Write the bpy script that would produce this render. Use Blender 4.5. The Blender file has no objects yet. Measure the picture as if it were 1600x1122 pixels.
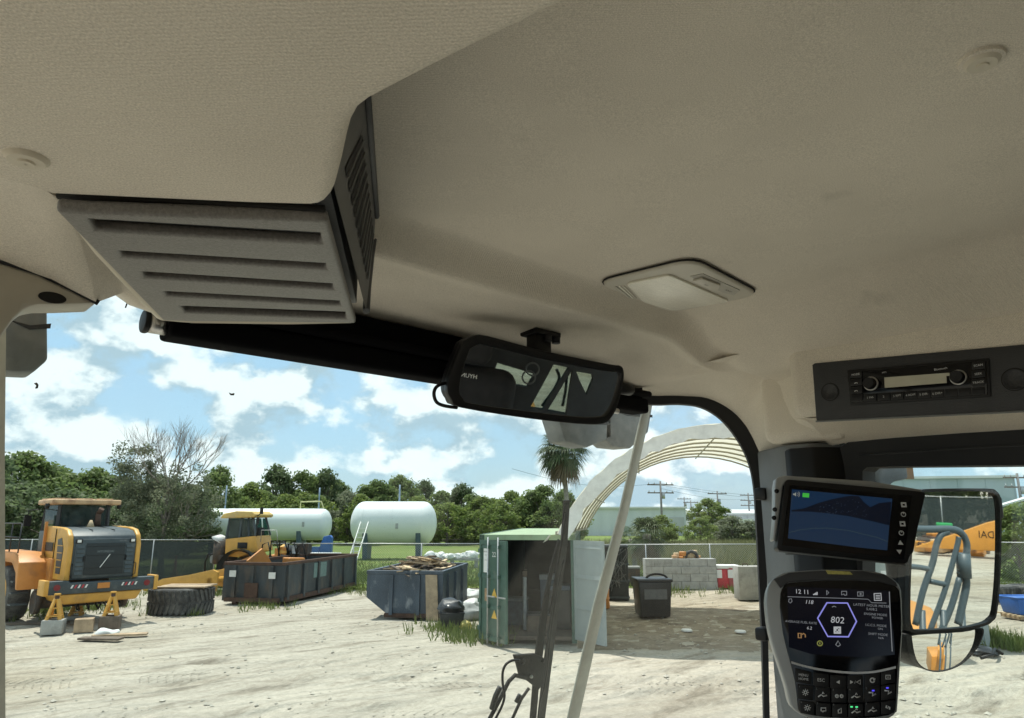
import bpy, bmesh, math, random
from mathutils import Vector, Matrix, Euler

sc = bpy.context.scene
col = sc.collection
R = math.radians

# ------------------------------------------------------------------ camera
# world axes are the cab's own: X = cab right, Y = cab forward, Z up, ground at z = 0
CH = 3.0                                  # eye height above the yard
FPX = 1110.0                              # focal length in pixels of a 1600 px wide frame
YAW = R(43.0)                             # camera looks 43 degrees to the right of straight ahead
PITCH = math.atan((810 - 561) / FPX)
FW = Vector((math.sin(YAW), math.cos(YAW), 0))
RT = Vector((math.cos(YAW), -math.sin(YAW), 0))
UPV = Vector((0, 0, 1))
EYE = Vector((0, 0, CH))
cd = bpy.data.cameras.new('camera')
cam = bpy.data.objects.new('camera', cd)
col.objects.link(cam)
cd.sensor_width = 36
cd.lens = 36 * FPX / 1600
cd.clip_start = 0.02
cd.clip_end = 3000
fwd = FW * math.cos(PITCH) + UPV * math.sin(PITCH)
upc = UPV * math.cos(PITCH) - FW * math.sin(PITCH)
m = Matrix((RT, upc, -fwd)).transposed().to_4x4()
m.translation = EYE
cam.matrix_world = m
sc.camera = cam

# ------------------------------------------------------------------ light
SUN_EL = R(71)
sh = (RT * 0.62 - FW * 0.78).normalized()          # direction in which shadows fall
sun_from = -sh
ld = bpy.data.lights.new('sun', 'SUN')
ld.energy = 3.7
ld.angle = R(0.53)
ld.color = (1.0, 0.95, 0.87)
sun = bpy.data.objects.new('sun', ld)
col.objects.link(sun)
sv = sun_from * math.cos(SUN_EL) + UPV * math.sin(SUN_EL)
sun.rotation_euler = sv.to_track_quat('Z', 'Y').to_euler()

world = bpy.data.worlds.new('World')
sc.world = world
world.use_nodes = True
wt = world.node_tree
for n in list(wt.nodes):
    wt.nodes.remove(n)
def wn(t, **kw):
    n = wt.nodes.new(t)
    for k, v in kw.items():
        setattr(n, k, v)
    return n
wl = wt.links.new
sky = wn('ShaderNodeTexSky', sky_type='NISHITA', sun_disc=False)
sky.sun_elevation = SUN_EL
sky.sun_rotation = math.atan2(sun_from.x, sun_from.y)
sky.air_density = 1.0
sky.dust_density = 1.2
sky.ozone_density = 1.2
tc = wn('ShaderNodeTexCoord')
sep = wn('ShaderNodeSeparateXYZ')
wl(tc.outputs['Generated'], sep.inputs[0])
# broken cumulus: soft flattened noise on the view direction, tops lit, undersides grey
def vmath(op, a_, val):
    n = wn('ShaderNodeVectorMath', operation=op); wl(a_, n.inputs[0]); n.inputs[1].default_value = val; return n.outputs[0]
v0 = vmath('MULTIPLY', tc.outputs['Generated'], (1.0, 1.0, 1.45))
v1 = vmath('ADD', v0, (0.003, 0.003, 0.045))
def noise(vec, scale, detail=8, rough=0.55, dist=0.0):
    n = wn('ShaderNodeTexNoise')
    n.inputs['Scale'].default_value = scale
    n.inputs['Detail'].default_value = detail
    n.inputs['Roughness'].default_value = rough
    n.inputs['Distortion'].default_value = dist
    wl(vec, n.inputs['Vector'])
    return n.outputs['Fac']
def ramp(v, a, b, ca=(0, 0, 0, 1), cb=(1, 1, 1, 1), interp='EASE'):
    r = wn('ShaderNodeValToRGB')
    r.color_ramp.interpolation = interp
    r.color_ramp.elements[0].position = a
    r.color_ramp.elements[1].position = b
    r.color_ramp.elements[0].color = ca
    r.color_ramp.elements[1].color = cb
    wl(v, r.inputs[0])
    return r.outputs[0]
d0 = noise(v0, 7.4, 11, 0.55, 0.0)
d1 = noise(v1, 7.4, 11, 0.55, 0.0)
cov = ramp(d0, 0.425, 0.525)
df = wn('ShaderNodeMath', operation='SUBTRACT'); wl(d0, df.inputs[0]); wl(d1, df.inputs[1])
lit = wn('ShaderNodeMath', operation='MULTIPLY_ADD'); wl(df.outputs[0], lit.inputs[0]); lit.inputs[1].default_value = 5.2; lit.inputs[2].default_value = 0.52
ccol = ramp(lit.outputs[0], 0.22, 0.80, (3.6, 4.9, 5.7, 1), (7.5, 8.3, 8.5, 1))
thin = noise(v0, 1.7, 6, 0.6)
veil = ramp(thin, 0.30, 0.72, (0.40, 0.40, 0.40, 1), (0.80, 0.80, 0.80, 1))
vm = wn('ShaderNodeMixRGB'); wl(veil, vm.inputs[0]); wl(sky.outputs[0], vm.inputs[1]); vm.inputs[2].default_value = (3.7, 6.0, 7.7, 1)
cmx = wn('ShaderNodeMixRGB'); wl(cov, cmx.inputs[0]); wl(vm.outputs[0], cmx.inputs[1]); wl(ccol, cmx.inputs[2])
bg = wn('ShaderNodeBackground'); bg.inputs['Strength'].default_value = 0.10
wl(cmx.outputs[0], bg.inputs['Color'])
wo = wn('ShaderNodeOutputWorld'); wl(bg.outputs[0], wo.inputs['Surface'])

vs = sc.view_settings
vs.view_transform = 'Standard'
vs.look = 'None'
vs.gamma = 1
vs.exposure = 0.50
vs.use_curve_mapping = False
sc.cycles.use_denoising = True
sc.cycles.max_bounces = 14
sc.cycles.diffuse_bounces = 5
sc.cycles.glossy_bounces = 5
sc.cycles.transparent_max_bounces = 24
sc.cycles.caustics_reflective = False
sc.cycles.caustics_refractive = False
sc.cycles.sample_clamp_indirect = 6

# ------------------------------------------------------------------ measuring helpers (pixels are in the 1600 x 1122 photograph)
def ray(px, py):
    xc = (px - 800) / FPX
    yc = (561 - py) / FPX
    return RT * xc + FW * (math.cos(PITCH) - math.sin(PITCH) * yc) + UPV * (math.sin(PITCH) + math.cos(PITCH) * yc)
def onX(px, py, X): d = ray(px, py); return EYE + d * (X / d.x)
def onY(px, py, Y): d = ray(px, py); return EYE + d * (Y / d.y)
def onZ(px, py, z): d = ray(px, py); return EYE + d * ((z - CH) / d.z)
def G(px, py, z=0.0): return onZ(px, py, z)
def far(px, dist, z=0.0):
    """point at horizontal distance dist along the camera axis, under/over image column px"""
    p = RT * ((px - 800) / FPX * dist * 0.985) + FW * dist
    return Vector((p.x, p.y, z))
def atd(px, py, dist): return EYE + ray(px, py).normalized() * dist
def hit(px, py, o, n): d = ray(px, py); return EYE + d * ((o - EYE).dot(n) / d.dot(n))

class Plane:
    """a flat face in space; p() measures where a photograph pixel lies on it"""
    def __init__(s, o, n, up=UPV):
        s.o = o.copy(); s.n = n.normalized()
        s.u = up.cross(s.n).normalized(); s.v = s.n.cross(s.u)
        s.M = Matrix((s.u, s.v, s.n)).transposed().to_4x4(); s.M.translation = s.o
    def p(s, px, py):
        q = hit(px, py, s.o, s.n) - s.o
        return (q.dot(s.u), q.dot(s.v))
    def pts(s, L): return [s.p(*q) for q in L]

# ------------------------------------------------------------------ mesh builder
class MB:
    def __init__(s): s.bm = bmesh.new(); s.mi = 0
    def face(s, pts, flip=False):
        vs_ = [s.bm.verts.new(p) for p in pts]
        if flip: vs_.reverse()
        try:
            f = s.bm.faces.new(vs_); f.material_index = s.mi; return f
        except ValueError:
            return None
    def box(s, lo, hi, M=None, taper=None):
        x0, y0, z0 = lo; x1, y1, z1 = hi
        P = [(x0,y0,z0),(x1,y0,z0),(x1,y1,z0),(x0,y1,z0),(x0,y0,z1),(x1,y0,z1),(x1,y1,z1),(x0,y1,z1)]
        return s.hexa(P, M)
    def hexa(s, P, M=None):
        V = [s.bm.verts.new(M @ Vector(p) if M else p) for p in P]
        for q in ((3,2,1,0),(4,5,6,7),(0,1,5,4),(1,2,6,5),(2,3,7,6),(3,0,4,7)):
            f = s.bm.faces.new([V[i] for i in q]); f.material_index = s.mi
        return V
    def bar(s, a, b, w, h, up=UPV):
        a = Vector(a); b = Vector(b); d = b - a; L = d.length
        if L < 1e-6: return
        d.normalize(); x = d.cross(up)
        if x.length < 1e-4: x = d.cross(Vector((1, 0, 0)))
        x.normalize(); z = x.cross(d)
        M = Matrix((x, d, z)).transposed().to_4x4(); M.translation = a
        s.box((-w/2, 0, -h/2), (w/2, L, h/2), M)
    def prism(s, pts, w0, w1, M=None):
        """polygon in local xy, extruded from z=w0 to z=w1"""
        ar = sum(pts[i][0]*pts[(i+1) % len(pts)][1] - pts[(i+1) % len(pts)][0]*pts[i][1] for i in range(len(pts)))
        if ar < 0: pts = list(reversed(pts))
        T = (lambda p: M @ Vector(p)) if M else (lambda p: Vector(p))
        a = [s.bm.verts.new(T((x, y, w0))) for x, y in pts]
        b = [s.bm.verts.new(T((x, y, w1))) for x, y in pts]
        n = len(pts)
        fs = [s.bm.faces.new(list(reversed(a))), s.bm.faces.new(b)]
        for i in range(n):
            fs.append(s.bm.faces.new((a[i], a[(i+1) % n], b[(i+1) % n], b[i])))
        for f in fs: f.material_index = s.mi
        return fs
    def ring(s, outer, inner, w0, w1):
        """frame between two polygons of equal vertex count, extruded"""
        n = len(outer)
        rows = [[s.bm.verts.new((x, y, w)) for x, y in P] for P, w in ((outer, w0), (outer, w1), (inner, w1), (inner, w0))]
        for k in range(4):
            A, B = rows[k], rows[(k+1) % 4]
            for i in range(n):
                f = s.bm.faces.new((A[i], A[(i+1) % n], B[(i+1) % n], B[i])); f.material_index = s.mi
    def tube(s, pts, r, n=8, closed=False, caps=True):
        pts = [Vector(p) for p in pts]
        rad = r if isinstance(r, (list, tuple)) else [r] * len(pts)
        rings = []; N = len(pts); ref = None
        for i, p in enumerate(pts):
            a = pts[(i-1) % N] if (i > 0 or closed) else p
            b = pts[(i+1) % N] if (i < N-1 or closed) else p
            d = (b - a)
            if d.length < 1e-9: d = Vector((0, 0, 1))
            d.normalize()
            if ref is None:
                ref = d.orthogonal().normalized()
            ref = (ref - d * ref.dot(d))
            if ref.length < 1e-6: ref = d.orthogonal()
            ref.normalize(); bi = d.cross(ref)
            rings.append([s.bm.verts.new(p + (ref * math.cos(2*math.pi*k/n) + bi * math.sin(2*math.pi*k/n)) * rad[i]) for k in range(n)])
        M = N if closed else N-1
        for i in range(M):
            A, B = rings[i], rings[(i+1) % N]
            for k in range(n):
                f = s.bm.faces.new((A[k], A[(k+1) % n], B[(k+1) % n], B[k])); f.material_index = s.mi; f.smooth = True
        if caps and not closed:
            for rg, fl in ((rings[0], True), (rings[-1], False)):
                f = s.bm.faces.new(list(reversed(rg)) if fl else rg); f.material_index = s.mi
    def cyl(s, a, b, r0, r1=None, n=16):
        s.tube([a, b], [r0, r0 if r1 is None else r1], n)
    def lathe(s, prof, n=32, M=None):
        """profile of (radius, z) turned about local z"""
        T = (lambda p: M @ Vector(p)) if M else (lambda p: Vector(p))
        rows = [[s.bm.verts.new(T((r*math.cos(2*math.pi*k/n), r*math.sin(2*math.pi*k/n), z))) for k in range(n)] for r, z in prof]
        for A, B in zip(rows, rows[1:]):
            for k in range(n):
                f = s.bm.faces.new((A[k], A[(k+1) % n], B[(k+1) % n], B[k])); f.material_index = s.mi; f.smooth = True
    def loft(s, rows, smooth=True):
        V = [[s.bm.verts.new(p) for p in r] for r in rows]
        for A, B in zip(V, V[1:]):
            for k in range(len(A)-1):
                f = s.bm.faces.new((A[k], A[k+1], B[k+1], B[k])); f.material_index = s.mi; f.smooth = smooth
        return V
    def dome(s, pts, w, bulge, rings=10):
        """polygon filled with a gently curved (convex) skin"""
        cx = sum(p[0] for p in pts)/len(pts); cy = sum(p[1] for p in pts)/len(pts)
        n = len(pts); rows = []
        w += bulge*max((x-cx)**2+(y-cy)**2 for x, y in pts)
        c = s.bm.verts.new((cx, cy, w))
        for k in range(1, rings+1):
            t = k/rings
            row = []
            for x, y in pts:
                ddx, ddy = (x-cx)*t, (y-cy)*t
                row.append(s.bm.verts.new((cx+ddx, cy+ddy, w - bulge*(ddx*ddx+ddy*ddy))))
            rows.append(row)
        for i in range(n):
            f = s.bm.faces.new((c, rows[0][i], rows[0][(i+1) % n])); f.smooth = True; f.material_index = s.mi
        for A, B in zip(rows, rows[1:]):
            for i in range(n):
                f = s.bm.faces.new((A[i], B[i], B[(i+1) % n], A[(i+1) % n])); f.smooth = True; f.material_index = s.mi
    def bevel(s, w, seg=2, ang=30):
        bmesh.ops.remove_doubles(s.bm, verts=s.bm.verts, dist=1e-5)
        s.bm.normal_update()
        es = [e for e in s.bm.edges if len(e.link_faces) == 2 and e.calc_face_angle(0) > R(ang)]
        if es:
            bmesh.ops.bevel(s.bm, geom=es, offset=w, segments=seg, profile=0.5, affect='EDGES', clamp_overlap=True)
    def build(s, name, mat, parent=None, M=None, smooth=None, recalc=False):
        if recalc: bmesh.ops.recalc_face_normals(s.bm, faces=s.bm.faces)
        me = bpy.data.meshes.new(name)
        s.bm.to_mesh(me); s.bm.free()
        for mm in (mat if isinstance(mat, (list, tuple)) else [mat]): me.materials.append(mm)
        if smooth is not None:
            for p in me.polygons: p.use_smooth = smooth
            if smooth:
                try: me.set_sharp_from_angle(angle=R(40))
                except Exception: pass
        return obj(name, me, parent, M)

def obj(name, data, parent=None, M=None):
    o = bpy.data.objects.new(name, data)
    col.objects.link(o)
    if parent is not None: o.parent = parent
    if M is not None: o.matrix_local = M
    return o
def tag(o, label, cat, group=None, kind=None):
    o['label'] = label; o['category'] = cat
    if group: o['group'] = group
    if kind: o['kind'] = kind
    return o
def thing(name, label, cat, loc=None, rz=0.0, group=None, M=None, kind=None):
    o = bpy.data.objects.new(name, None)
    o.empty_display_size = 0.1
    col.objects.link(o)
    if M is not None: o.matrix_local = M
    else:
        if loc is not None: o.location = loc
        o.rotation_euler = (0, 0, rz)
    return tag(o, label, cat, group, kind)
def yardthing(name, label, cat, loc, yaw=0.0, group=None):
    """local x = camera right, local y = away from the camera, turned by yaw degrees"""
    return thing(name, label, cat, loc, -YAW + R(yaw), group)
def copy_tree(o, parent=None):
    c = o.copy(); col.objects.link(c); c.parent = parent
    for ch in list(o.children): copy_tree(ch, c)
    return c
def box(name, lo, hi, mat, parent=None, bev=0.0, seg=2, M=None):
    b = MB(); b.box(lo, hi)
    if bev: b.bevel(bev, seg)
    return b.build(name, mat, parent, M, smooth=True if bev else None)

# ------------------------------------------------------------------ materials
MATS = {}
def mat(name, c, rough=0.6, metal=0.0, var=0.12, scale=6.0, bump=0.0, bscale=60.0, dirt=None, dscale=2.0, damt=(0.52, 0.7), spec=0.5, coords='Object', stretch=None):
    """painted / plastic / stone surface: colour, uneven tone, optional second tone in blotches, fine relief"""
    if name in MATS: return MATS[name]
    ma = bpy.data.materials.new(name); ma.use_nodes = True
    nt = ma.node_tree; b = nt.nodes['Principled BSDF']; L = nt.links.new
    t = nt.nodes.new('ShaderNodeTexCoord'); vec = t.outputs[coords]
    if stretch:
        mp = nt.nodes.new('ShaderNodeMapping'); mp.inputs['Scale'].default_value = stretch
        L(vec, mp.inputs['Vector']); vec = mp.outputs[0]
    def nz(sc_, det=5, ro=0.6):
        n = nt.nodes.new('ShaderNodeTexNoise'); n.inputs['Scale'].default_value = sc_
        n.inputs['Detail'].default_value = det; n.inputs['Roughness'].default_value = ro
        L(vec, n.inputs['Vector']); return n.outputs['Fac']
    out = None
    if var > 0:
        r = nt.nodes.new('ShaderNodeValToRGB')
        r.color_ramp.elements[0].position = 0.3; r.color_ramp.elements[1].position = 0.7
        r.color_ramp.elements[0].color = tuple(max(0, x*(1-var)) for x in c) + (1,)
        r.color_ramp.elements[1].color = tuple(min(1, x*(1+var)) for x in c) + (1,)
        L(nz(scale), r.inputs[0]); out = r.outputs[0]
    if dirt:
        r2 = nt.nodes.new('ShaderNodeValToRGB')
        r2.color_ramp.elements[0].position = damt[0]; r2.color_ramp.elements[1].position = damt[1]
        L(nz(dscale, 8, 0.65), r2.inputs[0])
        mx = nt.nodes.new('ShaderNodeMixRGB'); L(r2.outputs[0], mx.inputs[0])
        if out: L(out, mx.inputs[1])
        else: mx.inputs[1].default_value = tuple(c) + (1,)
        mx.inputs[2].default_value = tuple(dirt) + (1,); out = mx.outputs[0]
    if out: L(out, b.inputs['Base Color'])
    else: b.inputs['Base Color'].default_value = tuple(c) + (1,)
    b.inputs['Roughness'].default_value = rough; b.inputs['Metallic'].default_value = metal
    b.inputs['Specular IOR Level'].default_value = spec
    if bump > 0:
        bn = nt.nodes.new('ShaderNodeBump'); bn.inputs['Strength'].default_value = bump
        bn.inputs['Distance'].default_value = 0.02 if bscale < 30 else 0.003
        L(nz(bscale, 4), bn.inputs['Height']); L(bn.outputs[0], b.inputs['Normal'])
    MATS[name] = ma
    return ma
def emit(name, c, s=1.0, base=(0.01, 0.01, 0.012)):
    if name in MATS: return MATS[name]
    ma = bpy.data.materials.new(name); ma.use_nodes = True
    b = ma.node_tree.nodes['Principled BSDF']
    b.inputs['Base Color'].default_value = tuple(base) + (1,)
    b.inputs['Emission Color'].default_value = tuple(c) + (1,); b.inputs['Emission Strength'].default_value = s
    b.inputs['Roughness'].default_value = 0.12; b.inputs['Specular IOR Level'].default_value = 0.25
    MATS[name] = ma
    return ma
def glassmat(name, tint=(0.93, 0.97, 0.955), gloss=0.05, dust=0.03, dscale=3.0, dcol=(0.75, 0.75, 0.7)):
    ma = bpy.data.materials.new(name); ma.use_nodes = True
    nt = ma.node_tree; L = nt.links.new
    for n in list(nt.nodes): nt.nodes.remove(n)
    o = nt.nodes.new('ShaderNodeOutputMaterial')
    tr = nt.nodes.new('ShaderNodeBsdfTransparent'); tr.inputs[0].default_value = tint + (1,)
    gl = nt.nodes.new('ShaderNodeBsdfGlossy'); gl.inputs['Roughness'].default_value = 0.02
    df = nt.nodes.new('ShaderNodeBsdfDiffuse'); df.inputs[0].default_value = dcol + (1,)
    lw = nt.nodes.new('ShaderNodeLayerWeight'); lw.inputs[0].default_value = 0.5
    pw = nt.nodes.new('ShaderNodeMath'); pw.operation = 'POWER'; L(lw.outputs['Facing'], pw.inputs[0]); pw.inputs[1].default_value = 4.0
    fr = nt.nodes.new('ShaderNodeMath'); fr.operation = 'MULTIPLY_ADD'; L(pw.outputs[0], fr.inputs[0]); fr.inputs[1].default_value = 0.45; fr.inputs[2].default_value = gloss*0.5
    m1 = nt.nodes.new('ShaderNodeMixShader'); m2 = nt.nodes.new('ShaderNodeMixShader')
    L(fr.outputs[0], m1.inputs[0]); L(tr.outputs[0], m1.inputs[1]); L(gl.outputs[0], m1.inputs[2])
    t = nt.nodes.new('ShaderNodeTexCoord')
    n = nt.nodes.new('ShaderNodeTexNoise'); n.inputs['Scale'].default_value = dscale; n.inputs['Detail'].default_value = 10; n.inputs['Roughness'].default_value = 0.7
    L(t.outputs['Object'], n.inputs['Vector'])
    r = nt.nodes.new('ShaderNodeMapRange'); r.inputs[1].default_value = 0.38; r.inputs[2].default_value = 0.75
    r.inputs[3].default_value = dust * 0.25; r.inputs[4].default_value = dust * 2.2
    L(n.outputs['Fac'], r.inputs[0])
    vo = nt.nodes.new('ShaderNodeTexVoronoi'); vo.inputs['Scale'].default_value = 95; L(t.outputs['Object'], vo.inputs['Vector'])
    sp_ = nt.nodes.new('ShaderNodeMapRange'); sp_.inputs[1].default_value = 0.05; sp_.inputs[2].default_value = 0.13; sp_.inputs[3].default_value = dust*8.0; sp_.inputs[4].default_value = 0.0
    L(vo.outputs['Distance'], sp_.inputs[0])
    n3 = nt.nodes.new('ShaderNodeTexNoise'); n3.inputs['Scale'].default_value = dscale*2.3; L(t.outputs['Object'], n3.inputs['Vector'])
    g3 = nt.nodes.new('ShaderNodeMapRange'); g3.inputs[1].default_value = 0.48; g3.inputs[2].default_value = 0.62; L(n3.outputs['Fac'], g3.inputs[0])
    sm_ = nt.nodes.new('ShaderNodeMath'); sm_.operation = 'MULTIPLY'; L(sp_.outputs[0], sm_.inputs[0]); L(g3.outputs[0], sm_.inputs[1])
    ad_ = nt.nodes.new('ShaderNodeMath'); ad_.operation = 'ADD'; L(r.outputs[0], ad_.inputs[0]); L(sm_.outputs[0], ad_.inputs[1])
    L(ad_.outputs[0], m2.inputs[0]); L(m1.outputs[0], m2.inputs[1]); L(df.outputs[0], m2.inputs[2]); L(m2.outputs[0], o.inputs[0])
    MATS[name] = ma
    return ma
def leafmat(name, c1, c2, trans=0.35, rough=0.6):
    ma = bpy.data.materials.new(name); ma.use_nodes = True
    nt = ma.node_tree; L = nt.links.new
    b = nt.nodes['Principled BSDF']; o = nt.nodes['Material Output']
    at = nt.nodes.new('ShaderNodeAttribute'); at.attribute_name = 'tone'
    mx = nt.nodes.new('ShaderNodeMixRGB'); mx.inputs[1].default_value = c1 + (1,); mx.inputs[2].default_value = c2 + (1,)
    L(at.outputs['Fac'], mx.inputs[0]); L(mx.outputs[0], b.inputs['Base Color'])
    b.inputs['Roughness'].default_value = rough; b.inputs['Specular IOR Level'].default_value = 0.3
    tl = nt.nodes.new('ShaderNodeBsdfTranslucent'); L(mx.outputs[0], tl.inputs[0])
    ms = nt.nodes.new('ShaderNodeMixShader'); ms.inputs[0].default_value = trans
    L(b.outputs[0], ms.inputs[1]); L(tl.outputs[0], ms.inputs[2]); L(ms.outputs[0], o.inputs[0])
    MATS[name] = ma
    return ma
def text(s, parent, loc, size, material, name='lettering', rot=0.0, align='CENTER', shear=0.0, depth=0.0, M=None):
    cu = bpy.data.curves.new(name, 'FONT'); cu.body = s; cu.size = size; cu.align_x = align; cu.align_y = 'CENTER'
    cu.shear = shear; cu.resolution_u = 2; cu.extrude = depth
    cu.materials.append(material)
    o = obj(name, cu, parent)
    if M is not None: o.matrix_local = M
    else:
        o.location = loc; o.rotation_euler = (0, 0, rot)
    return o

# ================================================================== CAB
def fabric(name, c):
    """woven headliner cloth: fine ribs and fuzz as relief, faint soiling"""
    ma = bpy.data.materials.new(name); ma.use_nodes = True
    nt = ma.node_tree; L = nt.links.new; b = nt.nodes['Principled BSDF']
    t = nt.nodes.new('ShaderNodeTexCoord')
    def nz(s, d, ro=0.6):
        n = nt.nodes.new('ShaderNodeTexNoise'); n.inputs['Scale'].default_value = s; n.inputs['Detail'].default_value = d
        n.inputs['Roughness'].default_value = ro; L(t.outputs['Object'], n.inputs['Vector']); return n.outputs['Fac']
    r = nt.nodes.new('ShaderNodeValToRGB'); r.color_ramp.elements[0].position = 0.32; r.color_ramp.elements[1].position = 0.68
    r.color_ramp.elements[0].color = tuple(x*0.90 for x in c) + (1,); r.color_ramp.elements[1].color = tuple(x*1.06 for x in c) + (1,)
    L(nz(3.2, 6), r.inputs[0])
    # soiled smudges
    r2 = nt.nodes.new('ShaderNodeValToRGB'); r2.color_ramp.elements[0].position = 0.69; r2.color_ramp.elements[1].position = 0.86
    L(nz(9.0, 3, 0.5), r2.inputs[0])
    mx = nt.nodes.new('ShaderNodeMixRGB'); L(r2.outputs[0], mx.inputs[0]); L(r.outputs[0], mx.inputs[1]); mx.inputs[2].default_value = tuple(x*0.62 for x in c) + (1,)
    # thread speckle
    r3 = nt.nodes.new('ShaderNodeValToRGB'); r3.color_ramp.elements[0].position = 0.25; r3.color_ramp.elements[1].position = 0.75
    r3.color_ramp.elements[0].color = (0.74, 0.74, 0.74, 1); r3.color_ramp.elements[1].color = (1.16, 1.16, 1.16, 1)
    L(nz(900, 2), r3.inputs[0])
    m2 = nt.nodes.new('ShaderNodeMixRGB'); m2.blend_type = 'MULTIPLY'; m2.inputs[0].default_value = 1.0
    L(mx.outputs[0], m2.inputs[1]); L(r3.outputs[0], m2.inputs[2]); L(m2.outputs[0], b.inputs['Base Color'])
    b.inputs['Roughness'].default_value = 0.95; b.inputs['Specular IOR Level'].default_value = 0.1
    w = nt.nodes.new('ShaderNodeTexWave'); w.inputs['Scale'].default_value = 190; w.inputs['Distortion'].default_value = 3.0; w.inputs['Detail'].default_value = 1
    w.bands_direction = 'DIAGONAL'
    L(t.outputs['Object'], w.inputs['Vector'])
    ad = nt.nodes.new('ShaderNodeMath'); ad.operation = 'ADD'; L(w.outputs['Fac'], ad.inputs[0]); L(nz(420, 3), ad.inputs[1])
    bn = nt.nodes.new('ShaderNodeBump'); bn.inputs['Strength'].default_value = 0.30; bn.inputs['Distance'].default_value = 0.0012
    L(ad.outputs[0], bn.inputs['Height']); L(bn.outputs[0], b.inputs['Normal'])
    MATS[name] = ma
    return ma

CLOTH = fabric('headliner cloth', (0.735, 0.678, 0.585))
TRIM = mat('moulded beige trim', (0.62, 0.57, 0.47), 0.75, var=0.08, scale=5, bump=0.15, bscale=300)
VENTP = mat('grey brown vent plastic', (0.185, 0.178, 0.168), 0.42, var=0.22, scale=420, bump=0.35, bscale=700)
DARKP = mat('charcoal textured plastic', (0.026, 0.027, 0.030), 0.55, var=0.15, scale=20, bump=0.3, bscale=500)
GREYP = mat('grey textured plastic', (0.15, 0.155, 0.155), 0.5, var=0.1, scale=15, bump=0.3, bscale=500)
LOUVP = mat('slate louvre plastic', (0.085, 0.088, 0.092), 0.5, var=0.1, scale=20, bump=0.2, bscale=400)
SILVP = mat('silver painted bezel', (0.30, 0.31, 0.31), 0.38, metal=0.35, var=0.05, scale=20, bump=0.1, bscale=400)
BLACK = mat('satin black plastic', (0.007, 0.007, 0.008), 0.48, var=0.1, scale=30, spec=0.35)
MATTEB = mat('matte black cloth', (0.004, 0.004, 0.005), 0.95, var=0.1, scale=30, spec=0.1)
GLOSSB = mat('gloss black panel', (0.004, 0.004, 0.005), 0.10, var=0.0, spec=0.3)
RUBBER = mat('black rubber seal', (0.008, 0.008, 0.009), 0.7, var=0.1, scale=30)
VOID = mat('dark recess', (0.012, 0.011, 0.010), 0.9, var=0.0)  # near-black: paints shade into recesses and gaps, also serves as black print
METAL = mat('brushed steel', (0.55, 0.54, 0.52), 0.35, metal=1.0, var=0.1, scale=40)
PRINT = mat('pale grey print', (0.55, 0.56, 0.57), 0.6, var=0.0)
DIMPRINT = mat('dim grey print', (0.20, 0.21, 0.22), 0.6, var=0.0)
MIRROR = mat('mirror silver', (0.90, 0.91, 0.90), 0.015, metal=1.0, var=0.0)
GLASS = glassmat('dusty windshield glass', (0.965, 0.99, 0.98), 0.05, 0.010, 3.2)
GLASS2 = glassmat('dusty side glass', (0.95, 0.985, 0.97), 0.05, 0.013, 4.0)
SEAL = mat('pale glass joint sealant', (0.58, 0.58, 0.50), 0.45, var=0.15, scale=14, bump=0.2, bscale=80, stretch=(1, 1, 0.1))

def Z(z): return CH + z
def smooth01(a, b, x):
    t = max(0.0, min(1.0, (x-a)/(b-a))); return t*t*(3-2*t)
def zc(X, Y):
    z = 0.338
    t_ = max(0.0, min(1.0, (Y-0.638)/0.037))
    z -= 0.043*(t_**1.5)*(1 - 0.75*smooth01(1.05, 1.21, X))
    z -= 0.010*smooth01(0.70, 0.90, Y)
    z += 0.004*math.exp(-((Y-0.70)/0.022)**2)
    drop = 0.090 + (0.052-0.090)*smooth01(0.60, 0.70, Y)
    z -= drop*smooth01(0.985, 1.17, X)
    z -= 0.10*smooth01(-0.65, -0.9, Y)
    z += 0.0015*math.sin(X*9+Y*4)*math.sin(Y*11-X*3)
    return z

def onC(px, py):
    z = 0.28
    for _ in range(12):
        p = onZ(px, py, CH + z); z = 0.5*z + 0.5*zc(p.x, p.y)
    return onZ(px, py, CH + z)
# --- ceiling sheet
b = MB()
xs = [-0.9 + 0.015*i for i in range(148)]; ys = [-0.98 + 0.02*i for i in range(76)] + [0.54 + 0.006*i for i in range(60)]
b.loft([[(x, y, Z(zc(x, y))) for x in xs] for y in ys])
for f in b.bm.faces: f.normal_flip()
ceiling = b.build('ceiling', CLOTH)
tag(ceiling, 'beige cloth headliner of the cab roof, soiled and lightly creased', 'ceiling', kind='structure')

# front lip of the headliner above the windshield
b = MB()
b.loft([[(x, 0.893, Z(zc(x, 0.893)-0.001)), ] + [(x, 0.905, Z(zc(x, 0.893)-0.007)), (x, 0.912, Z(zc(x, 0.893)-0.003)), (x, 0.912, Z(0.40))] for x in [0.05+0.04*i for i in range(31)]])
b.build('front_lip', TRIM, ceiling, recalc=True)

# --- lowered duct housing on the near side of the roof
hp = [(1060, -62), (930, 0), (845, 40), (760, 80), (680, 119), (620, 149), (585, 167), (562, 184), (549, 207), (540, 240), (533, 272), (524, 305), (513, 329), (400, 326), (240, 319), (84, 312), (30, 297), (-70, 270)]
hullpts = [(0.40, -0.92)] + [tuple(onZ(x, y, CH+0.190).xy) for x, y in hp] + [(-0.75, 0.54), (-0.75, -0.92)]
b = MB()
b.prism(hullpts, Z(0.190), Z(0.40))
b.bevel(0.012, 4, 60)
duct = b.build('duct_housing', CLOTH, ceiling, smooth=True)

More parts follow.
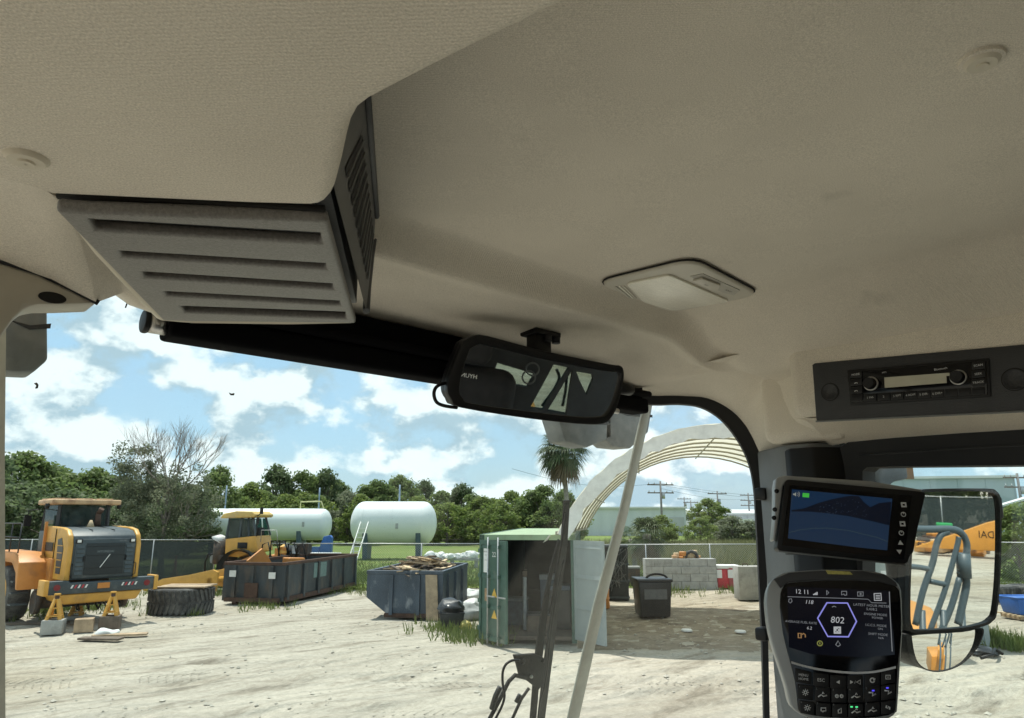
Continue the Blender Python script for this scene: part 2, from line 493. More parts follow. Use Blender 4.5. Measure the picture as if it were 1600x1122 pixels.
# --- push-in caps
def cap(px, py, z, r):
    c = onZ(px, py, Z(z))
    b = MB()
    b.lathe([(0.0005, -0.004), (0.004, -0.0042), (0.0045, -0.003), (r*0.8, -0.0028), (r, -0.0005), (r*1.02, 0.002)], 28)
    o = b.build('screw_cap', TRIM, ceiling, Matrix.Translation(c), smooth=True, recalc=True)
    b = MB(); b.lathe([(r*1.0, -0.0003), (r*1.22, 0.0004), (r*1.3, 0.004)], 28)
    b.build('dimple_rim', CLOTH, o, smooth=True, recalc=True)
    return o
cap(1534, 97, zc(0.7, 0.1)-0.002, 0.0125)
cap(42, 246, 0.190, 0.011)

# --- air vent: slotted face and louvred side
vB = onZ(512, 326, Z(0.196)); vC = onZ(556, 493, Z(0.212)); vA = onZ(88, 308, Z(0.190))
nrm = (vC-vB).cross(vA-vB).normalized()
if nrm.z > 0: nrm.negate()
VP = Plane(vB, nrm, (vB-vC).normalized())
vent = thing('air_vent', 'grey-brown slotted air vent beside the duct bulge of the headliner', 'air vent', M=VP.M)
edgeL = [(88, 308), (255, 488)]; edgeR = [(512, 326), (556, 493)]
def lerp(a, b_, t): return tuple(a[i]+(b_[i]-a[i])*t for i in range(len(a)))
slots = [((140, 322), (500, 345), (150, 341), (503, 363)), ((187, 374), (509, 395), (193, 384), (510, 405)), ((222, 408), (519, 428), (228, 418), (521, 438)), ((256, 440), (530, 456), (262, 448), (532, 464)), ((281, 464), (539, 474), (290, 475), (541, 486))]
rows = [[(88, 308), (130, 311), (495, 325), (512, 326)]]
for a, c, d, e in slots:
    for (l, r) in ((a, c), (d, e)):
        ty = (l[1]-308)/180.0; tr = (r[1]-326)/167.0
        L_ = lerp(edgeL[0], edgeL[1], ty); R_ = lerp(edgeR[0], edgeR[1], min(1, max(0, tr)))
        rows.append([L_, l, r, R_])
rows.append([(255, 488), (290, 489), (540, 492), (556, 493)])
b = MB()
for i in range(len(rows)-1):
    for k in range(3):
        if k == 1 and i % 2 == 1: continue
        q = [VP.p(*rows[i][k]), VP.p(*rows[i][k+1]), VP.p(*rows[i+1][k+1]), VP.p(*rows[i+1][k])]
        b.face([(u, v, 0.0) for u, v in q])
bmesh.ops.remove_doubles(b.bm, verts=b.bm.verts, dist=1e-5)
bmesh.ops.recalc_face_normals(b.bm, faces=b.bm.faces)
ev = bmesh.ops.solidify(b.bm, geom=b.bm.faces[:], thickness=0.009)
b.bevel(0.0028, 3, 40)
b.build('grille_plate', VENTP, vent, smooth=True)
b = MB(); b.prism(VP.pts([(120, 316), (506, 332), (548, 488), (270, 484)]), -0.030, -0.024)
b.build('duct_back', VOID, vent)
for a, c, d, e in slots:                       # angled blade inside each slot, blackened to paint its shade
    b = MB(); pa, pc_ = VP.p(*a), VP.p(*c); pd, pe = VP.p(*d), VP.p(*e)
    b.loft([[(pa[0], pa[1], -0.022), (pc_[0], pc_[1], -0.022)], [(pd[0], pd[1], -0.018), (pe[0], pe[1], -0.018)]])
    b.build('slat', VOID, vent)
for (x, y) in ((165, 333), (482, 352), (312, 470), (528, 480)):
    u, v = VP.p(x, y); b = MB(); b.prism([(u-0.006, v-0.003), (u+0.006, v-0.003), (u+0.003, v+0.003), (u-0.003, v+0.003)], -0.016, -0.007)
    b.bevel(0.001, 1); b.build('clip', VENTP, vent)
# rounded border of the vent box
border = [onZ(104, 326, Z(0.191)), onZ(160, 388, Z(0.196)), onZ(220, 452, Z(0.205)), onZ(254, 489, Z(0.209)), onZ(300, 494, Z(0.211)), onZ(450, 496, Z(0.211)), onZ(548, 497, Z(0.212))]
b = MB(); b.tube([VP.M.inverted() @ p for p in border], [0.003, 0.0065, 0.008, 0.008, 0.008, 0.008, 0.006], 8)
b.build('rim', TRIM, vent)
b = MB(); b.tube([VP.M.inverted() @ onZ(x, y, Z(0.195)) for x, y in ((90, 306), (200, 311), (320, 316), (430, 322), (480, 325), (508, 326))], 0.0022, 6)
b.build('shadow_gap', VOID, vent)
# body above the vent, closing it to the roof
pD = onZ(255, 490, Z(0.214))
def up(p, z): return (p.x, p.y, z)
b = MB()
b.hexa([up(vA, Z(0.205)), up(vB, Z(0.212)), up(vC, Z(0.226)), up(pD, Z(0.226)), up(vA, Z(0.40)), up(vB, Z(0.40)), up(vC, Z(0.40)), up(pD, Z(0.40))], VP.M.inverted())
b.build('vent_box', LOUVP, vent)
# louvred side face, leaning outwards to the roof
iV = VP.M.inverted()
B0 = vB + (vB-vC)*0.45 + Vector((0.004, -0.002, 0.004)); C0 = vC + Vector((0.010, -0.004, 0.006))
T0 = onZ(566, 95, Z(0.334)); T1 = onZ(587, 345, Z(0.333))
def sq(s_, t): return (B0.lerp(C0, s_)).lerp(T0.lerp(T1, s_), t)
sdn = (C0-B0).cross(T1-B0).normalized()
if sdn.dot(EYE - C0) < 0: sdn.negate()
b = MB()
b.loft([[sq(s_/12, t) for s_ in range(13)] + [C0.lerp(T1, t) + Vector((0.010*math.sin(math.pi*t), 0.020*math.sin(math.pi*t), 0))] for t in (0, 0.08, 0.25, 0.5, 0.75, 0.92, 1.0)])
b.build('side_panel', LOUVP, vent, iV, recalc=True)
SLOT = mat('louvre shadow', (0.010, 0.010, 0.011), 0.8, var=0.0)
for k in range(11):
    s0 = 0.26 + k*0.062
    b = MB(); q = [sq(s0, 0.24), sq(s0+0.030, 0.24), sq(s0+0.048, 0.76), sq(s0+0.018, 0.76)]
    b.face([p + sdn*0.0008 for p in q]); b.build('louvre', SLOT, vent, iV)  # flat dark face paints the shade of a slot
    b = MB(); b.tube([sq(s0+0.032, 0.24) + sdn*0.001, sq(s0+0.050, 0.76) + sdn*0.001], 0.0011, 5); b.build('louvre_lip', GREYP, vent, iV)
b = MB(); b.tube([T0 + sdn*0.001, T0.lerp(T1, 0.5) + sdn*0.001, T1 + sdn*0.001, T1.lerp(C0, 0.35) + Vector((0.008, 0.016, 0)), T1.lerp(C0, 0.7) + Vector((0.008, 0.016, 0)), C0], 0.004, 8); b.build('side_rim', LOUVP, vent, iV)

# --- near front corner of the headliner, running down to the left pillar
cols_ = [((-90, 215), (-90, 365)), ((0, 262), (0, 407)), ((45, 285), (80, 437)), ((80, 303), (150, 473)), ((90, 309), (193, 457)), ((130, 350), (222, 478)), ((200, 428), (262, 492))]
r0 = [onZ(a[0], a[1], Z(0.199 if i < 5 else 0.203+0.004*(i-4))) for i, (a, c) in enumerate(cols_)]
r3 = [onY(c[0], c[1], 0.70 if i < 4 else 0.76+0.02*(i-4)) for i, (a, c) in enumerate(cols_)]
rws = [r0]
for t in (0.25, 0.5, 0.75):
    rws.append([p.lerp(q, t) + Vector((0, 0, 0.014*math.sin(math.pi*t))) for p, q in zip(r0, r3)])
rws.append(r3)
rws.append([p + Vector((0, 0.05, 0.012)) for p in r3])
rws.append([p + Vector((0, 0.06, 0.12)) for p in r3])
b = MB(); b.loft(rws)
b.build('corner_lining', CLOTH, ceiling, recalc=True)

# --- left pillar head
LP = Plane(Vector((0, 0.705, CH)), Vector((0, -1, 0)))
pil = thing('door_pillar', 'beige plastic pillar cover with an oval hole at the left edge of the windshield', 'pillar', M=LP.M, kind='structure')
b = MB(); b.prism(LP.pts([(-120, 380), (0, 411), (60, 430), (152, 476), (95, 478), (60, 478), (38, 482), (20, 500), (0, 528), (-120, 620)]), -0.035, 0.004)
b.bevel(0.004, 2)
b.build('pillar_cover', mat('pale beige plastic', (0.50, 0.47, 0.40), 0.4, var=0.08, scale=10, bump=0.1, bscale=200), pil, smooth=True)
cx, cy = LP.p(80, 467)
b = MB(); b.prism([(cx+0.0105*math.cos(a), cy+0.0048*math.sin(a)) for a in [2*math.pi*i/24 for i in range(24)]], 0.0035, 0.0055); b.build('oval_hole', VOID, pil)
b = MB(); b.tube([(u, v, 0.004) for u, v in LP.pts([(-120, 379), (0, 409), (60, 428), (110, 452), (152, 475)])], 0.0028, 6); b.build('seal', RUBBER, pil)
b = MB(); b.prism(LP.pts([(-130, 560), (2, 520), (3, 700), (3, 1250), (-130, 1250)]), -0.06, -0.02); b.build('post', GREYP, pil)

# --- roof shell over the headliner (keeps the sun out)
LOADERY = mat('loader orange paint', (0.62, 0.27, 0.045), 0.4, var=0.1, scale=3)
b = MB(); b.prism([(-0.95, -1.05), (1.42, -1.05), (1.42, 0.75), (1.30, 1.02), (-0.02, 1.02), (-0.95, 0.8)], Z(0.405), Z(0.50)); b.bevel(0.02, 2)
roof = b.build('roof', LOADERY)
tag(roof, 'painted outer shell of the cab roof above the headliner', 'roof', kind='structure')

# --- right console with radio panel
b = MB(); b.box((1.116, -0.95, Z(0.160)), (1.32, 0.532, Z(0.36))); b.bevel(0.020, 5)
cons = b.build('console_body', CLOTH, ceiling, smooth=True)
# lining under the console down to the window frame
b = MB()
q0 = [(1238, 654), (1300, 653), (1400, 646), (1500, 640), (1600, 634), (1720, 622)]
q1 = [(1296, 697), (1330, 690), (1400, 684), (1500, 677), (1600, 671), (1720, 660)]
a0 = [onX(x, y, 1.135) for x, y in q0]; a1 = [onX(x, y, 1.285) for x, y in q1]
a0.append(Vector((1.135, -0.95, a0[-1].z))); a1.append(Vector((1.285, -0.95, a1[-1].z)))
rws = []
for t in (0, 0.2, 0.4, 0.6, 0.8, 1.0):
    rws.append([p.lerp(q, t) + Vector((0, 0, 0.016*math.sin(math.pi*t))) for p, q in zip(a0, a1)])
b.loft(rws); b.build('window_lining', CLOTH, ceiling, recalc=True)

# --- far front corner: cloth wraps round the corner glass
JT = Vector((1.24, 0.90, CH)); KT = Vector((1.36, 0.738, CH))
cdv = (KT-JT).normalized(); CN = Vector((cdv.y, -cdv.x, 0))
if CN.dot(EYE-JT) < 0: CN.negate()
CPn = Plane(JT, CN)
Go = [(955, 585), (1000, 617), (1060, 620), (1105, 624), (1142, 643), (1170, 675), (1186, 712), (1192, 760), (1194, 820), (1197, 900), (1199, 1010), (1204, 1250)]
Gi = [(955, 595), (1005, 630), (1060, 632), (1095, 637), (1125, 655), (1150, 685), (1168, 720), (1177, 760), (1181, 820), (1185, 900), (1190, 1010), (1196, 1250)]
gas = thing('corner_window', 'rounded black-edged corner window between windshield and door pillar', 'window', M=CPn.M, kind='structure')
def subdiv(P, n=4):
    """Catmull-Rom through the points"""
    out = []
    for i in range(len(P)-1):
        p0 = P[max(0, i-1)]; p1 = P[i]; p2 = P[i+1]; p3 = P[min(len(P)-1, i+2)]
        for k in range(n):
            t = k/n
            out.append(tuple(0.5*((2*p1[j]) + (-p0[j]+p2[j])*t + (2*p0[j]-5*p1[j]+4*p2[j]-p3[j])*t*t + (-p0[j]+3*p1[j]-3*p2[j]+p3[j])*t**3) for j in range(len(p1))))
    out.append(tuple(P[-1])); return out
go = subdiv(CPn.pts(Go)); gi = subdiv(CPn.pts(Gi))
b = MB()
b.loft([[(u, v, -0.01) for u, v in go], [(u, v, 0.012) for u, v in go], [(u, v, 0.010) for u, v in gi], [(u, v, -0.01) for u, v in gi]], smooth=False)
b.build('window_seal', RUBBER, gas, recalc=True)
top = [onC(955, 568), onC(1000, 585), onC(1050, 582), onC(1110, 568), onC(1170, 556), onX(1230, 570, 1.20), onX(1250, 622, 1.21), onX(1268, 660, 1.22), onX(1312, 698, 1.285)]
top = [p + Vector((0, 0, 0.004)) for p in top]
gout = [CPn.M @ Vector((u, v, 0.010)) for u, v in CPn.pts([(955, 585), (1000, 617), (1060, 620), (1105, 624), (1142, 643), (1160, 662), (1173, 683), (1181, 700), (1188, 716)])]
top_s = subdiv([tuple(p) for p in top], 5); gout_s = subdiv([tuple(p) for p in gout], 5)
rws = []
for t in (0, .15, .3, .45, .6, .75, .9, 1.0):
    rws.append([Vector(p).lerp(Vector(q), t) + (Vector((0.6, 0.5, 0.5))*0.018*math.sin(math.pi*t)) for p, q in zip(top_s, gout_s)])
b = MB(); b.loft(rws); b.build('pillar_lining', CLOTH, ceiling, recalc=True)

b = MB(); b.box((1.25, 0.50, Z(0.135)), (1.42, 0.655, Z(0.40))); b.bevel(0.02, 4); b.build('pillar_backing', CLOTH, ceiling, smooth=True)
# --- far pillar
P_ = [(1.400, 0.742), (1.338, 0.7115), (1.268, 0.630), (1.258, 0.610), (1.256, 0.57), (1.30, 0.522), (1.42, 0.55), (1.43, 0.742)]
b = MB(); b.prism(P_, Z(-1.6), Z(0.132)); b.bevel(0.006, 3)
fp = b.build('pillar', GREYP, smooth=True)
tag(fp, 'dark grey plastic pillar behind the two screens', 'pillar', kind='structure')
b = MB(); b.prism([(1.270, 0.628), (1.252, 0.605), (1.250, 0.56), (1.30, 0.515), (1.32, 0.56)], Z(-1.6), Z(0.124)); b.bevel(0.004, 2); b.build('shaded_side', BLACK, fp, smooth=True)  # black slab paints the shaded side of the same grey plastic pillar
for (px, py) in ((1193, 772), (1194, 990)):
    c = onX(px, py, 1.33)
    b = MB(); b.box((-0.016, -0.012, -0.012), (0.012, 0.012, 0.012)); b.bevel(0.005, 2); b.build('clip', BLACK, fp, Matrix.Translation(c), smooth=True)

# --- right side window: frame and glass
WX = Plane(Vector((1.30, 0, CH)), Vector((-1, 0, 0)))
rw = thing('side_window', 'black-framed side window showing the mirror at the right edge', 'window', M=WX.M, kind='structure')
fo = [(1296, 1300), (1297, 900), (1298, 760), (1302, 725), (1312, 704), (1330, 692), (1400, 685), (1600, 671), (1760, 658)]
fi = [(1350, 1300), (1350, 900), (1350, 760), (1350, 745), (1350, 736), (1357, 730), (1400, 729), (1600, 727), (1760, 724)]
b = MB()
o_ = WX.pts(fo); i_ = WX.pts(fi)
o_.append((0.95, o_[-1][1])); i_.append((0.95, i_[-1][1]))
b.loft([[(u, v, -0.03) for u, v in o_], [(u, v, 0.014) for u, v in o_], [(u, v, 0.006) for u, v in i_], [(u, v, -0.05) for u, v in i_]], smooth=False)
b.build('frame', RUBBER, rw, recalc=True)
b = MB(); b.tube([(u, v, 0.012) for u, v in WX.pts([(1345, 712), (1400, 709), (1500, 702), (1600, 697), (1740, 690)])] + [(0.95, WX.p(1740, 690)[1], 0.012)], 0.0016, 6); b.build('frame_bead', DARKP, rw)
pq = WX.pts([(1340, 1350), (1340, 715)]); b = MB(); b.prism(pq + [(0.95, pq[1][1]), (0.95, pq[0][1])], -0.034, -0.030); b.build('pane', GLASS2, rw)

# --- windshield
WN = Vector((0, -1, -0.37)).normalized()
WP = Plane(Vector((0, 0.905, Z(0.29))), WN)
ws = thing('windshield', 'dusty raked front windshield with pale joints down its sides', 'windshield', M=WP.M, kind='structure')
b = MB(); b.prism(WP.pts([(3, 440), (3, 1400), (822, 1400), (1016, 622), (1010, 560), (700, 470)]), -0.008, -0.002); b.build('pane', GLASS, ws)
jt = WP.M @ Vector((*WP.p(1016, 622), -0.004)); jb = WP.M @ Vector((*WP.p(822, 1400), -0.004))
kt = CPn.M @ Vector((*CPn.p(1192, 600), -0.005)); kb = CPn.M @ Vector((*CPn.p(1198, 1400), -0.005))
mi_ = CPn.M.inverted()
b = MB()
b.loft([[mi_ @ jt.lerp(kt, t) for t in (0, .5, 1)], [mi_ @ jb.lerp(kb, t) for t in (0, .5, 1)]], smooth=False)
b.build('pane', GLASS, gas)
b = MB(); b.prism(WP.pts([(1009, 628), (1021, 628), (983, 800), (944, 952), (906, 1122), (862, 1320), (842, 1320), (889, 1122), (930, 945), (970, 800)]), -0.007, -0.001); b.bevel(0.0015, 2)
b.build('glass_joint', SEAL, ws, smooth=True)
b = MB(); b.prism(WP.pts([(-3, 480), (9, 505), (7, 700), (8, 1122), (8, 1320), (-4, 1320)]), -0.010, 0.004); b.build('glass_joint', SEAL, ws)
BUG = mat('dried insect', (0.05, 0.035, 0.025), 0.8, var=0.2)
for pts_ in ([(55, 602), (60, 601), (62, 604), (61, 609), (57, 610), (59, 606)], [(362, 616), (366, 618), (370, 617), (369, 620), (364, 620)]):
    b = MB(); b.prism(WP.pts(pts_), -0.0118, -0.0082); b.build('insect_splat', BUG, ws)
b = MB(); b.tube([(u, v, 0.006) for u, v in WP.pts([(201, 458), (199, 466), (197, 472), (194, 480)])], 0.0009, 5)
b.tube([(u, v, 0.006) for u, v in WP.pts([(200, 462), (196, 466)])], 0.0006, 5); b.build('twig', BUG, ws)

# --- sunshade cassette above the windshield
sx0, sx1 = 0.252, 1.17
shd = thing('sunshade_roller', 'black roller sunshade along the top of the windshield with a silver end', 'sunshade', (0, 0, CH))
b = MB(); b.box((sx0, 0.848, 0.206), (sx1, 0.892, 0.236)); b.bevel(0.006, 3); b.build('cassette', MATTEB, shd, smooth=True)
b = MB(); b.box((sx0+0.06, 0.862, 0.237), (sx1, 0.90, 0.284)); b.bevel(0.004, 2); b.build('housing', MATTEB, shd, smooth=True)
b = MB(); b.cyl((sx0+0.02, 0.848, 0.244), (sx1, 0.848, 0.244), 0.007, n=12); b.build('roller_tube', MATTEB, shd)
b = MB(); b.cyl((0.233, 0.868, 0.222), (0.2525, 0.868, 0.222), 0.0125, n=18); b.build('silver_sleeve', METAL, shd)
b = MB(); b.cyl((0.2265, 0.868, 0.222), (0.2335, 0.868, 0.222), 0.0138, n=18); b.bevel(0.002, 2); b.build('end_cap', BLACK, shd, smooth=True)

# --- dome light
DLz = 0.338
dlc = [onZ(x, y, Z(DLz-0.004)) for x, y in ((937, 440), (1080, 406), (1183, 457), (1050, 483))]
DP = Plane(onZ(1060, 445, Z(DLz-0.004)), Vector((0, 0, -1)), Vector((0, 1, 0)))
dl = thing('dome_light', 'pale diamond-looking square dome lamp with three-position switch on the headliner', 'dome light', M=DP.M)
def roundpoly(P, r, n=5):
    out = []; N = len(P)
    for i in range(N):
        p0 = Vector(P[i-1]); p1 = Vector(P[i]); p2 = Vector(P[(i+1) % N])
        a = p1 + (p0-p1).normalized()*r; c = p1 + (p2-p1).normalized()*r
        for k in range(n+1):
            t = k/n; out.append(tuple((a*(1-t)**2 + p1*2*t*(1-t) + c*t*t)))
    return out
def shrink(P, k):
    cx = sum(p[0] for p in P)/len(P); cy = sum(p[1] for p in P)/len(P)
    return [(cx+(x-cx)*k, cy+(y-cy)*k) for x, y in P]
LAMPB = mat('light beige lamp plastic', (0.52, 0.49, 0.42), 0.4, var=0.04, scale=20)
lo_ = roundpoly(DP.pts([(931, 440), (1082, 403), (1188, 458), (1048, 486)]), 0.032)
b = MB(); b.prism(lo_, -0.012, 0.004); b.bevel(0.0035, 3, 60); b.build('housing', LAMPB, dl, smooth=True)
b = MB(); b.tube([(u, v, -0.001) for u, v in shrink(lo_, 1.01)], 0.0014, 6, closed=True); b.build('shadow_gap', VOID, dl)
ln = roundpoly(DP.pts([(978, 437), (1046, 423), (1140, 465), (1052, 479), (1005, 466)]), 0.010)
LENS = mat('ribbed cream lens', (0.93, 0.90, 0.78), 0.12, var=0.06, scale=8, bump=0.5, bscale=90, stretch=(1, 9, 1))
lb_ = LENS.node_tree.nodes['Principled BSDF']; lb_.inputs['Coat Weight'].default_value = 1.0; lb_.inputs['Coat Roughness'].default_value = 0.32; lb_.inputs['Coat IOR'].default_value = 1.7
b = MB(); b.prism(ln, 0.0035, 0.0075); b.bevel(0.0015, 2, 60); b.build('lens', LENS, dl, smooth=True)
sw = DP.pts([(1078, 427), (1098, 423), (1156, 449), (1146, 457), (1128, 452)])
b = MB(); b.prism(sw, 0.0030, 0.0048); b.build('switch_well', mat('shaded lamp plastic', (0.40, 0.38, 0.33), 0.5, var=0.03), dl)
b = MB(); b.prism(DP.pts([(1082, 431), (1097, 427), (1125, 438), (1121, 446), (1110, 444)]), 0.005, 0.0085); b.bevel(0.001, 2); b.build('rocker', LAMPB, dl, smooth=True)
for s_, x, y in (('ON', 1103, 436), ('DOOR', 1138, 449)):
    text(s_, dl, (*DP.p(x, y), 0.0092 if s_ == 'ON' else 0.0055), 0.0055, VOID, rot=R(0))
for k in range(3):
    a_ = DP.p(962+k*6, 443-k*0.5); c_ = DP.p(984+k*5, 461+k*0.5)
    b = MB(); b.bar((a_[0], a_[1], 0.0042), (c_[0], c_[1], 0.0042), 0.0022, 0.0022); b.build('rib', LENS if k == 1 else LAMPB, dl)

# --- radio in the console
RP = Plane(Vector((1.113, 0.3, CH)), Vector((-1, 0, 0)))
RPp = thing('radio_panel', 'dark overhead panel that carries the radio and two round blanks', 'panel', M=RP.M)
def Zr(x, y): return (1200 + x/4.0, 500 + y/4.0)
rt0 = RP.p(*Zr(1600, 152)); rb0 = RP.p(*Zr(1600, 567))
b = MB(); b.prism(RP.pts([Zr(275, 280), Zr(290, 270)]) + [rt0, (0.75, rt0[1]-0.012), (0.75, rb0[1]-0.010), rb0] + RP.pts([Zr(310, 630), Zr(300, 625)]), -0.010, 0.0); b.bevel(0.0015, 2)
b.build('panel_plate', DARKP, RPp, smooth=True)
b = MB(); b.tube([(*RP.p(*Zr(300, 634)), 0.0), (rb0[0], rb0[1]-0.0008, 0.0), (0.75, rb0[1]-0.0108, 0.0)], 0.0016, 6); b.build('edge_bead', GREYP, RPp)
for (x, y, r) in ((388, 450, 0.0125), (1542, 372, 0.0138)):
    u, v = RP.p(*Zr(x, y))
    b = MB(); b.lathe([(r, 0.0), (r, 0.0012), (r-0.0006, 0.0014), (r-0.0012, 0.0004), (0.0002, 0.0004)], 32, Matrix.Translation((u, v, 0))); b.build('round_blank', DARKP, RPp, recalc=True)
    b = MB(); b.lathe([(r+0.0004, 0.0002), (r+0.0010, 0.0006), (r+0.0016, 0.0002)], 32, Matrix.Translation((u, v, 0))); b.build('blank_groove', VOID, RPp, recalc=True)
rad = thing('car_radio', 'black radio with two ringed knobs and a pale display in the overhead panel', 'radio', M=RP.M)
b = MB(); b.prism(RP.pts([Zr(498, 315), Zr(1384, 240), Zr(1396, 481), Zr(517, 533)]), -0.006, 0.0025); b.bevel(0.001, 2); b.build('frame', BLACK, rad, smooth=True)
b = MB(); b.prism(RP.pts([Zr(515, 330), Zr(1368, 258), Zr(1378, 470), Zr(532, 518)]), 0.0020, 0.0040); b.bevel(0.0008, 2); b.build('faceplate', GLOSSB, rad, smooth=True)
LCD = mat('radio display glass', (0.50, 0.49, 0.40), 0.15, var=0.06, scale=30)
b = MB(); b.prism(RP.pts([Zr(735, 362), Zr(1140, 333), Zr(1143, 352), Zr(1122, 353), Zr(1124, 396), Zr(738, 427)]), 0.0038, 0.0052); b.build('display', LCD, rad)
for (x, y) in ((652, 401), (1197, 362)):
    u, v = RP.p(*Zr(x, y))
    b = MB(); b.lathe([(0.0105, 0.004), (0.0108, 0.006), (0.0098, 0.0075), (0.0088, 0.0072), (0.0086, 0.005)], 32, Matrix.Translation((u, v, 0))); k_ = b.build('knob_ring', METAL, rad, recalc=True)
    b = MB(); b.lathe([(0.0086, 0.004), (0.0084, 0.015), (0.0076, 0.0165), (0.0002, 0.0162)], 32, Matrix.Translation((u, v, 0))); b.build('knob', BLACK, rad, smooth=True, recalc=True)
def rbut(q, label, size=0.0042, dz=0.0):
    b = MB(); b.prism(RP.pts([Zr(*p) for p in q]), 0.0038, 0.0055); b.bevel(0.0006, 2); o = b.build('button', BLACK, rad, smooth=True)
    if label:
        cx = sum(p[0] for p in q)/4; cy = sum(p[1] for p in q)/4
        u, v = RP.p(*Zr(cx, cy)); text(label, o, (u, v, 0.0058), size, PRINT, rot=R(1.2))
for k, s_ in enumerate(('1 INS', '2', '3 RPT', '4 RDM', '5 DIR-', '6 DIR+', '', '')):
    xa = 608 + k*84; xb = xa + 79; ya = 466 - k*5.1; 
    rbut([(xa, ya), (xb, ya-5), (xb, ya+43), (xa, ya+47)], s_, 0.0044)
for k, s_ in enumerate(('MODE', '', '', '')):
    ya = 325 + k*48; rbut([(520+k*3, ya), (594+k*2, ya-5), (594+k*2, ya+38), (520+k*3, ya+43)], s_, 0.0042)
for k, s_ in enumerate(('SCAN', 'SEEK', 'TRACK', '')):
    ya = 268 + k*53; rbut([(1280, ya), (1362, ya-8), (1364, ya+38), (1282, ya+46)], s_, 0.0042)
text('Bluetooth', rad, (*RP.p(*Zr(1085, 308)), 0.0043), 0.0042, PRINT, rot=R(1.2))
text('MP3', rad, (*RP.p(*Zr(733, 331)), 0.0043), 0.0036, PRINT, rot=R(1.2))
for (x, y) in ((560, 400), (560, 449)):           # call and hang-up symbols
    u, v = RP.p(*Zr(x, y)); b = MB(); b.tube([(u-0.0022, v, 0.0059), (u-0.001, v+0.0012, 0.0059), (u+0.001, v+0.0012, 0.0059), (u+0.0022, v, 0.0059)], 0.0006, 5); b.build('phone_symbol', PRINT, rad)

# --- rear view mirror
MPn = Plane(onY(838, 592, 0.745), Vector((-0.35, -1.0, -0.22)).normalized())
rm = thing('rear_view_mirror', 'wide black framed rear-view mirror hanging above the windshield', 'mirror', M=MPn.M)
om = [(722, 533), (738, 525), (760, 525), (850, 549), (950, 569), (966, 571), (972, 579), (971, 600), (962, 635), (952, 653), (938, 662), (900, 662), (820, 653), (720, 637), (704, 625), (697, 608), (703, 580)]
im = [(732, 546), (745, 539), (760, 540), (850, 562), (945, 580), (962, 581), (968, 585), (966, 600), (958, 628), (948, 645), (936, 651), (900, 651), (820, 642), (735, 630), (722, 622), (716, 610), (720, 585)]
ou = subdiv(MPn.pts(om + om[:1]), 3)[:-1]; iu = subdiv(MPn.pts(im + im[:1]), 3)[:-1]
b = MB(); b.prism(shrink(ou, 0.985), -0.040, -0.003); b.bevel(0.010, 3, 50); b.build('shell', BLACK, rm, smooth=True)
b = MB(); b.ring(ou, iu, -0.012, 0.006); b.bevel(0.002, 2, 45); b.build('bezel', BLACK, rm, smooth=True, recalc=True)
b = MB(); b.dome(shrink(iu, 1.015), -0.001, 0.06, 14); b.build('mirror_glass', MIRROR, rm)
# stem and foot on the headliner
mi2 = MPn.M.inverted()
ft = onZ(846, 521, Z(zc(0.78, 0.78)))
b = MB(); b.box((ft.x-0.030, ft.y-0.018, ft.z-0.007), (ft.x+0.028, ft.y+0.02, ft.z+0.004)); b.bevel(0.003, 2); b.build('foot', BLACK, rm, mi2, smooth=True)
b = MB(); b.box((ft.x-0.024, ft.y-0.012, ft.z-0.066), (ft.x+0.012, ft.y+0.012, ft.z-0.004)); b.bevel(0.004, 2); b.build('stem', BLACK, rm, mi2, smooth=True)
for dx_ in (0.000, 0.019):
    b = MB(); b.cyl((ft.x+dx_, ft.y-0.014, ft.z-0.016), (ft.x+dx_, ft.y-0.014, ft.z-0.006), 0.007, n=14); b.build('bolt', DARKP, rm, mi2)
cn = onY(978, 608, 0.78)
b = MB(); b.tube([cn + Vector((-0.02, 0.0, 0.0)), cn + Vector((0.012, 0, 0.0)), cn + Vector((0.016, 0, -0.004))], [0.011, 0.011, 0.007], 12); b.build('end_knob', BLACK, rm, mi2)
b = MB(); cb = onY(958, 640, 0.77); b.tube([cb + Vector((-0.015, 0, 0)), cb + Vector((0.012, 0, -0.002))], 0.005, 10); b.build('pin', METAL, rm, mi2)
b = MB(); b.tube([onY(x, y, 0.80) for x, y in subdiv([(702, 598), (690, 600), (681, 606), (678, 616), (682, 628), (694, 634), (714, 637)], 4)], 0.0026, 7); b.build('wire_loop', BLACK, rm, mi2)

# --- reversing camera monitor
MN = Plane(atd(1328, 818, 1.12), Vector((-0.80, -0.60, 0.10)).normalized())
cmn = thing('camera_monitor', 'black reversing-camera monitor with a dark blue picture, tilted above the display', 'monitor', M=MN.M)
def Zm(x, y): return (1180 + x/3.8095, 680 + y/3.8095)
def Zs(x, y): return (1220 + x/7.273, 750 + y/7.273)
fr_ = roundpoly(MN.pts([Zm(180, 262), Zm(1016, 338), Zm(965, 560), Zm(938, 712), Zm(915, 712), Zm(908, 768), Zm(128, 684)]), 0.006)
b = MB(); b.prism(fr_, -0.030, 0.0); b.bevel(0.003, 2, 50); b.build('case', BLACK, cmn, smooth=True)
b = MB(); b.prism(MN.pts([Zm(205, 296), Zm(930, 362), Zm(885, 740), Zm(160, 655)]), -0.001, 0.0012); b.build('front_glass', GLOSSB, cmn)
SKYS = emit('monitor sky', (0.006, 0.022, 0.055), 0.6); GRD = emit('monitor ground', (0.010, 0.024, 0.052), 0.6); PIL = emit('monitor heap', (0.002, 0.004, 0.010), 0.6)
scr_q = [Zs(125, 108), Zs(1262, 215), Zs(1225, 560), Zs(1205, 800), Zs(900, 770), Zs(80, 665), Zs(88, 560)]
b = MB(); b.prism(MN.pts(scr_q), 0.001, 0.0018); scrn = b.build('screen', GRD, cmn)
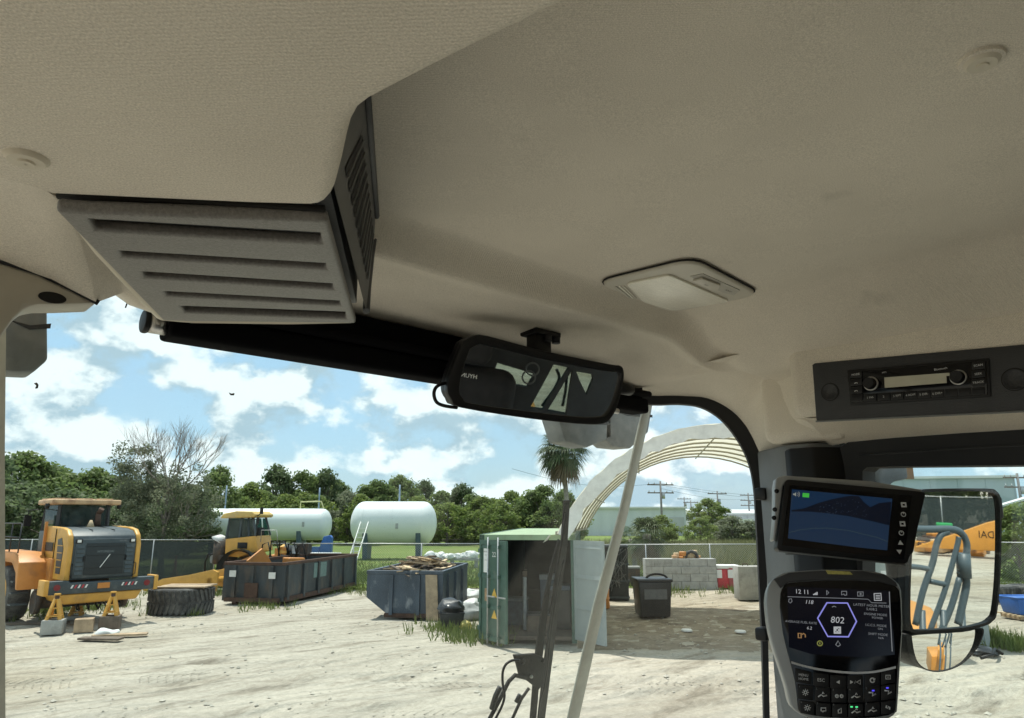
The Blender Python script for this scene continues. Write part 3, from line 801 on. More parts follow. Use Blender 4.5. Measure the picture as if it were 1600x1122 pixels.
b = MB(); b.prism(MN.pts([Zs(125, 108), Zs(1262, 215), Zs(1250, 330), Zs(1110, 330), Zs(120, 345)]), 0.0018, 0.0021); b.build('screen_sky', SKYS, cmn)
b = MB(); b.prism(MN.pts([Zs(118, 345), Zs(260, 325), Zs(430, 262), Zs(560, 225), Zs(720, 192), Zs(800, 182), Zs(880, 185), Zs(915, 225), Zs(940, 255), Zs(1010, 312), Zs(1110, 265), Zs(1250, 250), Zs(1228, 520), Zs(1050, 475), Zs(760, 412), Zs(500, 378), Zs(330, 362), Zs(118, 360)]), 0.0021, 0.0024); b.build('screen_heap', PIL, cmn)
rnd = random.Random(5)
HPL = emit('monitor rubble', (0.02, 0.03, 0.05), 0.7)
b = MB()
for k in range(60):
    x = rnd.uniform(430, 960); yt = 200 + abs(x-790)*0.22; y = rnd.uniform(yt+10, 375+max(0, x-500)*0.1)
    w_ = rnd.uniform(4, 16); h_ = rnd.uniform(3, 9)
    b.face([(*MN.p(*Zs(x, y)), 0.0025), (*MN.p(*Zs(x+w_, y-2)), 0.0025), (*MN.p(*Zs(x+w_*0.8, y+h_)), 0.0025), (*MN.p(*Zs(x-2, y+h_)), 0.0025)])
hp = b.build('screen_rubble', HPL, cmn); hp['kind'] = 'stuff'
b = MB(); b.tube([(*MN.p(*Zs(x, y)), 0.0022) for x, y in ((85, 602), (200, 570), (350, 552), (520, 548), (760, 575), (940, 620), (1080, 652), (1215, 705))], 0.00022, 4); b.build('guide_line', emit('monitor guide line', (0.05, 0.08, 0.07), 0.6), cmn)
spk = emit('monitor symbols', (0.30, 0.31, 0.27), 0.5)
b = MB(); b.face([(*MN.p(*Zs(135, 155)), .0024), (*MN.p(*Zs(150, 158)), .0024), (*MN.p(*Zs(170, 140)), .0024), (*MN.p(*Zs(170, 190)), .0024), (*MN.p(*Zs(150, 175)), .0024), (*MN.p(*Zs(135, 172)), .0024)])
for rr in (22, 38):
    b.tube([(*MN.p(*Zs(172+rr*math.cos(a), 166+rr*math.sin(a))), 0.0024) for a in [R(-50+20*i) for i in range(6)]], 0.0004, 4)
b.build('speaker_symbol', spk, cmn)
b = MB(); b.prism(MN.pts([Zs(245, 150), Zs(320, 155), Zs(316, 203), Zs(242, 196)]), 0.0021, 0.0025); b.build('battery_symbol', emit('monitor green', (0.05, 0.42, 0.05), 0.6), cmn)
for k, (x, y) in enumerate(((882, 415), (880, 472), (875, 528), (868, 583), (862, 640), (856, 695))):
    u, v = MN.p(*Zm(x, y)); s_ = 0.0034; b = MB()
    if k in (0, 2): b.ring([(u-s_, v-s_), (u+s_, v-s_), (u+s_, v+s_), (u-s_, v+s_)], [(u-s_*.5, v-s_*.4), (u+s_*.5, v-s_*.4), (u+s_*.5, v+s_*.4), (u-s_*.5, v+s_*.4)], 0.001, 0.0018)
    elif k in (1, 3):
        rr = s_*0.85; b.tube([(u+rr*math.cos(a), v+rr*math.sin(a), 0.0016) for a in [R(30*i) for i in range(12)]], 0.0006, 5, closed=True); b.tube([(u, v+0.0003, 0.0016), (u, v+0.003, 0.0016)], 0.0005, 5)
    elif k == 4: b.prism([(u-s_, v-s_*.8), (u+s_, v-s_*.8), (u, v+s_*.9)], 0.001, 0.0018)
    else: b.prism([(u-s_, v+s_*.8), (u+s_, v+s_*.8), (u, v-s_*.9)], 0.001, 0.0018)
    b.build('key_symbol', PRINT, cmn, recalc=True)
b = MB(); b.prism(MN.pts([Zm(130, 250), Zm(178, 236), Zm(700, 270), Zm(1000, 320), Zm(1010, 345), Zm(190, 275), Zm(170, 300), Zm(140, 520), Zm(124, 628), Zm(108, 622), Zm(120, 500), Zm(122, 300)]), -0.034, -0.006); b.bevel(0.002, 2); b.build('bracket', SILVP, cmn, smooth=True)
for (x, y) in ((131, 330), (120, 440), (116, 490)):
    u, v = MN.p(*Zm(x, y)); b = MB(); b.lathe([(0.0032, -0.006), (0.0030, -0.0035), (0.0002, -0.0035)], 14, Matrix.Translation((u, v, 0))); b.build('screw', BLACK, cmn, recalc=True)
am = MN.p(1300, 820)
b = MB(); b.box((am[0]-0.03, am[1]-0.03, -0.20), (am[0]+0.03, am[1]+0.03, -0.028)); b.build('mount_arm', BLACK, cmn)
b = MB(); b.tube([(*MN.p(*Zm(140, 690)), -0.002), (*MN.p(*Zm(900, 772)), -0.002)], 0.0012, 6); b.build('lower_edge', GREYP, cmn)

# --- machine display with keypad
CP = Plane(atd(1300, 1000, 1.08), Vector((-0.84, -0.52, 0.14)).normalized())
clu = thing('machine_display', 'rounded grey machine display with a dark screen reading 802 over a black keypad', 'display', M=CP.M)
def Zk(x, y): return (1180 + x/3.8095, 880 + y/3.8095)
body = [(62, 230), (68, 170), (92, 110), (140, 72), (200, 52), (420, 38), (640, 42), (770, 64), (838, 108), (868, 160), (876, 300), (876, 420), (862, 640), (848, 860), (838, 890), (800, 922), (700, 945), (500, 950), (330, 925), (240, 882), (206, 838), (188, 760), (165, 680), (135, 590), (100, 480), (72, 350)]
face_ = [(146, 260), (150, 180), (168, 140), (205, 118), (350, 106), (500, 101), (700, 108), (800, 124), (846, 150), (860, 200), (868, 420), (846, 620), (834, 860), (822, 880), (790, 905), (640, 922), (420, 915), (290, 895), (256, 870), (248, 800), (235, 700), (205, 580), (165, 420)]
bs = subdiv(CP.pts([Zk(*p) for p in body + body[:1]]), 2)[:-1]
fs = subdiv(CP.pts([Zk(*p) for p in face_ + face_[:1]]), 2)[:-1]
b = MB(); b.prism(bs, -0.045, 0.0); b.bevel(0.006, 3, 50); b.build('bezel', SILVP, clu, smooth=True)
b = MB(); b.prism(fs, -0.002, 0.0022); b.bevel(0.001, 2, 60); b.build('face', GLOSSB, clu, smooth=True)
b = MB(); b.prism(CP.pts([Zk(*p) for p in ((110, 95), (200, 58), (420, 44), (640, 48), (770, 70), (835, 112), (845, 140), (700, 104), (500, 97), (350, 102), (200, 114), (150, 150))]), -0.001, 0.0035); b.bevel(0.001, 2); b.build('hood', DARKP, clu, smooth=True)
b = MB(); b.prism(CP.pts([Zk(*p) for p in ((418, 44), (560, 52), (578, 70), (430, 66))]), 0.003, 0.0042); b.build('sticker', mat('yellow sticker', (0.42, 0.38, 0.10), 0.5, var=0.25, scale=300), clu)
b = MB(); b.prism(CP.pts([Zk(*p) for p in ((190, 140), (790, 165), (822, 430), (828, 545), (640, 560), (480, 552), (330, 540), (200, 500))]), 0.0016, 0.0026); b.build('screen', emit('display screen', (0.006, 0.007, 0.014), 0.25, (0.004, 0.004, 0.005)), clu)
arc = subdiv([(213, 583), (300, 608), (400, 628), (560, 644), (700, 640), (832, 612)], 4)
b = MB(); A_ = [CP.p(*Zk(*p)) for p in arc]; B_ = [CP.p(*Zk(p[0], p[1]+13)) for p in arc]
b.loft([[(u, v, 0.001) for u, v in A_], [(u, v, 0.005) for u, v in A_], [(u, v, 0.005) for u, v in B_], [(u, v, 0.001) for u, v in B_]], smooth=False); b.build('silver_trim', METAL, clu, recalc=True)
UI = emit('display white', (0.62, 0.64, 0.66), 0.42); UID = emit('display dim', (0.34, 0.36, 0.38), 0.34); UIB = emit('display violet', (0.30, 0.30, 0.85), 0.55); UIO = emit('display amber', (0.42, 0.24, 0.10), 0.4); UIY = emit('display olive', (0.30, 0.32, 0.08), 0.4)
slope = R(-2.2)
def ktext(s, x, y, h, m_, shear=0.0, align='CENTER', w=0.0030):
    u, v = CP.p(*Zk(x, y)); sz = abs(CP.p(*Zk(x, y-h))[1]-v)*1.42
    return text(s, clu, (u, v, w), sz, m_, rot=slope, shear=shear, align=align)
ktext('12 11', 278, 172, 26, UI); ktext('118', 318, 233, 23, UI, 0.25); ktext('802', 485, 340, 38, UI, 0.2)
ktext('AVERAGE FUEL RATE', 270, 352, 14, UID, 0.15); ktext('6.2', 320, 387, 18, UI, 0.2)
ktext('LATEST HOUR METER', 688, 253, 15, UID, 0.15); ktext('5,438.2', 690, 275, 15, UID, 0.1)
ktext('ENGINE MODE', 712, 306, 14, UID, 0.15); ktext('POWER', 725, 327, 13, UID)
ktext('I.C.C.S. MODE', 715, 371, 14, UID, 0.15); ktext('ON', 742, 392, 13, UID); ktext('SHIFT MODE', 727, 424, 14, UID, 0.15); ktext('N/A', 746, 446, 13, UID)
def kline(P, m_, r=0.0005, closed=False, name='screen_line', w=0.0031):
    b = MB(); b.tube([(*CP.p(*Zk(*p)), w) for p in P], r, 5, closed=closed); return b.build(name, m_, clu)
kline([(425, 236), (547, 238), (600, 347), (552, 438), (430, 436), (370, 328)], UIB, 0.0010, True, 'hexagon')
kline([(192, 200), (400, 206), (600, 212), (670, 215), (690, 236), (778, 238)], UID, 0.0004)
kline([(795, 170), (800, 300), (812, 525)], UID, 0.0006)
kline([(705, 182), (745, 180), (748, 222), (707, 222)], UI, 0.0007, True, 'menu_symbol')
for y in (192, 202, 212): kline([(714, y), (740, y)], UI, 0.0005, name='menu_symbol')
for k in range(4): kline([(346+k*7, 190), (346+k*7, 184-k*4)], UI, 0.0007, name='signal_symbol')
kline([(512, 168), (542, 168), (542, 190), (530, 192), (526, 184), (512, 190)], UID, 0.0006, True, 'tractor_symbol')
kline([(607, 172), (640, 172), (640, 196), (607, 196)], UID, 0.0006, True, 'plus_symbol'); kline([(618, 184), (632, 184)], UID, 0.0005, name='plus_symbol'); kline([(625, 177), (625, 191)], UID, 0.0005, name='plus_symbol')
kline([(424, 162), (436, 176), (424, 190)], UID, 0.0006, True, 'bluetooth_symbol')
kline([(470, 382), (503, 382), (503, 415), (470, 415)], UI, 0.0016, True, 'gear_symbol'); kline([(486+9*math.cos(R(a)), 398+9*math.sin(R(a))) for a in range(0, 360, 45)], UI, 0.0007, True, 'gear_symbol')
kline([(383+15*math.cos(R(a)), 477+15*math.sin(R(a))) for a in range(0, 360, 30)], UIY, 0.0007, True, 'warning_symbol'); kline([(383, 470), (383, 484)], UIY, 0.0007, name='warning_symbol')
kline([(491, 462), (505, 486), (491, 496), (477, 486)], UID, 0.0006, True, 'drop_symbol')
kline([(255, 418), (272, 418), (272, 444), (255, 444)], UIO, 0.0010, True, 'fuel_symbol'); kline([(278, 425), (286, 418), (296, 425), (297, 442)], UIO, 0.0008, name='fuel_symbol')
kline([(200, 215), (214, 212), (218, 228), (208, 238), (198, 230)], UID, 0.0005, True, 'temperature_symbol')
kline([(455, 262), (468, 256), (480, 262)], UID, 0.0005, name='eco_symbol')
# keys
def keyrow(y0, y1, sag, xs_, lab):
    for k in range(6):
        xa, xb = xs_[k]+4, xs_[k+1]-4
        def sg(x): return sag*math.sin(math.pi*(x-220)/640.0)
        q = [(xa, y0+sg(xa)), (xb, y0+sg(xb)), (xb, y1+sg(xb)), (xa, y1+sg(xa))]
        b = MB(); b.prism(CP.pts([Zk(*p) for p in q]), 0.0018, 0.0042); b.bevel(0.0008, 2); o = b.build('key', BLACK, clu, smooth=True)
        cx = (xa+xb)/2; cy = (y0+y1)/2 + sg(cx)
        yield k, o, cx, cy
KX1 = [232, 338, 440, 543, 645, 742, 832]; KX2 = [246, 348, 448, 546, 645, 742, 832]; KX3 = [262, 355, 452, 548, 645, 742, 830]
for k, o, cx, cy in keyrow(620, 700, 48, KX1, None):
    if k == 0: ktext('MENU', cx, cy-9, 15, PRINT, w=0.0046); ktext('HOME', cx, cy+14, 15, PRINT, w=0.0046)
    elif k == 1: ktext('ESC', cx, cy, 19, PRINT, w=0.0046)
    elif k == 2:
        b = MB(); b.prism(CP.pts([Zk(cx-12, cy), Zk(cx+8, cy-11), Zk(cx+8, cy+11)]), 0.004, 0.0047); b.build('arrow_symbol', PRINT, clu)
    elif k == 3:
        b = MB(); b.prism(CP.pts([Zk(cx-14, cy), Zk(cx-32, cy-11), Zk(cx-32, cy+11)]), 0.004, 0.0047); b.build('arrow_symbol', PRINT, clu)
        kline([(cx-6, cy+10), (cx, cy-10)], DIMPRINT, 0.0005, w=0.0046, name='horn_symbol'); kline([(cx+6, cy), (cx+28, cy-13), (cx+28, cy+13)], PRINT, 0.0006, True, 'horn_symbol', 0.0046)
    elif k == 4: kline([(cx+13*math.cos(R(a)), cy+13*math.sin(R(a))) for a in range(20, 330, 30)], PRINT, 0.0008, False, 'return_symbol', 0.0046); kline([(cx+14, cy-12), (cx+14, cy-2), (cx+4, cy-2)], PRINT, 0.0007, False, 'return_symbol', 0.0046)
    else: kline([(cx-14, cy-11), (cx+13, cy-11), (cx+13, cy+11), (cx-14, cy+11)], PRINT, 0.0006, True, 'page_symbol', 0.0046); kline([(cx-6, cy), (cx+7, cy)], PRINT, 0.0005, False, 'page_symbol', 0.0046)
for row, (y0, y1, xs_) in enumerate(((712, 800, KX2), (808, 884, KX3))):
    for k, o, cx, cy in keyrow(y0, y1, 30, xs_, None):
        if k < 5 or row == 1: ktext('123450'[k] if row == 0 and k < 5 else ('678900'[k] if k < 5 else ''), cx-36, cy-34, 11, DIMPRINT, w=0.0046)
        W_ = 0.0046
        if (row, k) == (0, 0) or (row, k) == (1, 0):
            kline([(cx+9*math.cos(R(a)), cy+9*math.sin(R(a))) for a in range(0, 360, 45)], PRINT, 0.0007, True, 'lamp_symbol', W_)
            for a in range(0, 360, 45): kline([(cx+14*math.cos(R(a)), cy+14*math.sin(R(a))), (cx+20*math.cos(R(a)), cy+20*math.sin(R(a)))], PRINT, 0.0006, False, 'lamp_symbol', W_)
        elif (row, k) == (0, 2):
            for s_ in (-1, 1): kline([(cx+s_*14+8*math.cos(R(a)), cy+4+8*math.sin(R(a))) for a in range(0, 360, 45)], PRINT, 0.0009, True, 'axle_symbol', W_)
        elif (row, k) in ((0, 1), (0, 3), (1, 3), (1, 4)):
            kline([(cx-26, cy+15), (cx-8, cy+2), (cx+4, cy+12), (cx+26, cy+6)], PRINT, 0.0008, False, 'boom_symbol', W_); kline([(cx-2, cy-2), (cx+3, cy-14), (cx+9, cy-2)], PRINT, 0.0006, False, 'boom_symbol', W_)
        elif (row, k) in ((0, 4), (0, 5)):
            kline([(cx-22, cy-10), (cx+4, cy-8), (cx-2, cy+10), (cx+20, cy-2)], PRINT, 0.0009, False, 'bucket_symbol', W_)
        elif (row, k) == (1, 1): kline([(cx-14, cy-10), (cx+14, cy-10), (cx+14, cy+8), (cx, cy+8), (cx-5, cy+14), (cx-6, cy+8), (cx-14, cy+8)], PRINT, 0.0007, True, 'bubble_symbol', W_)
        elif (row, k) == (1, 2): kline([(cx-9, cy-2), (cx+9, cy-14), (cx+9, cy+14), (cx-9, cy+14)], PRINT, 0.0007, True, 'door_symbol', W_)
        else: kline([(cx-8, cy-12), (cx-12, cy), (cx, cy+4)], PRINT, 0.0009, False, 'turn_symbol', W_); kline([(cx+8, cy+12), (cx+12, cy), (cx, cy-4)], PRINT, 0.0009, False, 'turn_symbol', W_)
LEDG = emit('green led', (0.08, 0.75, 0.25), 0.9); LEDB = emit('blue led', (0.08, 0.06, 0.85), 0.9)
for (x, y, m_) in ((570, 853, LEDG), (600, 854, LEDG), (698, 757, LEDB), (782, 741, LEDB)):
    b = MB(); b.prism(CP.pts([Zk(x-7, y-4), Zk(x+7, y-4), Zk(x+7, y+4), Zk(x-7, y+4)]), 0.0042, 0.0052); b.build('led', m_, clu)
am = CP.p(1300, 1000)
b = MB(); b.box((am[0]-0.05, am[1]-0.06, -0.22), (am[0]+0.04, am[1]+0.06, -0.044)); b.build('mount_arm', BLACK, clu)

# --- wiper outside the glass
WO = Plane(WP.o - WN*0.035, WN)
wip = thing('windshield_wiper', 'black windshield wiper with twin arms and a hose loop outside the glass', 'wiper', M=WO.M)
def wtube(P, r, name, m_, off=0.0, n=8):
    b = MB(); b.tube([(*WO.p(*p), off) for p in P], r, n); return b.build(name, m_, wip)
WIPB = mat('worn black wiper paint', (0.010, 0.010, 0.010), 0.6, var=0.3, scale=40, dirt=(0.05, 0.032, 0.022), dscale=14, damt=(0.58, 0.72), spec=0.25)
b = MB(); b.prism(WO.pts([(880, 781), (889, 781), (885, 850), (869, 970), (859, 1050), (850, 1122), (840, 1200), (829, 1200), (839, 1122), (849, 1030), (859, 960), (874, 860)]), 0.000, 0.004); b.bevel(0.0008, 1); b.build('blade', BLACK, wip)
wtube([(879, 800), (872, 850), (862, 905), (854, 955)], 0.0028, 'blade_spine', WIPB, 0.010)
b = MB(); b.prism(WO.pts([(868, 840), (871, 842), (856, 905), (847, 985), (842, 1030), (837, 1070), (833, 1122), (828, 1200), (819, 1200), (824, 1122), (829, 1060), (832, 1020), (840, 960), (853, 895)]), 0.006, 0.011); b.bevel(0.001, 2); b.build('arm', WIPB, wip, smooth=True)
b = MB(); b.prism(WO.pts([(795, 1018), (828, 1016), (842, 1022), (842, 1060), (834, 1072), (816, 1058), (804, 1050), (800, 1034)]), 0.010, 0.017); b.bevel(0.002, 2); b.build('pivot_plate', WIPB, wip, smooth=True)
for (x, y, r_) in ((821, 1050, 0.0035), (808, 1027, 0.006), (839, 1026, 0.004)):
    u, v = WO.p(x, y); b = MB(); b.lathe([(r_, 0.016), (r_, 0.020), (r_*0.7, 0.022), (0.0002, 0.022)], 12, Matrix.Translation((u, v, 0))); b.build('pivot_nut', METAL if r_ < 0.0038 else BLACK, wip, recalc=True)
wtube([(812, 1052), (796, 1048), (786, 1058), (770, 1090), (752, 1124), (730, 1170)], 0.0045, 'drive_rod', WIPB, 0.018)
wtube([(818, 1068), (806, 1085), (790, 1120), (770, 1165)], 0.0034, 'drive_rod', WIPB, 0.018)
wtube([(773, 1066), (766, 1080), (760, 1100)], 0.0058, 'rod_sleeve', BLACK, 0.018)
wtube([(804, 1078), (798, 1090)], 0.005, 'rod_sleeve', BLACK, 0.018)
wtube(subdiv([(799, 1022), (788, 1022), (778, 1028), (773, 1040), (773, 1058), (776, 1076), (772, 1092), (764, 1108), (752, 1130)], 4), 0.0026, 'washer_hose', BLACK, 0.026)
wtube(subdiv([(873, 870), (862, 920), (852, 990), (847, 1040), (842, 1070), (836, 1090), (832, 1130)], 4), 0.0022, 'washer_hose', BLACK, 0.016)

# --- work lamps under the roof overhang
LAMPG = mat('dusty grey lamp housing', (0.20, 0.215, 0.22), 0.6, var=0.2, scale=18, dirt=(0.30, 0.31, 0.30), dscale=12, damt=(0.5, 0.7))
WL = Plane(Vector((0, 1.10, CH)), Vector((0, -1, 0)))
def lamp(P, label, px):
    t_ = thing('work_lamp', label, 'lamp', M=WL.M, group='work lamps outside the windshield')
    q = WL.pts(P); b = MB(); b.prism(q, -0.055, 0.0); b.bevel(0.004, 2); b.build('housing', LAMPG, t_, smooth=True)
    b = MB(); b.prism(shrink(q, 0.86), -0.064, -0.0545); b.build('lens', mat('lamp lens', (0.5, 0.52, 0.52), 0.15, var=0.05), t_)
    u = sum(p[0] for p in q)/len(q); v = max(p[1] for p in q)
    b = MB(); b.box((u-0.012, v-0.01, -0.05), (u+0.012, 0.44, -0.03)); b.build('bracket', BLACK, t_)
    b = MB(); zz_ = (min(p[1] for p in q)*0.35+v*0.65); b.face([(q[0][0]*0.9+u*0.1, zz_, 0.001), (u, zz_-0.01, 0.001), (max(p[0] for p in q)*0.9+u*0.1, zz_-0.004, 0.001), (max(p[0] for p in q)*0.9+u*0.1, zz_+0.003, 0.001), (u, zz_-0.004, 0.001)]); b.build('cooling_fin', DARKP, t_)
lamp([(8, 470), (74, 466), (75, 562), (52, 582), (6, 580)], 'dusty grey work lamp outside the glass at the left edge', 40)
lamp([(872, 652), (955, 640), (956, 684), (918, 699), (884, 690)], 'dusty grey work lamp just below the rear-view mirror', 905)
lamp([(948, 628), (1022, 622), (1013, 676), (985, 701), (958, 698), (946, 688)], 'dusty grey work lamp crossed by the pale glass joint', 985)

# --- outside mirror of our own machine, and what stands behind us
OMn = Vector((-0.47, -0.88, -0.040)).normalized()
OM = Plane(atd(1490, 880, 1.66), OMn)
sm = thing('side_mirror', 'tall outside mirror over a rounded wide-angle mirror, reflecting the ladder rails', 'mirror', M=OM.M)
m1 = [(1432, 772), (1445, 767), (1535, 766), (1552, 770), (1559, 784), (1560, 830), (1558, 900), (1553, 955), (1546, 968), (1534, 975), (1500, 982), (1432, 986), (1421, 980), (1418, 960), (1419, 900), (1424, 820)]
m2 = [(1419, 992), (1436, 990), (1500, 986), (1528, 981), (1530, 992), (1521, 1012), (1503, 1032), (1484, 1043), (1462, 1048), (1444, 1045), (1430, 1035), (1423, 1018)]
for P, nm, bulge in ((m1, 'upper', 0.04), (m2, 'lower', 0.8)):
    q = subdiv(OM.pts(P + P[:1]), 3)[:-1]
    b = MB(); b.prism(shrink(q, 1.02), -0.05, -0.002); b.bevel(0.006, 2, 50); o = b.build('shell', BLACK, sm, smooth=True)
    b = MB(); b.ring(shrink(q, 1.025), shrink(q, 0.982), -0.004, 0.005 if nm == 'upper' else 0.007); b.build('rim', BLACK, o, recalc=True)
    b = MB(); b.dome(shrink(q, 0.99), -0.001, bulge, 14); b.build('mirror_glass', MIRROR, sm)
u, v = OM.p(1561, 793)
b = MB(); b.box((u-0.006, v-0.022, -0.02), (u+0.008, v+0.022, 0.004)); b.bevel(0.005, 2); b.build('hinge_knob', BLACK, sm, smooth=True)
b = MB(); b.tube([(*OM.p(1425, 970), -0.03), (*OM.p(1418, 860), -0.04), (*OM.p(1400, 760), -0.06), (*OM.p(1360, 735), -0.10), (*OM.p(1250, 715), -0.10)], 0.014, 10); b.build('arm', DARKP, sm)
b = MB(); b.prism(OM.pts([(1350, 726), (1455, 722), (1458, 748), (1438, 752), (1430, 757), (1440, 766), (1432, 772), (1400, 762), (1345, 757)]), -0.10, -0.06); b.bevel(0.006, 2); b.build('arm_bracket', LAMPG, sm, smooth=True)
b = MB(); b.prism(OM.pts([(1456, 726), (1470, 726), (1473, 748), (1461, 748)]), -0.10, -0.07); b.build('marker', mat('amber marker', (0.55, 0.30, 0.12), 0.4, var=0.1), sm)

def mirr(px, py, O=OM, plane_pt=None, plane_n=None):
    """where the line of sight, folded by the mirror, meets a plane"""
    d = ray(px, py).normalized(); h = hit(px, py, O.o, O.n); r = d - 2*d.dot(O.n)*O.n
    return h + r * ((plane_pt-h).dot(plane_n)/r.dot(plane_n))
RAILP = mat('blue grey rail paint', (0.075, 0.105, 0.12), 0.45, var=0.1, scale=8)
rail = thing('ladder_rail', 'blue-grey tubular ladder rails of our machine, seen in the outside mirror', 'rail', (0, 0, 0))
pp = Vector((1.6, -0.95, CH)); pn = Vector((0.25, 1, 0)).normalized()
def rt(P, r, name):
    b = MB(); b.tube([mirr(x, y, OM, pp, pn) for x, y in subdiv(P, 4)], r, 8); b.build(name, RAILP, rail)
rt([(1380, 820), (1440, 822), (1485, 822), (1505, 830), (1514, 850), (1510, 880), (1500, 900)], 0.015, 'rail_tube')
rt([(1420, 985), (1432, 930), (1450, 880), (1457, 850), (1466, 832), (1480, 826)], 0.014, 'rail_tube')
rt([(1445, 1000), (1470, 935), (1484, 890), (1496, 850), (1499, 835)], 0.012, 'rail_tube')
rt([(1498, 985), (1506, 950), (1513, 915), (1508, 895), (1500, 886)], 0.017, 'rail_tube')
rt([(1465, 1000), (1485, 955), (1500, 905)], 0.014, 'rail_tube')
rt([(1400, 884), (1425, 886), (1446, 890)], 0.011, 'rung')
rt([(1445, 910), (1478, 917)], 0.011, 'rung')
b = MB(); b.tube([mirr(1508, 884, OM, pp, pn) + Vector((0, 0, 0.05)), mirr(1508, 884, OM, pp, pn) - Vector((0, 0, 0.05))], 0.03, 10); b.build('joint_collar', RAILP, rail)
for (x, y) in ((1432, 960), (1470, 960), (1505, 960)):
    p = mirr(x, y, OM, pp, pn); b = MB(); b.tube([p, (p.x, p.y, 1.6)], 0.014, 8); b.build('rail_base', RAILP, rail)
fen = thing('rear_fender', 'orange fender and deck of our machine, caught in the outside mirror', 'fender', (0, 0, 0))
def fq(P, z): return [mirr(x, y, OM, Vector((0, 0, z)), UPV) for x, y in P]
fpz = fq([(1395, 940), (1446, 958), (1456, 972), (1452, 1003), (1395, 1003)], 1.85)
b = MB(); b.prism([(p.x, p.y) for p in fpz], 1.55, 1.85); b.bevel(0.03, 3); b.build('fender_top', LOADERY, fen, smooth=True)
cxf = sum(p.x for p in fpz)/5; cyf = sum(p.y for p in fpz)/5
b = MB(); b.box((cxf-0.5, cyf-1.2, 0.9), (cxf+0.12, cyf+0.3, 1.55)); b.bevel(0.04, 2); b.build('fender_side', LOADERY, fen, smooth=True)
b = MB(); b.box((1.42, -2.0, 1.30), (1.80, -0.15, 1.55)); b.bevel(0.04, 2); b.build('side_deck', LOADERY, fen, smooth=True)
b = MB(); b.box((1.50, -1.2, 1.551), (1.72, -0.8, 1.58)); b.build('step_plate', DARKP, fen)
hood = thing('engine_hood', 'orange engine hood behind our own cab', 'hood', (0, 0, 0))
b = MB(); b.box((0.05, -4.2, 1.3), (1.25, -1.35, 2.25)); b.bevel(0.12, 4); b.build('hood_shell', LOADERY, hood, smooth=True)
b = MB(); b.box((0.15, -4.3, 1.4), (1.15, -4.19, 2.1)); b.build('grille', DARKP, hood)

# --- seat, rear wall and floor behind the lens (seen in the rear-view mirror)
SEATC = mat('black seat cloth', (0.022, 0.022, 0.025), 0.9, var=0.2, scale=30, bump=0.2, bscale=300)
seat = thing('driver_seat', 'black driver seat with headrest, seen only in the rear-view mirror', 'seat', (0.56, -0.25, CH))
for nm, lo, hi, bv in (('seat_base', (-0.26, -0.28, -0.85), (0.26, 0.28, -0.68), 0.05), ('backrest', (-0.25, -0.36, -0.70), (0.25, -0.22, -0.01), 0.06), ('headrest', (-0.14, -0.34, 0.0), (0.14, -0.24, 0.17), 0.04), ('pedestal', (-0.15, -0.15, -1.30), (0.15, 0.15, -0.85), 0.02)):
    b = MB(); b.box(lo, hi); b.bevel(bv, 4); b.build(nm, SEATC, seat, smooth=True)
for dx_ in (-0.05, 0.05):
    b = MB(); b.cyl((dx_, -0.29, 0.0), (dx_, -0.29, 0.05), 0.008); b.build('headrest_post', METAL, seat)
tp_ = mirr(730, 588, MPn, Vector((0, -0.4685, 0)), Vector((0, 1, 0)))
text('HYUNDAI', seat, None, 0.022, mat('white stitched lettering', (0.8, 0.8, 0.8), 0.7, var=0.0), align='LEFT', M=Matrix.Translation((tp_.x-0.56, -0.2185, tp_.z-CH)) @ Matrix.Rotation(R(90), 4, 'X') @ Matrix.Rotation(R(180), 4, 'Y'))
rwall = thing('rear_wall', 'dark rear wall of the cab behind the seat, with slanted window openings', 'wall', (0, 0, CH), kind='structure')
RY = Vector((0, -0.96, 0)); RN = Vector((0, 1, 0))
holes = [[(868, 564), (896, 570), (848, 647), (824, 644)], [(903, 572), (899, 600), (891, 655), (856, 649)], [(909, 577), (938, 582), (941, 592), (929, 620), (914, 590)], [(764, 562), (832, 582), (818, 606), (754, 594)]]
b = MB(); edges = []
def loop(P):
    vs_ = [b.bm.verts.new(p) for p in P]
    for i in range(len(vs_)): edges.append(b.bm.edges.new((vs_[i], vs_[(i+1) % len(vs_)])))
loop([(-0.80, -0.96, -1.32), (1.40, -0.96, -1.32), (1.40, -0.96, 0.40), (-0.80, -0.96, 0.40)])
for h in holes: loop([mirr(x, y, MPn, RY, RN) - Vector((0, 0, CH)) for x, y in h])
loop([(-0.60, -0.96, -0.40), (0.30, -0.96, -0.40), (0.30, -0.96, 0.15), (-0.60, -0.96, 0.15)])
bmesh.ops.triangle_fill(b.bm, use_beauty=True, use_dissolve=False, edges=edges)
bmesh.ops.solidify(b.bm, geom=b.bm.faces[:], thickness=0.04)
b.build('bulkhead', mat('black cab lining', (0.050, 0.052, 0.056), 0.8, var=0.2, scale=10), rwall, recalc=True)
b = MB(); b.box((0.35, -1.03, -0.6), (1.38, -1.02, 0.38)); b.build('rear_pane', glassmat('dimming rear glass', (0.50, 0.56, 0.53), 0.05, 0.02, 4.0), rwall)  # dark tint added to dim the ground seen through the wall openings
for (x, y) in ((822, 588), (829, 573)):
    c = mirr(x, y, MPn, Vector((0, -0.93, 0)), RN) - Vector((0, 0, CH))
    b = MB(); b.tube([(c.x+0.03*math.cos(R(a)), c.y, c.z+0.03*math.sin(R(a))) for a in range(0, 360, 20)], 0.004, 6, closed=True); b.build('gauge_ring', GREYP, rwall)
b = MB(); b.box((1.31, -0.60, -0.5), (1.39, -0.50, 0.35)); b.build('door_post', DARKP, rwall)
b = MB(); b.box((1.31, -0.96, -1.32), (1.39, 0.50, -0.62)); b.build('side_wall', DARKP, rwall)
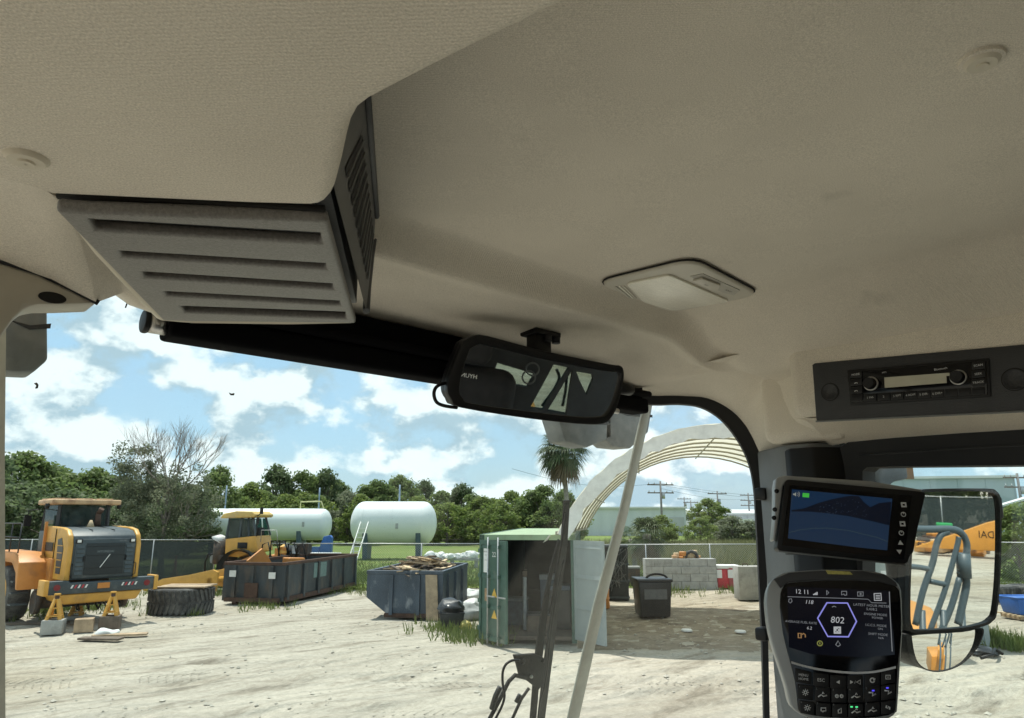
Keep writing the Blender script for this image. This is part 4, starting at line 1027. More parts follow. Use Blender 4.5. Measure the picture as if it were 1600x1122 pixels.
b = MB(); b.box((-0.84, -0.96, -1.32), (-0.78, -0.30, 0.40)); b.build('shade_panel', DARKP, rwall)  # unseen panel added to keep light off the rear-facing ceiling fold
for P in ([(846, 640), (868, 610), (878, 588), (873, 572)], [(884, 640), (890, 612), (892, 585)], [(800, 552), (812, 560), (824, 566)]):
    b = MB(); b.tube([mirr(x, y, MPn, Vector((0, -1.15, 0)), RN) - Vector((0, 0, CH)) for x, y in subdiv(P, 4)], 0.008, 6); b.build('guard_rail', RAILP, rwall)
fl = box('floor', (-0.84, -1.0, CH-1.40), (1.42, 1.35, CH-1.32), mat('pale cab floor mat', (0.34, 0.32, 0.28), 0.8, var=0.2, scale=8))  # unseen floor, colour lightened to bounce light up to the ceiling
tag(fl, 'grey rubber floor of the cab below the camera', 'floor', kind='structure')

# ================================================================== GROUND
from mathutils import noise as mnoise
def CW(r, f, z=0.0):
    """camera-frame metres (right, ahead) to world"""
    p = RT*r + FW*f
    return Vector((p.x, p.y, z))
def groundmat(name, cols, scales, bump, bsc, stretch=(1, 1, 1), rot=0.0, tracks=True):
    ma = bpy.data.materials.new(name); ma.use_nodes = True
    nt = ma.node_tree; L = nt.links.new; b = nt.nodes['Principled BSDF']
    t = nt.nodes.new('ShaderNodeTexCoord'); mp = nt.nodes.new('ShaderNodeMapping')
    mp.inputs['Rotation'].default_value = (0, 0, rot); mp.inputs['Scale'].default_value = stretch
    L(t.outputs['Object'], mp.inputs['Vector'])
    def nz(s, d=8, ro=0.62, v=None):
        n = nt.nodes.new('ShaderNodeTexNoise'); n.inputs['Scale'].default_value = s; n.inputs['Detail'].default_value = d; n.inputs['Roughness'].default_value = ro
        L(v or mp.outputs[0], n.inputs['Vector']); return n.outputs['Fac']
    def rp(v, a, c):
        r = nt.nodes.new('ShaderNodeValToRGB'); r.color_ramp.elements[0].position = a; r.color_ramp.elements[1].position = c; L(v, r.inputs[0]); return r.outputs[0]
    cur = None
    m0 = nt.nodes.new('ShaderNodeMixRGB'); L(rp(nz(scales[0]), 0.36, 0.62), m0.inputs[0]); m0.inputs[1].default_value = cols[0] + (1,); m0.inputs[2].default_value = cols[1] + (1,)
    m1_ = nt.nodes.new('ShaderNodeMixRGB'); L(rp(nz(scales[1], 10, 0.7), 0.52, 0.66), m1_.inputs[0]); L(m0.outputs[0], m1_.inputs[1]); m1_.inputs[2].default_value = cols[2] + (1,)
    m2_ = nt.nodes.new('ShaderNodeMixRGB'); m2_.blend_type = 'MULTIPLY'; m2_.inputs[0].default_value = 1.0
    r3 = nt.nodes.new('ShaderNodeValToRGB'); r3.color_ramp.elements[0].position = 0.25; r3.color_ramp.elements[1].position = 0.75
    r3.color_ramp.elements[0].color = (0.66, 0.65, 0.63, 1); r3.color_ramp.elements[1].color = (1.18, 1.18, 1.18, 1)
    L(nz(scales[2], 8, 0.75, t.outputs['Object']), r3.inputs[0]); L(m1_.outputs[0], m2_.inputs[1]); L(r3.outputs[0], m2_.inputs[2])
    if tracks:
        m3_ = nt.nodes.new('ShaderNodeMixRGB'); L(rp(nz(0.16, 4, 0.5), 0.50, 0.62), m3_.inputs[0]); L(m2_.outputs[0], m3_.inputs[1])
        m4_ = nt.nodes.new('ShaderNodeMixRGB'); m4_.blend_type = 'MULTIPLY'; m4_.inputs[0].default_value = 1.0; L(m2_.outputs[0], m4_.inputs[1]); m4_.inputs[2].default_value = (0.80, 0.76, 0.70, 1); L(m4_.outputs[0], m3_.inputs[2])
        L(m3_.outputs[0], b.inputs['Base Color'])
    else: L(m2_.outputs[0], b.inputs['Base Color'])
    b.inputs['Roughness'].default_value = 0.95; b.inputs['Specular IOR Level'].default_value = 0.15
    ad = nt.nodes.new('ShaderNodeMath'); ad.operation = 'ADD'; L(nz(bsc, 9, 0.72), ad.inputs[0])
    if tracks:
        w = nt.nodes.new('ShaderNodeTexWave'); w.inputs['Scale'].default_value = 0.9; w.inputs['Distortion'].default_value = 7.0; w.inputs['Detail'].default_value = 3.0; w.inputs['Detail Scale'].default_value = 0.7
        w.bands_direction = 'Y'; L(mp.outputs[0], w.inputs['Vector'])
        ml = nt.nodes.new('ShaderNodeMath'); ml.operation = 'MULTIPLY'; L(w.outputs['Fac'], ml.inputs[0]); ml.inputs[1].default_value = 0.45; L(ml.outputs[0], ad.inputs[1])
    else:
        L(nz(bsc*5, 5), ad.inputs[1])
    bn = nt.nodes.new('ShaderNodeBump'); bn.inputs['Strength'].default_value = bump; bn.inputs['Distance'].default_value = 0.12
    L(ad.outputs[0], bn.inputs['Height']); L(bn.outputs[0], b.inputs['Normal'])
    MATS[name] = ma; return ma
SAND = groundmat('pale shelly sand', ((0.555, 0.515, 0.43), (0.44, 0.405, 0.335), (0.265, 0.235, 0.185)), (0.45, 1.15, 9.0), 1.0, 3.4, (0.30, 1.0, 1.0), YAW + R(8))
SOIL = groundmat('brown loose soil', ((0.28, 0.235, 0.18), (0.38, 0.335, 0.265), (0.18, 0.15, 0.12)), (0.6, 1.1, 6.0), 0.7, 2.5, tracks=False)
TURF = groundmat('rough grass turf', ((0.13, 0.19, 0.045), (0.19, 0.25, 0.07), (0.22, 0.22, 0.09)), (0.10, 0.22, 3.0), 0.6, 3.0, tracks=False)

def gh(r, f):
    d = math.hypot(r, f)
    k = max(0.0, min(1.0, (d-5)/6))*max(0.0, min(1.0, (60-d)/25))
    z = mnoise.noise(Vector((r*0.22, f*0.5, 1.3)))*0.05 + mnoise.noise(Vector((r*0.7, f*1.6, 7.1)))*0.035 + mnoise.noise(Vector((r*2.1, f*2.6, 3.1)))*0.018
    # wheel ruts crossing the yard
    for (f0, s, a) in ((11.0, 0.06, 0.07), (12.8, 0.06, 0.06), (14.2, -0.04, 0.05), (15.6, -0.03, 0.05), (9.4, 0.10, 0.07)):
        q = f - (f0 + s*r + 0.5*math.sin(r*0.25+f0)); z -= a*math.exp(-(q/0.22)**2)*(0.7+0.5*math.sin(r*3.0+f0*5)); z += a*0.5*math.exp(-((abs(q)-0.42)/0.16)**2)
    return z*k - 0.03
def axis(a, fine0, fine1, b_, step, grow):
    out = [fine0]
    while out[-1] < fine1: out.append(out[-1]+step)
    s = step
    hi = [out[-1]]
    while hi[-1] < b_: s *= grow; hi.append(hi[-1]+s)
    s = step; lo = [fine0]
    while lo[-1] > a: s *= grow; lo.append(lo[-1]-s)
    return list(reversed(lo[1:])) + out + hi[1:]
rs = axis(-1400, -20, 22, 1400, 0.16, 1.22); fs_ = axis(-1400, 6.5, 34, 1400, 0.11, 1.22)
b = MB(); b.loft([[CW(r, f, gh(r, f)) for r in rs] for f in fs_])
for f in b.bm.faces:
    pass
ground = b.build('ground', SAND, recalc=True)
if ground.data.polygons[0].normal.z < 0: ground.data.flip_normals()
tag(ground, 'pale rutted sandy ground of the equipment yard', 'ground', kind='structure')

def sheet(name, pts, z, m_, label, cat, jag=0.5, step=1.2, seed=1):
    rnd = random.Random(seed); out = []
    for i in range(len(pts)):
        a = Vector(pts[i]); c = Vector(pts[(i+1) % len(pts)]); n = max(1, int((c-a).length/step)); n = min(n, 60)
        for k in range(n):
            p = a.lerp(c, k/n); out.append((p.x+rnd.uniform(-jag, jag), p.y+rnd.uniform(-jag, jag)))
    b = MB(); vs_ = [b.bm.verts.new(CW(x, y, z)) for x, y in out]; b.bm.faces.new(vs_)
    bmesh.ops.triangulate(b.bm, faces=b.bm.faces[:])
    o = b.build(name, m_, recalc=True)
    if o.data.polygons[0].normal.z < 0: o.data.flip_normals()
    return tag(o, label, cat, kind='structure')
sheet('grass_field', [(-60, 36), (-24, 33.5), (-8, 33), (1, 32.5), (6, 33), (12, 33.2), (16, 33.5), (26, 34), (60, 40), (400, 300), (400, 700), (-400, 700), (-400, 200)], 0.006, TURF, 'green rough grass field beyond the chain-link fence', 'grass', 0.5, 1.2)

CANY = -6.0
CLOC = G(748, 1003)
CM = Matrix.Translation(CLOC) @ Matrix.Rotation(-YAW+R(CANY), 4, 'Z')
def inC(x, y, z=0.0): return CM @ Vector((x, y, z))
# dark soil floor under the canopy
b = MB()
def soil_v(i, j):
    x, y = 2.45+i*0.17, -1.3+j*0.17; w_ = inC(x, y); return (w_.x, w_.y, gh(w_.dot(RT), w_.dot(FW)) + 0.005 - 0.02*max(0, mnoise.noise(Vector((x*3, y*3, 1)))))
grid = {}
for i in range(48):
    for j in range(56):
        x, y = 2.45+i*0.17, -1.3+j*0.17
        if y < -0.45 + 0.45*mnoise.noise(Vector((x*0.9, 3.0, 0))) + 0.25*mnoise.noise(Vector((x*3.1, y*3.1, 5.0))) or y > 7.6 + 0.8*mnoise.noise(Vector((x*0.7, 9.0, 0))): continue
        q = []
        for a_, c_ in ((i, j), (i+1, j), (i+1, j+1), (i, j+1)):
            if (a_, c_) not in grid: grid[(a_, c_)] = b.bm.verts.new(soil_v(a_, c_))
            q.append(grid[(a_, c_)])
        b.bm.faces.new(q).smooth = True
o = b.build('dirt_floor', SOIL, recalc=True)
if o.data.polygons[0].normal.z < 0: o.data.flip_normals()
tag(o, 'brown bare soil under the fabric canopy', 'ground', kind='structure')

# ================================================================== YARD MATERIALS
YEL = mat('machine yellow paint', (0.62, 0.33, 0.06), 0.45, var=0.14, scale=2.5, dirt=(0.34, 0.19, 0.07), dscale=1.6, damt=(0.56, 0.75))
ORA = mat('weathered orange paint', (0.55, 0.22, 0.045), 0.5, var=0.15, scale=2.0, dirt=(0.30, 0.14, 0.06), dscale=1.5, damt=(0.52, 0.75))
TANR = mat('sun bleached roof paint', (0.55, 0.36, 0.20), 0.6, var=0.12, scale=2, dirt=(0.28, 0.15, 0.08), dscale=3.0, damt=(0.5, 0.68))
ENG = mat('dark grey machine paint', (0.045, 0.062, 0.070), 0.5, var=0.25, scale=3, dirt=(0.12, 0.12, 0.11), dscale=3, damt=(0.55, 0.8))
GREASE = mat('greasy brown machinery', (0.055, 0.045, 0.038), 0.7, var=0.35, scale=5, dirt=(0.13, 0.075, 0.04), dscale=4, damt=(0.5, 0.7))
CABG = glassmat('tinted machine glass', (0.20, 0.36, 0.34), 0.05, 0.10, 2.0, (0.35, 0.45, 0.44))
TYRE = mat('dusty tyre rubber', (0.050, 0.050, 0.050), 0.85, var=0.25, scale=6, dirt=(0.16, 0.155, 0.14), dscale=3, damt=(0.45, 0.72))
STEEL = mat('dark blue grey steel', (0.040, 0.050, 0.056), 0.6, var=0.4, scale=2, dirt=(0.11, 0.085, 0.065), dscale=2.6, damt=(0.50, 0.72), stretch=(1, 1, 0.45))
STEEL2 = mat('slate blue skip paint', (0.055, 0.074, 0.098), 0.55, var=0.35, scale=2, dirt=(0.24, 0.26, 0.28), dscale=2.4, damt=(0.56, 0.68), stretch=(1, 1, 0.5))
RUST = mat('rusty steel', (0.085, 0.045, 0.030), 0.8, var=0.35, scale=6, dirt=(0.06, 0.04, 0.03), dscale=4)
WOOD = mat('weathered wood', (0.38, 0.28, 0.18), 0.8, var=0.35, scale=4, bump=0.3, bscale=30)
WOODL = mat('pale cut lumber', (0.60, 0.45, 0.28), 0.75, var=0.2, scale=5)
WOODD = mat('dark old timber', (0.13, 0.10, 0.075), 0.85, var=0.3, scale=6)
TANKW = mat('white tank paint', (0.72, 0.76, 0.76), 0.4, var=0.05, scale=0.7, dirt=(0.42, 0.48, 0.42), dscale=0.35, damt=(0.50, 0.85), stretch=(0.25, 1, 1))
GREENC = mat('container green paint', (0.050, 0.108, 0.080), 0.5, var=0.22, scale=2.5, dirt=(0.14, 0.16, 0.12), dscale=1.6, damt=(0.56, 0.72))
PALEG = mat('pale grey green paint', (0.33, 0.37, 0.36), 0.5, var=0.1, scale=2, dirt=(0.30, 0.33, 0.31), dscale=2, damt=(0.55, 0.8))
ROOFG = mat('faded green roof paint', (0.30, 0.40, 0.24), 0.6, var=0.12, scale=1.5, dirt=(0.22, 0.20, 0.12), dscale=1.0, damt=(0.58, 0.8))
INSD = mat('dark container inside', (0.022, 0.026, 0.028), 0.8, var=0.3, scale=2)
GALV = mat('galvanised steel', (0.42, 0.43, 0.43), 0.45, metal=0.6, var=0.12, scale=12)
WHITEP = mat('white paint', (0.75, 0.75, 0.72), 0.5, var=0.08, scale=6)
CONC = mat('grey concrete', (0.36, 0.36, 0.335), 0.9, var=0.18, scale=3, bump=0.4, bscale=40, dirt=(0.20, 0.195, 0.18), dscale=2.5, damt=(0.52, 0.75))
REDP = mat('red plastic', (0.50, 0.035, 0.05), 0.5, var=0.15, scale=5)
BLUEP = mat('blue plastic', (0.025, 0.12, 0.42), 0.45, var=0.12, scale=5)
BAGB = mat('black rubbish bag', (0.025, 0.027, 0.03), 0.3, var=0.2, scale=6)
BAGW = mat('white sack', (0.70, 0.71, 0.69), 0.6, var=0.1, scale=5)
def wob(b, amt, sc_=1.0, seed=0.0):
    for v in b.bm.verts:
        v.co += Vector((mnoise.noise(v.co*sc_+Vector((seed, 0, 0))), mnoise.noise(v.co*sc_+Vector((0, seed+5, 0))), mnoise.noise(v.co*sc_+Vector((0, 0, seed+9)))))*amt

# ================================================================== LOADER ON STANDS (rear towards us, at left)
LD = yardthing('wheel_loader', 'orange wheel loader without rear wheels, dark grey rear grille, propped on stands', 'loader', CW(*( (lambda p: (p.dot(RT), p.dot(FW)))(G(150, 978)) )), 47)
hw = 0.98
prof = [(0.0, 1.30), (0.0, 2.28), (0.10, 2.50), (0.32, 2.64), (0.75, 2.70), (2.2, 2.76), (2.2, 1.30)]   # (y, z) of the hood
Mx = lambda x: Matrix(((0, 0, 1, x), (1, 0, 0, 0), (0, 1, 0, 0), (0, 0, 0, 1)))
b = MB(); b.prism(prof, -hw+0.14, hw-0.14, Mx(0)); b.bevel(0.02, 2); b.build('hood', ENG, LD, smooth=True)
for s_ in (-1, 1):
    b = MB(); b.prism([(-0.02, 1.28), (-0.02, 2.26), (0.09, 2.52), (0.32, 2.68), (0.75, 2.74), (2.25, 2.78), (2.25, 1.28)], 0, 0.14, Mx(hw-0.14 if s_ > 0 else -hw)); b.bevel(0.035, 3); b.build('hood_side', YEL, LD, smooth=True)
    # side intake louvres
    b = MB(); b.prism([(0.42, 1.45), (0.38, 2.15), (0.62, 2.45), (0.95, 2.40), (0.82, 1.45)], 0, 0.012, Mx(hw+0.001 if s_ > 0 else -hw-0.013)); pn_ = b.build('side_grille', ENG, LD)
    for k in range(4):
        y = 1.62 + k*0.2
        b = MB(); b.box((-0.006 + s_*(hw+0.016), 0.43, y), (0.006 + s_*(hw+0.016), 0.84+0.03*k, y+0.025)); b.build('slat', YEL, LD)
# rear face
b = MB(); b.box((-0.80, -0.045, 1.34), (0.80, 0.0, 2.42)); b.bevel(0.015, 2); b.build('rear_door', ENG, LD, smooth=True)
b = MB(); b.box((-0.52, -0.07, 1.42), (0.52, -0.044, 2.30)); b.bevel(0.01, 2); b.build('rear_grille', mat('black grille mesh', (0.02, 0.027, 0.03), 0.7, var=0.3, scale=40, bump=0.6, bscale=120), LD, smooth=True)
for s_ in (-1, 1):
    for k in range(7):
        b = MB(); b.hexa([(s_*0.66-0.10, -0.075, 1.44+k*0.12), (s_*0.66+0.10, -0.075, 1.44+k*0.12), (s_*0.66+0.10, -0.045, 1.44+k*0.12), (s_*0.66-0.10, -0.045, 1.44+k*0.12), (s_*0.66-0.10, -0.05, 1.53+k*0.12), (s_*0.66+0.10, -0.05, 1.53+k*0.12), (s_*0.66+0.10, -0.045, 1.53+k*0.12), (s_*0.66-0.10, -0.045, 1.53+k*0.12)]); b.build('louvre', ENG, LD)
    b = MB(); b.box((s_*0.72-0.09, -0.06, 2.30), (s_*0.72+0.09, -0.02, 2.42)); b.bevel(0.01, 2); q = b.build('rear_lamp', BLACK, LD, smooth=True)
    b = MB(); b.box((s_*0.72-0.05, -0.068, 2.325), (s_*0.72+0.05, -0.059, 2.40)); b.build('lamp_lens', WHITEP, q)
b = MB(); b.bar((-0.12, -0.10, 1.62), (0.12, -0.08, 1.98), 0.03, 0.015); b.build('white_stick', WHITEP, LD)
text('HYUNDAI', LD, None, 0.10, mat('faint lettering', (0.16, 0.19, 0.20), 0.5, var=0.0), M=Matrix.Translation((0.0, -0.075, 2.06)) @ Matrix.Rotation(R(90), 4, 'X'))
text('HL960', LD, None, 0.075, DIMPRINT, M=Matrix.Translation((0.46, -0.048, 2.36)) @ Matrix.Rotation(R(90), 4, 'X'))
# bumper and counterweight
b = MB(); b.prism([(-1.42, 0.94), (-1.42, 1.30), (-0.9, 1.30), (-0.86, 1.24), (0.86, 1.24), (0.9, 1.30), (1.42, 1.30), (1.42, 0.94)], 0.0, 0.30, Matrix(((1, 0, 0, 0), (0, 0, 1, -0.22), (0, 1, 0, 0), (0, 0, 0, 1)))); b.bevel(0.02, 2); b.build('bumper', ENG, LD, smooth=True)
for s_ in (-1, 1):
    b = MB(); b.box((s_*1.44-0.06, -0.25, 0.92), (s_*1.44+0.06, 0.35, 1.33)); b.bevel(0.02, 2); b.build('bumper_end', YEL, LD, smooth=True)
    b = MB(); b.cyl((s_*1.18, -0.235, 1.13), (s_*1.18, -0.21, 1.13), 0.085, n=16); b.build('tail_lamp', mat('dark red lamp', (0.20, 0.015, 0.02), 0.3, var=0.1), LD)
    for k in range(5):
        x = s_*0.66 - 0.19 + k*0.09
        b = MB(); b.hexa([(x, -0.2235, 1.09), (x+0.045, -0.2235, 1.09), (x+0.045, -0.22, 1.09), (x, -0.22, 1.09), (x+0.04, -0.2235, 1.18), (x+0.085, -0.2235, 1.18), (x+0.085, -0.22, 1.18), (x+0.04, -0.22, 1.18)]); b.build('hazard_stripe', WHITEP if k % 2 == 0 else REDP, LD)
b = MB(); b.box((-0.16, -0.235, 1.05), (0.16, -0.21, 1.20)); b.build('plate', ORA, LD)
b = MB(); b.prism([(-1.1, 0.94), (1.1, 0.94), (0.95, 0.68), (-0.95, 0.66)], 0.0, 1.6, Matrix(((1, 0, 0, 0), (0, 0, 1, -0.18), (0, 1, 0, 0), (0, 0, 0, 1)))); b.bevel(0.05, 3); b.build('counterweight', YEL, LD, smooth=True)
b = MB(); b.box((-0.6, 1.2, 0.7), (0.6, 4.2, 1.3)); b.build('rear_frame', GREASE, LD)
# cab
for sx_, sy_ in ((-1, 0), (1, 0), (-1, 1), (1, 1)):
    b = MB(); b.bar((sx_*0.72, 2.25+sy_*1.5, 2.0), (sx_*0.68, 2.30+sy_*1.4, 3.42), 0.10, 0.10); b.build('cab_post', DARKP, LD)
b = MB(); b.box((-0.78, 2.22, 1.5), (0.78, 3.8, 2.62)); b.bevel(0.03, 2); b.build('cab_body', ENG, LD, smooth=True)
for lo, hi in (((-0.66, 2.27, 2.62), (0.66, 2.29, 3.40)), ((-0.66, 3.72, 2.62), (0.66, 3.74, 3.40)), ((-0.73, 2.36, 2.62), (-0.71, 3.66, 3.40)), ((0.71, 2.36, 2.62), (0.73, 3.66, 3.40))):
    box('window', lo, hi, CABG, LD)
b = MB(); b.prism([(-0.98, 2.02), (0.98, 2.02), (1.0, 2.4), (0.9, 3.9), (-0.9, 3.9), (-1.0, 2.4)], 3.42, 3.58); b.bevel(0.04, 3); b.build('cab_roof', TANR, LD, smooth=True)
for k in range(3):
    b = MB(); b.box((-0.85+k*0.6, 2.1, 3.58), (-0.45+k*0.6, 3.7, 3.615)); b.bevel(0.01, 1); b.build('roof_rib', TANR, LD)
b = MB(); b.box((-0.24, 2.9, 2.6), (0.24, 3.05, 3.15)); b.bevel(0.06, 3); b.build('seat', SEATC, LD, smooth=True)
b = MB(); b.cyl((0.33, 2.0, 2.74), (0.33, 2.0, 3.15), 0.09, 0.08, 12); b.cyl((0.33, 2.0, 3.15), (0.38, 1.9, 3.3), 0.08, 0.08, 12); b.build('exhaust', RUST, LD)
b = MB(); b.cyl((0.05, 1.7, 2.72), (0.05, 1.7, 2.95), 0.12, 0.03, 12); b.build('pre_cleaner', WOODL, LD)
# left deck, fender, steps, wheel
b = MB(); b.prism([(1.55, 1.75), (2.1, 2.02), (4.6, 2.02), (4.9, 1.60), (4.7, 1.60), (4.4, 1.72), (2.3, 1.72), (1.75, 1.45), (1.55, 1.0), (1.4, 1.0)], 0.0, 0.72, Mx(-1.75)); b.bevel(0.03, 2); b.build('fender', ORA, LD, smooth=True)
b = MB(); b.box((-1.05, 1.05, 0.95), (-0.85, 2.6, 1.85)); b.bevel(0.02, 2); b.build('side_frame', ORA, LD, smooth=True)
b = MB(); b.box((-1.9, 4.2, 1.2), (-1.1, 7.5, 1.95)); b.bevel(0.04, 2); b.build('front_frame', ORA, LD, smooth=True)
def wheel(parent, c, r, w, ax=Vector((1, 0, 0))):
    M = Matrix.Translation(c) @ Vector((0, 0, 1)).rotation_difference(ax).to_matrix().to_4x4()
    b = MB(); b.lathe([(r*0.55, -w*0.45), (r*0.80, -w*0.5), (r*0.95, -w*0.46), (r, -w*0.36), (r, w*0.36), (r*0.95, w*0.46), (r*0.80, w*0.5), (r*0.55, w*0.45)], 36, M); t_ = b.build('tyre', TYRE, parent, smooth=True, recalc=True)
    b = MB(); b.lathe([(0.01, -w*0.3), (r*0.3, -w*0.34), (r*0.5, -w*0.40), (r*0.56, -w*0.46), (r*0.56, w*0.46), (r*0.5, w*0.4), (0.01, w*0.3)], 28, M); b.build('rim', YEL, t_, smooth=True, recalc=True)
    return t_
wheel(LD, Vector((-1.40, 3.2, 0.80)), 0.80, 0.62)
b = MB()
for y in (2.0, 3.0, 4.0):
    b.tube([(-1.7, y, 2.0), (-1.7, y, 2.85)], 0.02, 6)
b.tube([(-1.7, 2.0, 2.85), (-1.7, 4.0, 2.85)], 0.02, 6); b.tube([(-1.7, 2.0, 2.45), (-1.7, 4.0, 2.45)], 0.02, 6); b.build('handrail', DARKP, LD)
b = MB(); b.bar((-1.02, 2.15, 1.9), (-1.02, 2.2, 2.9), 0.07, 0.07); b.build('grab_post', ORA, LD)

for z_ in (1.60, 1.95, 2.20):
    b = MB(); b.box((-0.53, -0.0735, z_), (0.53, -0.0695, z_+0.012)); b.build('grille_seam', BLACK, LD)
for s_ in (-1, 1):
    b = MB(); b.tube([(s_*0.30, 0.3, 2.665), (s_*0.30, 2.1, 2.775)], 0.012, 5); b.build('hood_seam', BLACK, LD)
    b = MB(); b.box((s_*0.56-0.02, -0.09, 1.80), (s_*0.56+0.02, -0.044, 1.95)); b.bevel(0.008, 1); b.build('latch', BLACK, LD)
    b = MB(); b.tube([(s_*0.80, -0.02, 1.36), (s_*0.86, -0.09, 1.40), (s_*0.86, -0.09, 1.70), (s_*0.80, -0.02, 1.74)], 0.014, 6); b.build('grab_handle', BLACK, LD)
    b = MB(); b.box((s_*0.99-0.012, 1.2, 1.45), (s_*0.99+0.012, 1.215, 2.70)); b.build('panel_gap', BLACK, LD)
    b = MB(); b.box((s_*0.995-0.004, 1.35, 2.05), (s_*0.995+0.004, 2.1, 2.30)); b.build('decal', BLACK, LD)
    b = MB(); b.cyl((s_*1.02, 2.35, 3.45), (s_*1.02, 2.35, 3.30), 0.07, 0.05, 10); b.build('roof_lamp', BLACK, LD)
    b = MB(); b.tube([(s_*0.75, 3.7, 3.3), (s_*1.15, 3.8, 3.25), (s_*1.15, 3.8, 2.9)], 0.018, 6); b.box((s_*1.15-0.10, 3.78, 2.75), (s_*1.15+0.10, 3.84, 3.10)); b.build('mirror', BLACK, LD)
for k in range(4):
    b = MB(); b.tube([(-0.5+k*0.3, 0.5, 0.70), (-0.45+k*0.3, 0.3, 0.45+0.05*k), (-0.3+k*0.25, 0.6, 0.40), (-0.2+k*0.2, 1.3, 0.72)], 0.025, 6); b.build('hose', BLACK, LD)
b = MB(); b.cyl((-1.15, 1.6, 0.62), (1.15, 1.6, 0.62), 0.20, n=14); b.build('axle', GREASE, LD)
for s_ in (-1, 1): b = MB(); b.cyl((s_*1.1, 1.6, 0.62), (s_*1.25, 1.6, 0.62), 0.33, n=18); b.build('hub', GREASE, LD)
for k in range(3): box('step', (-1.78, 1.70+k*0.02, 0.55+k*0.32), (-1.35, 2.0, 0.59+k*0.32), ENG, LD)

def stand(px, py, label, h, blockm, bw=0.5, bh=0.36):
    t_ = yardthing('jack_stand', label, 'jack stand', G(px, py), 20, 'stands under the loader')
    b = MB(); b.box((-bw/2, -bw/2, 0), (bw/2, bw/2, bh)); b.bevel(0.015, 2); b.build('block', blockm, t_, smooth=True)
    for k in range(4):
        a = R(45+90*k); c, s_ = math.cos(a), math.sin(a)
        b = MB(); b.bar((c*0.22, s_*0.22, bh), (c*0.05, s_*0.05, bh+h), 0.09, 0.05); b.build('leg', YEL, t_)
    b = MB(); b.cyl((0, 0, bh+h*0.55), (0, 0, bh+h+0.10), 0.055, n=12); b.build('screw', RUST, t_)
    b = MB(); b.prism([(-0.07, -0.07), (0.07, -0.07), (0.07, 0.07), (-0.07, 0.07)], bh+h+0.1, bh+h+0.14); b.build('saddle', YEL, t_)
    for k in range(2):
        z_ = bh+0.08+k*0.2; w_ = 0.17-k*0.05
        b = MB(); b.box((-w_, -w_, z_), (w_, w_, z_+0.03)); b.build('brace', YEL, t_)
stand(82, 990, 'yellow four-legged jack stand on a pale concrete block under the loader', 0.52, CONC)
stand(171, 983, 'yellow jack stand on a dark timber block, right of the others', 0.50, WOODD)
stand(118, 968, 'rear yellow jack stand standing low behind the other two', 0.42, CONC, 0.36, 0.12)
# litter round the stands
def planks(name, label, cat, spots, m_, group=None):
    for i, (px, py, L_, w_, h_, yaw, lab) in enumerate(spots):
        t_ = yardthing(name, lab, cat, G(px, py, 0.01), yaw, group)
        b = MB(); b.box((-L_/2, -w_/2, 0), (L_/2, w_/2, h_)); wob(b, 0.02, 3, i); b.bevel(0.006, 1)
        b.build('board', m_ if i % 2 else WOODD, t_)
planks('scrap_board', '', 'board', [(60, 975, 1.6, 0.22, 0.06, 10, 'dark scrap board lying under the left of the loader'), (188, 993, 1.3, 0.25, 0.05, 14, 'weathered flat board beside the white bundle near the stands'), (158, 999, 1.1, 0.3, 0.05, -6, 'broken board lying in front of the stands'), (130, 987, 0.45, 0.4, 0.34, 25, 'brown timber cube between the stands')], WOOD, 'timber scraps by the loader')
b = MB(); bmesh.ops.create_icosphere(b.bm, subdivisions=3, radius=0.22); 
for v in b.bm.verts: v.co.z *= 0.45; v.co.x *= 1.5
wob(b, 0.08, 4); o = b.build('white_bundle', BAGW, smooth=True); o.location = G(167, 989, 0.06); tag(o, 'small white bundle lying on boards in front of the loader', 'bundle')

# ================================================================== BIG TYRE WITH A BOARD
tp = G(281, 963); tp *= (Vector((tp.x, tp.y)).length+0.9)/Vector((tp.x, tp.y)).length; tp.z = 0
tt = yardthing('loader_tyre', 'huge treaded tyre lying flat on the sand with a board on top', 'tyre', (tp.x, tp.y, 0), 0)
b = MB(); b.lathe([(0.52, 0.06), (0.70, 0.0), (0.88, 0.02), (0.955, 0.10), (0.965, 0.40), (0.955, 0.70), (0.88, 0.79), (0.70, 0.81), (0.52, 0.76), (0.50, 0.41), (0.52, 0.06)], 48); b.build('carcass', TYRE, tt, smooth=True, recalc=True)
b = MB(); b.box((-0.10, 0.945, 0.05), (0.01, 1.0, 0.34)); lug = None
nl = 36
for k in range(nl):
    a = 2*math.pi*k/nl
    M = Matrix.Rotation(a, 4, 'Z')
    for (z0, z1, o0, o1) in ((0.04, 0.36, -0.05, 0.06), (0.77, 0.43, -0.05, 0.06)):
        zz0, zz1 = min(z0, z1), max(z0, z1)
        x0, x1 = (o0, o1) if z0 < z1 else (o1, o0)
        if lug is None or True:
            b2 = MB(); b2.hexa([(x0-0.045, -1.0, zz0), (x0+0.045, -1.0, zz0), (x0+0.045, -0.93, zz0), (x0-0.045, -0.93, zz0), (x1-0.045, -1.005, zz1), (x1+0.045, -1.005, zz1), (x1+0.045, -0.93, zz1), (x1-0.045, -0.93, zz1)], M)
            b2.build('tread_lug', TYRE, tt)
b.bm.free()
bd = yardthing('plank_lid', 'grey weathered board lying across the big tyre', 'board', (tp.x, tp.y, 0.815), 4)
for k in range(3):
    b = MB(); b.box((-0.68+0.05*k, -0.62+k*0.40, 0), (0.92, -0.24+k*0.40, 0.05)); wob(b, 0.02, 2, k); b.bevel(0.006, 1); b.build('plank', WOOD, bd)

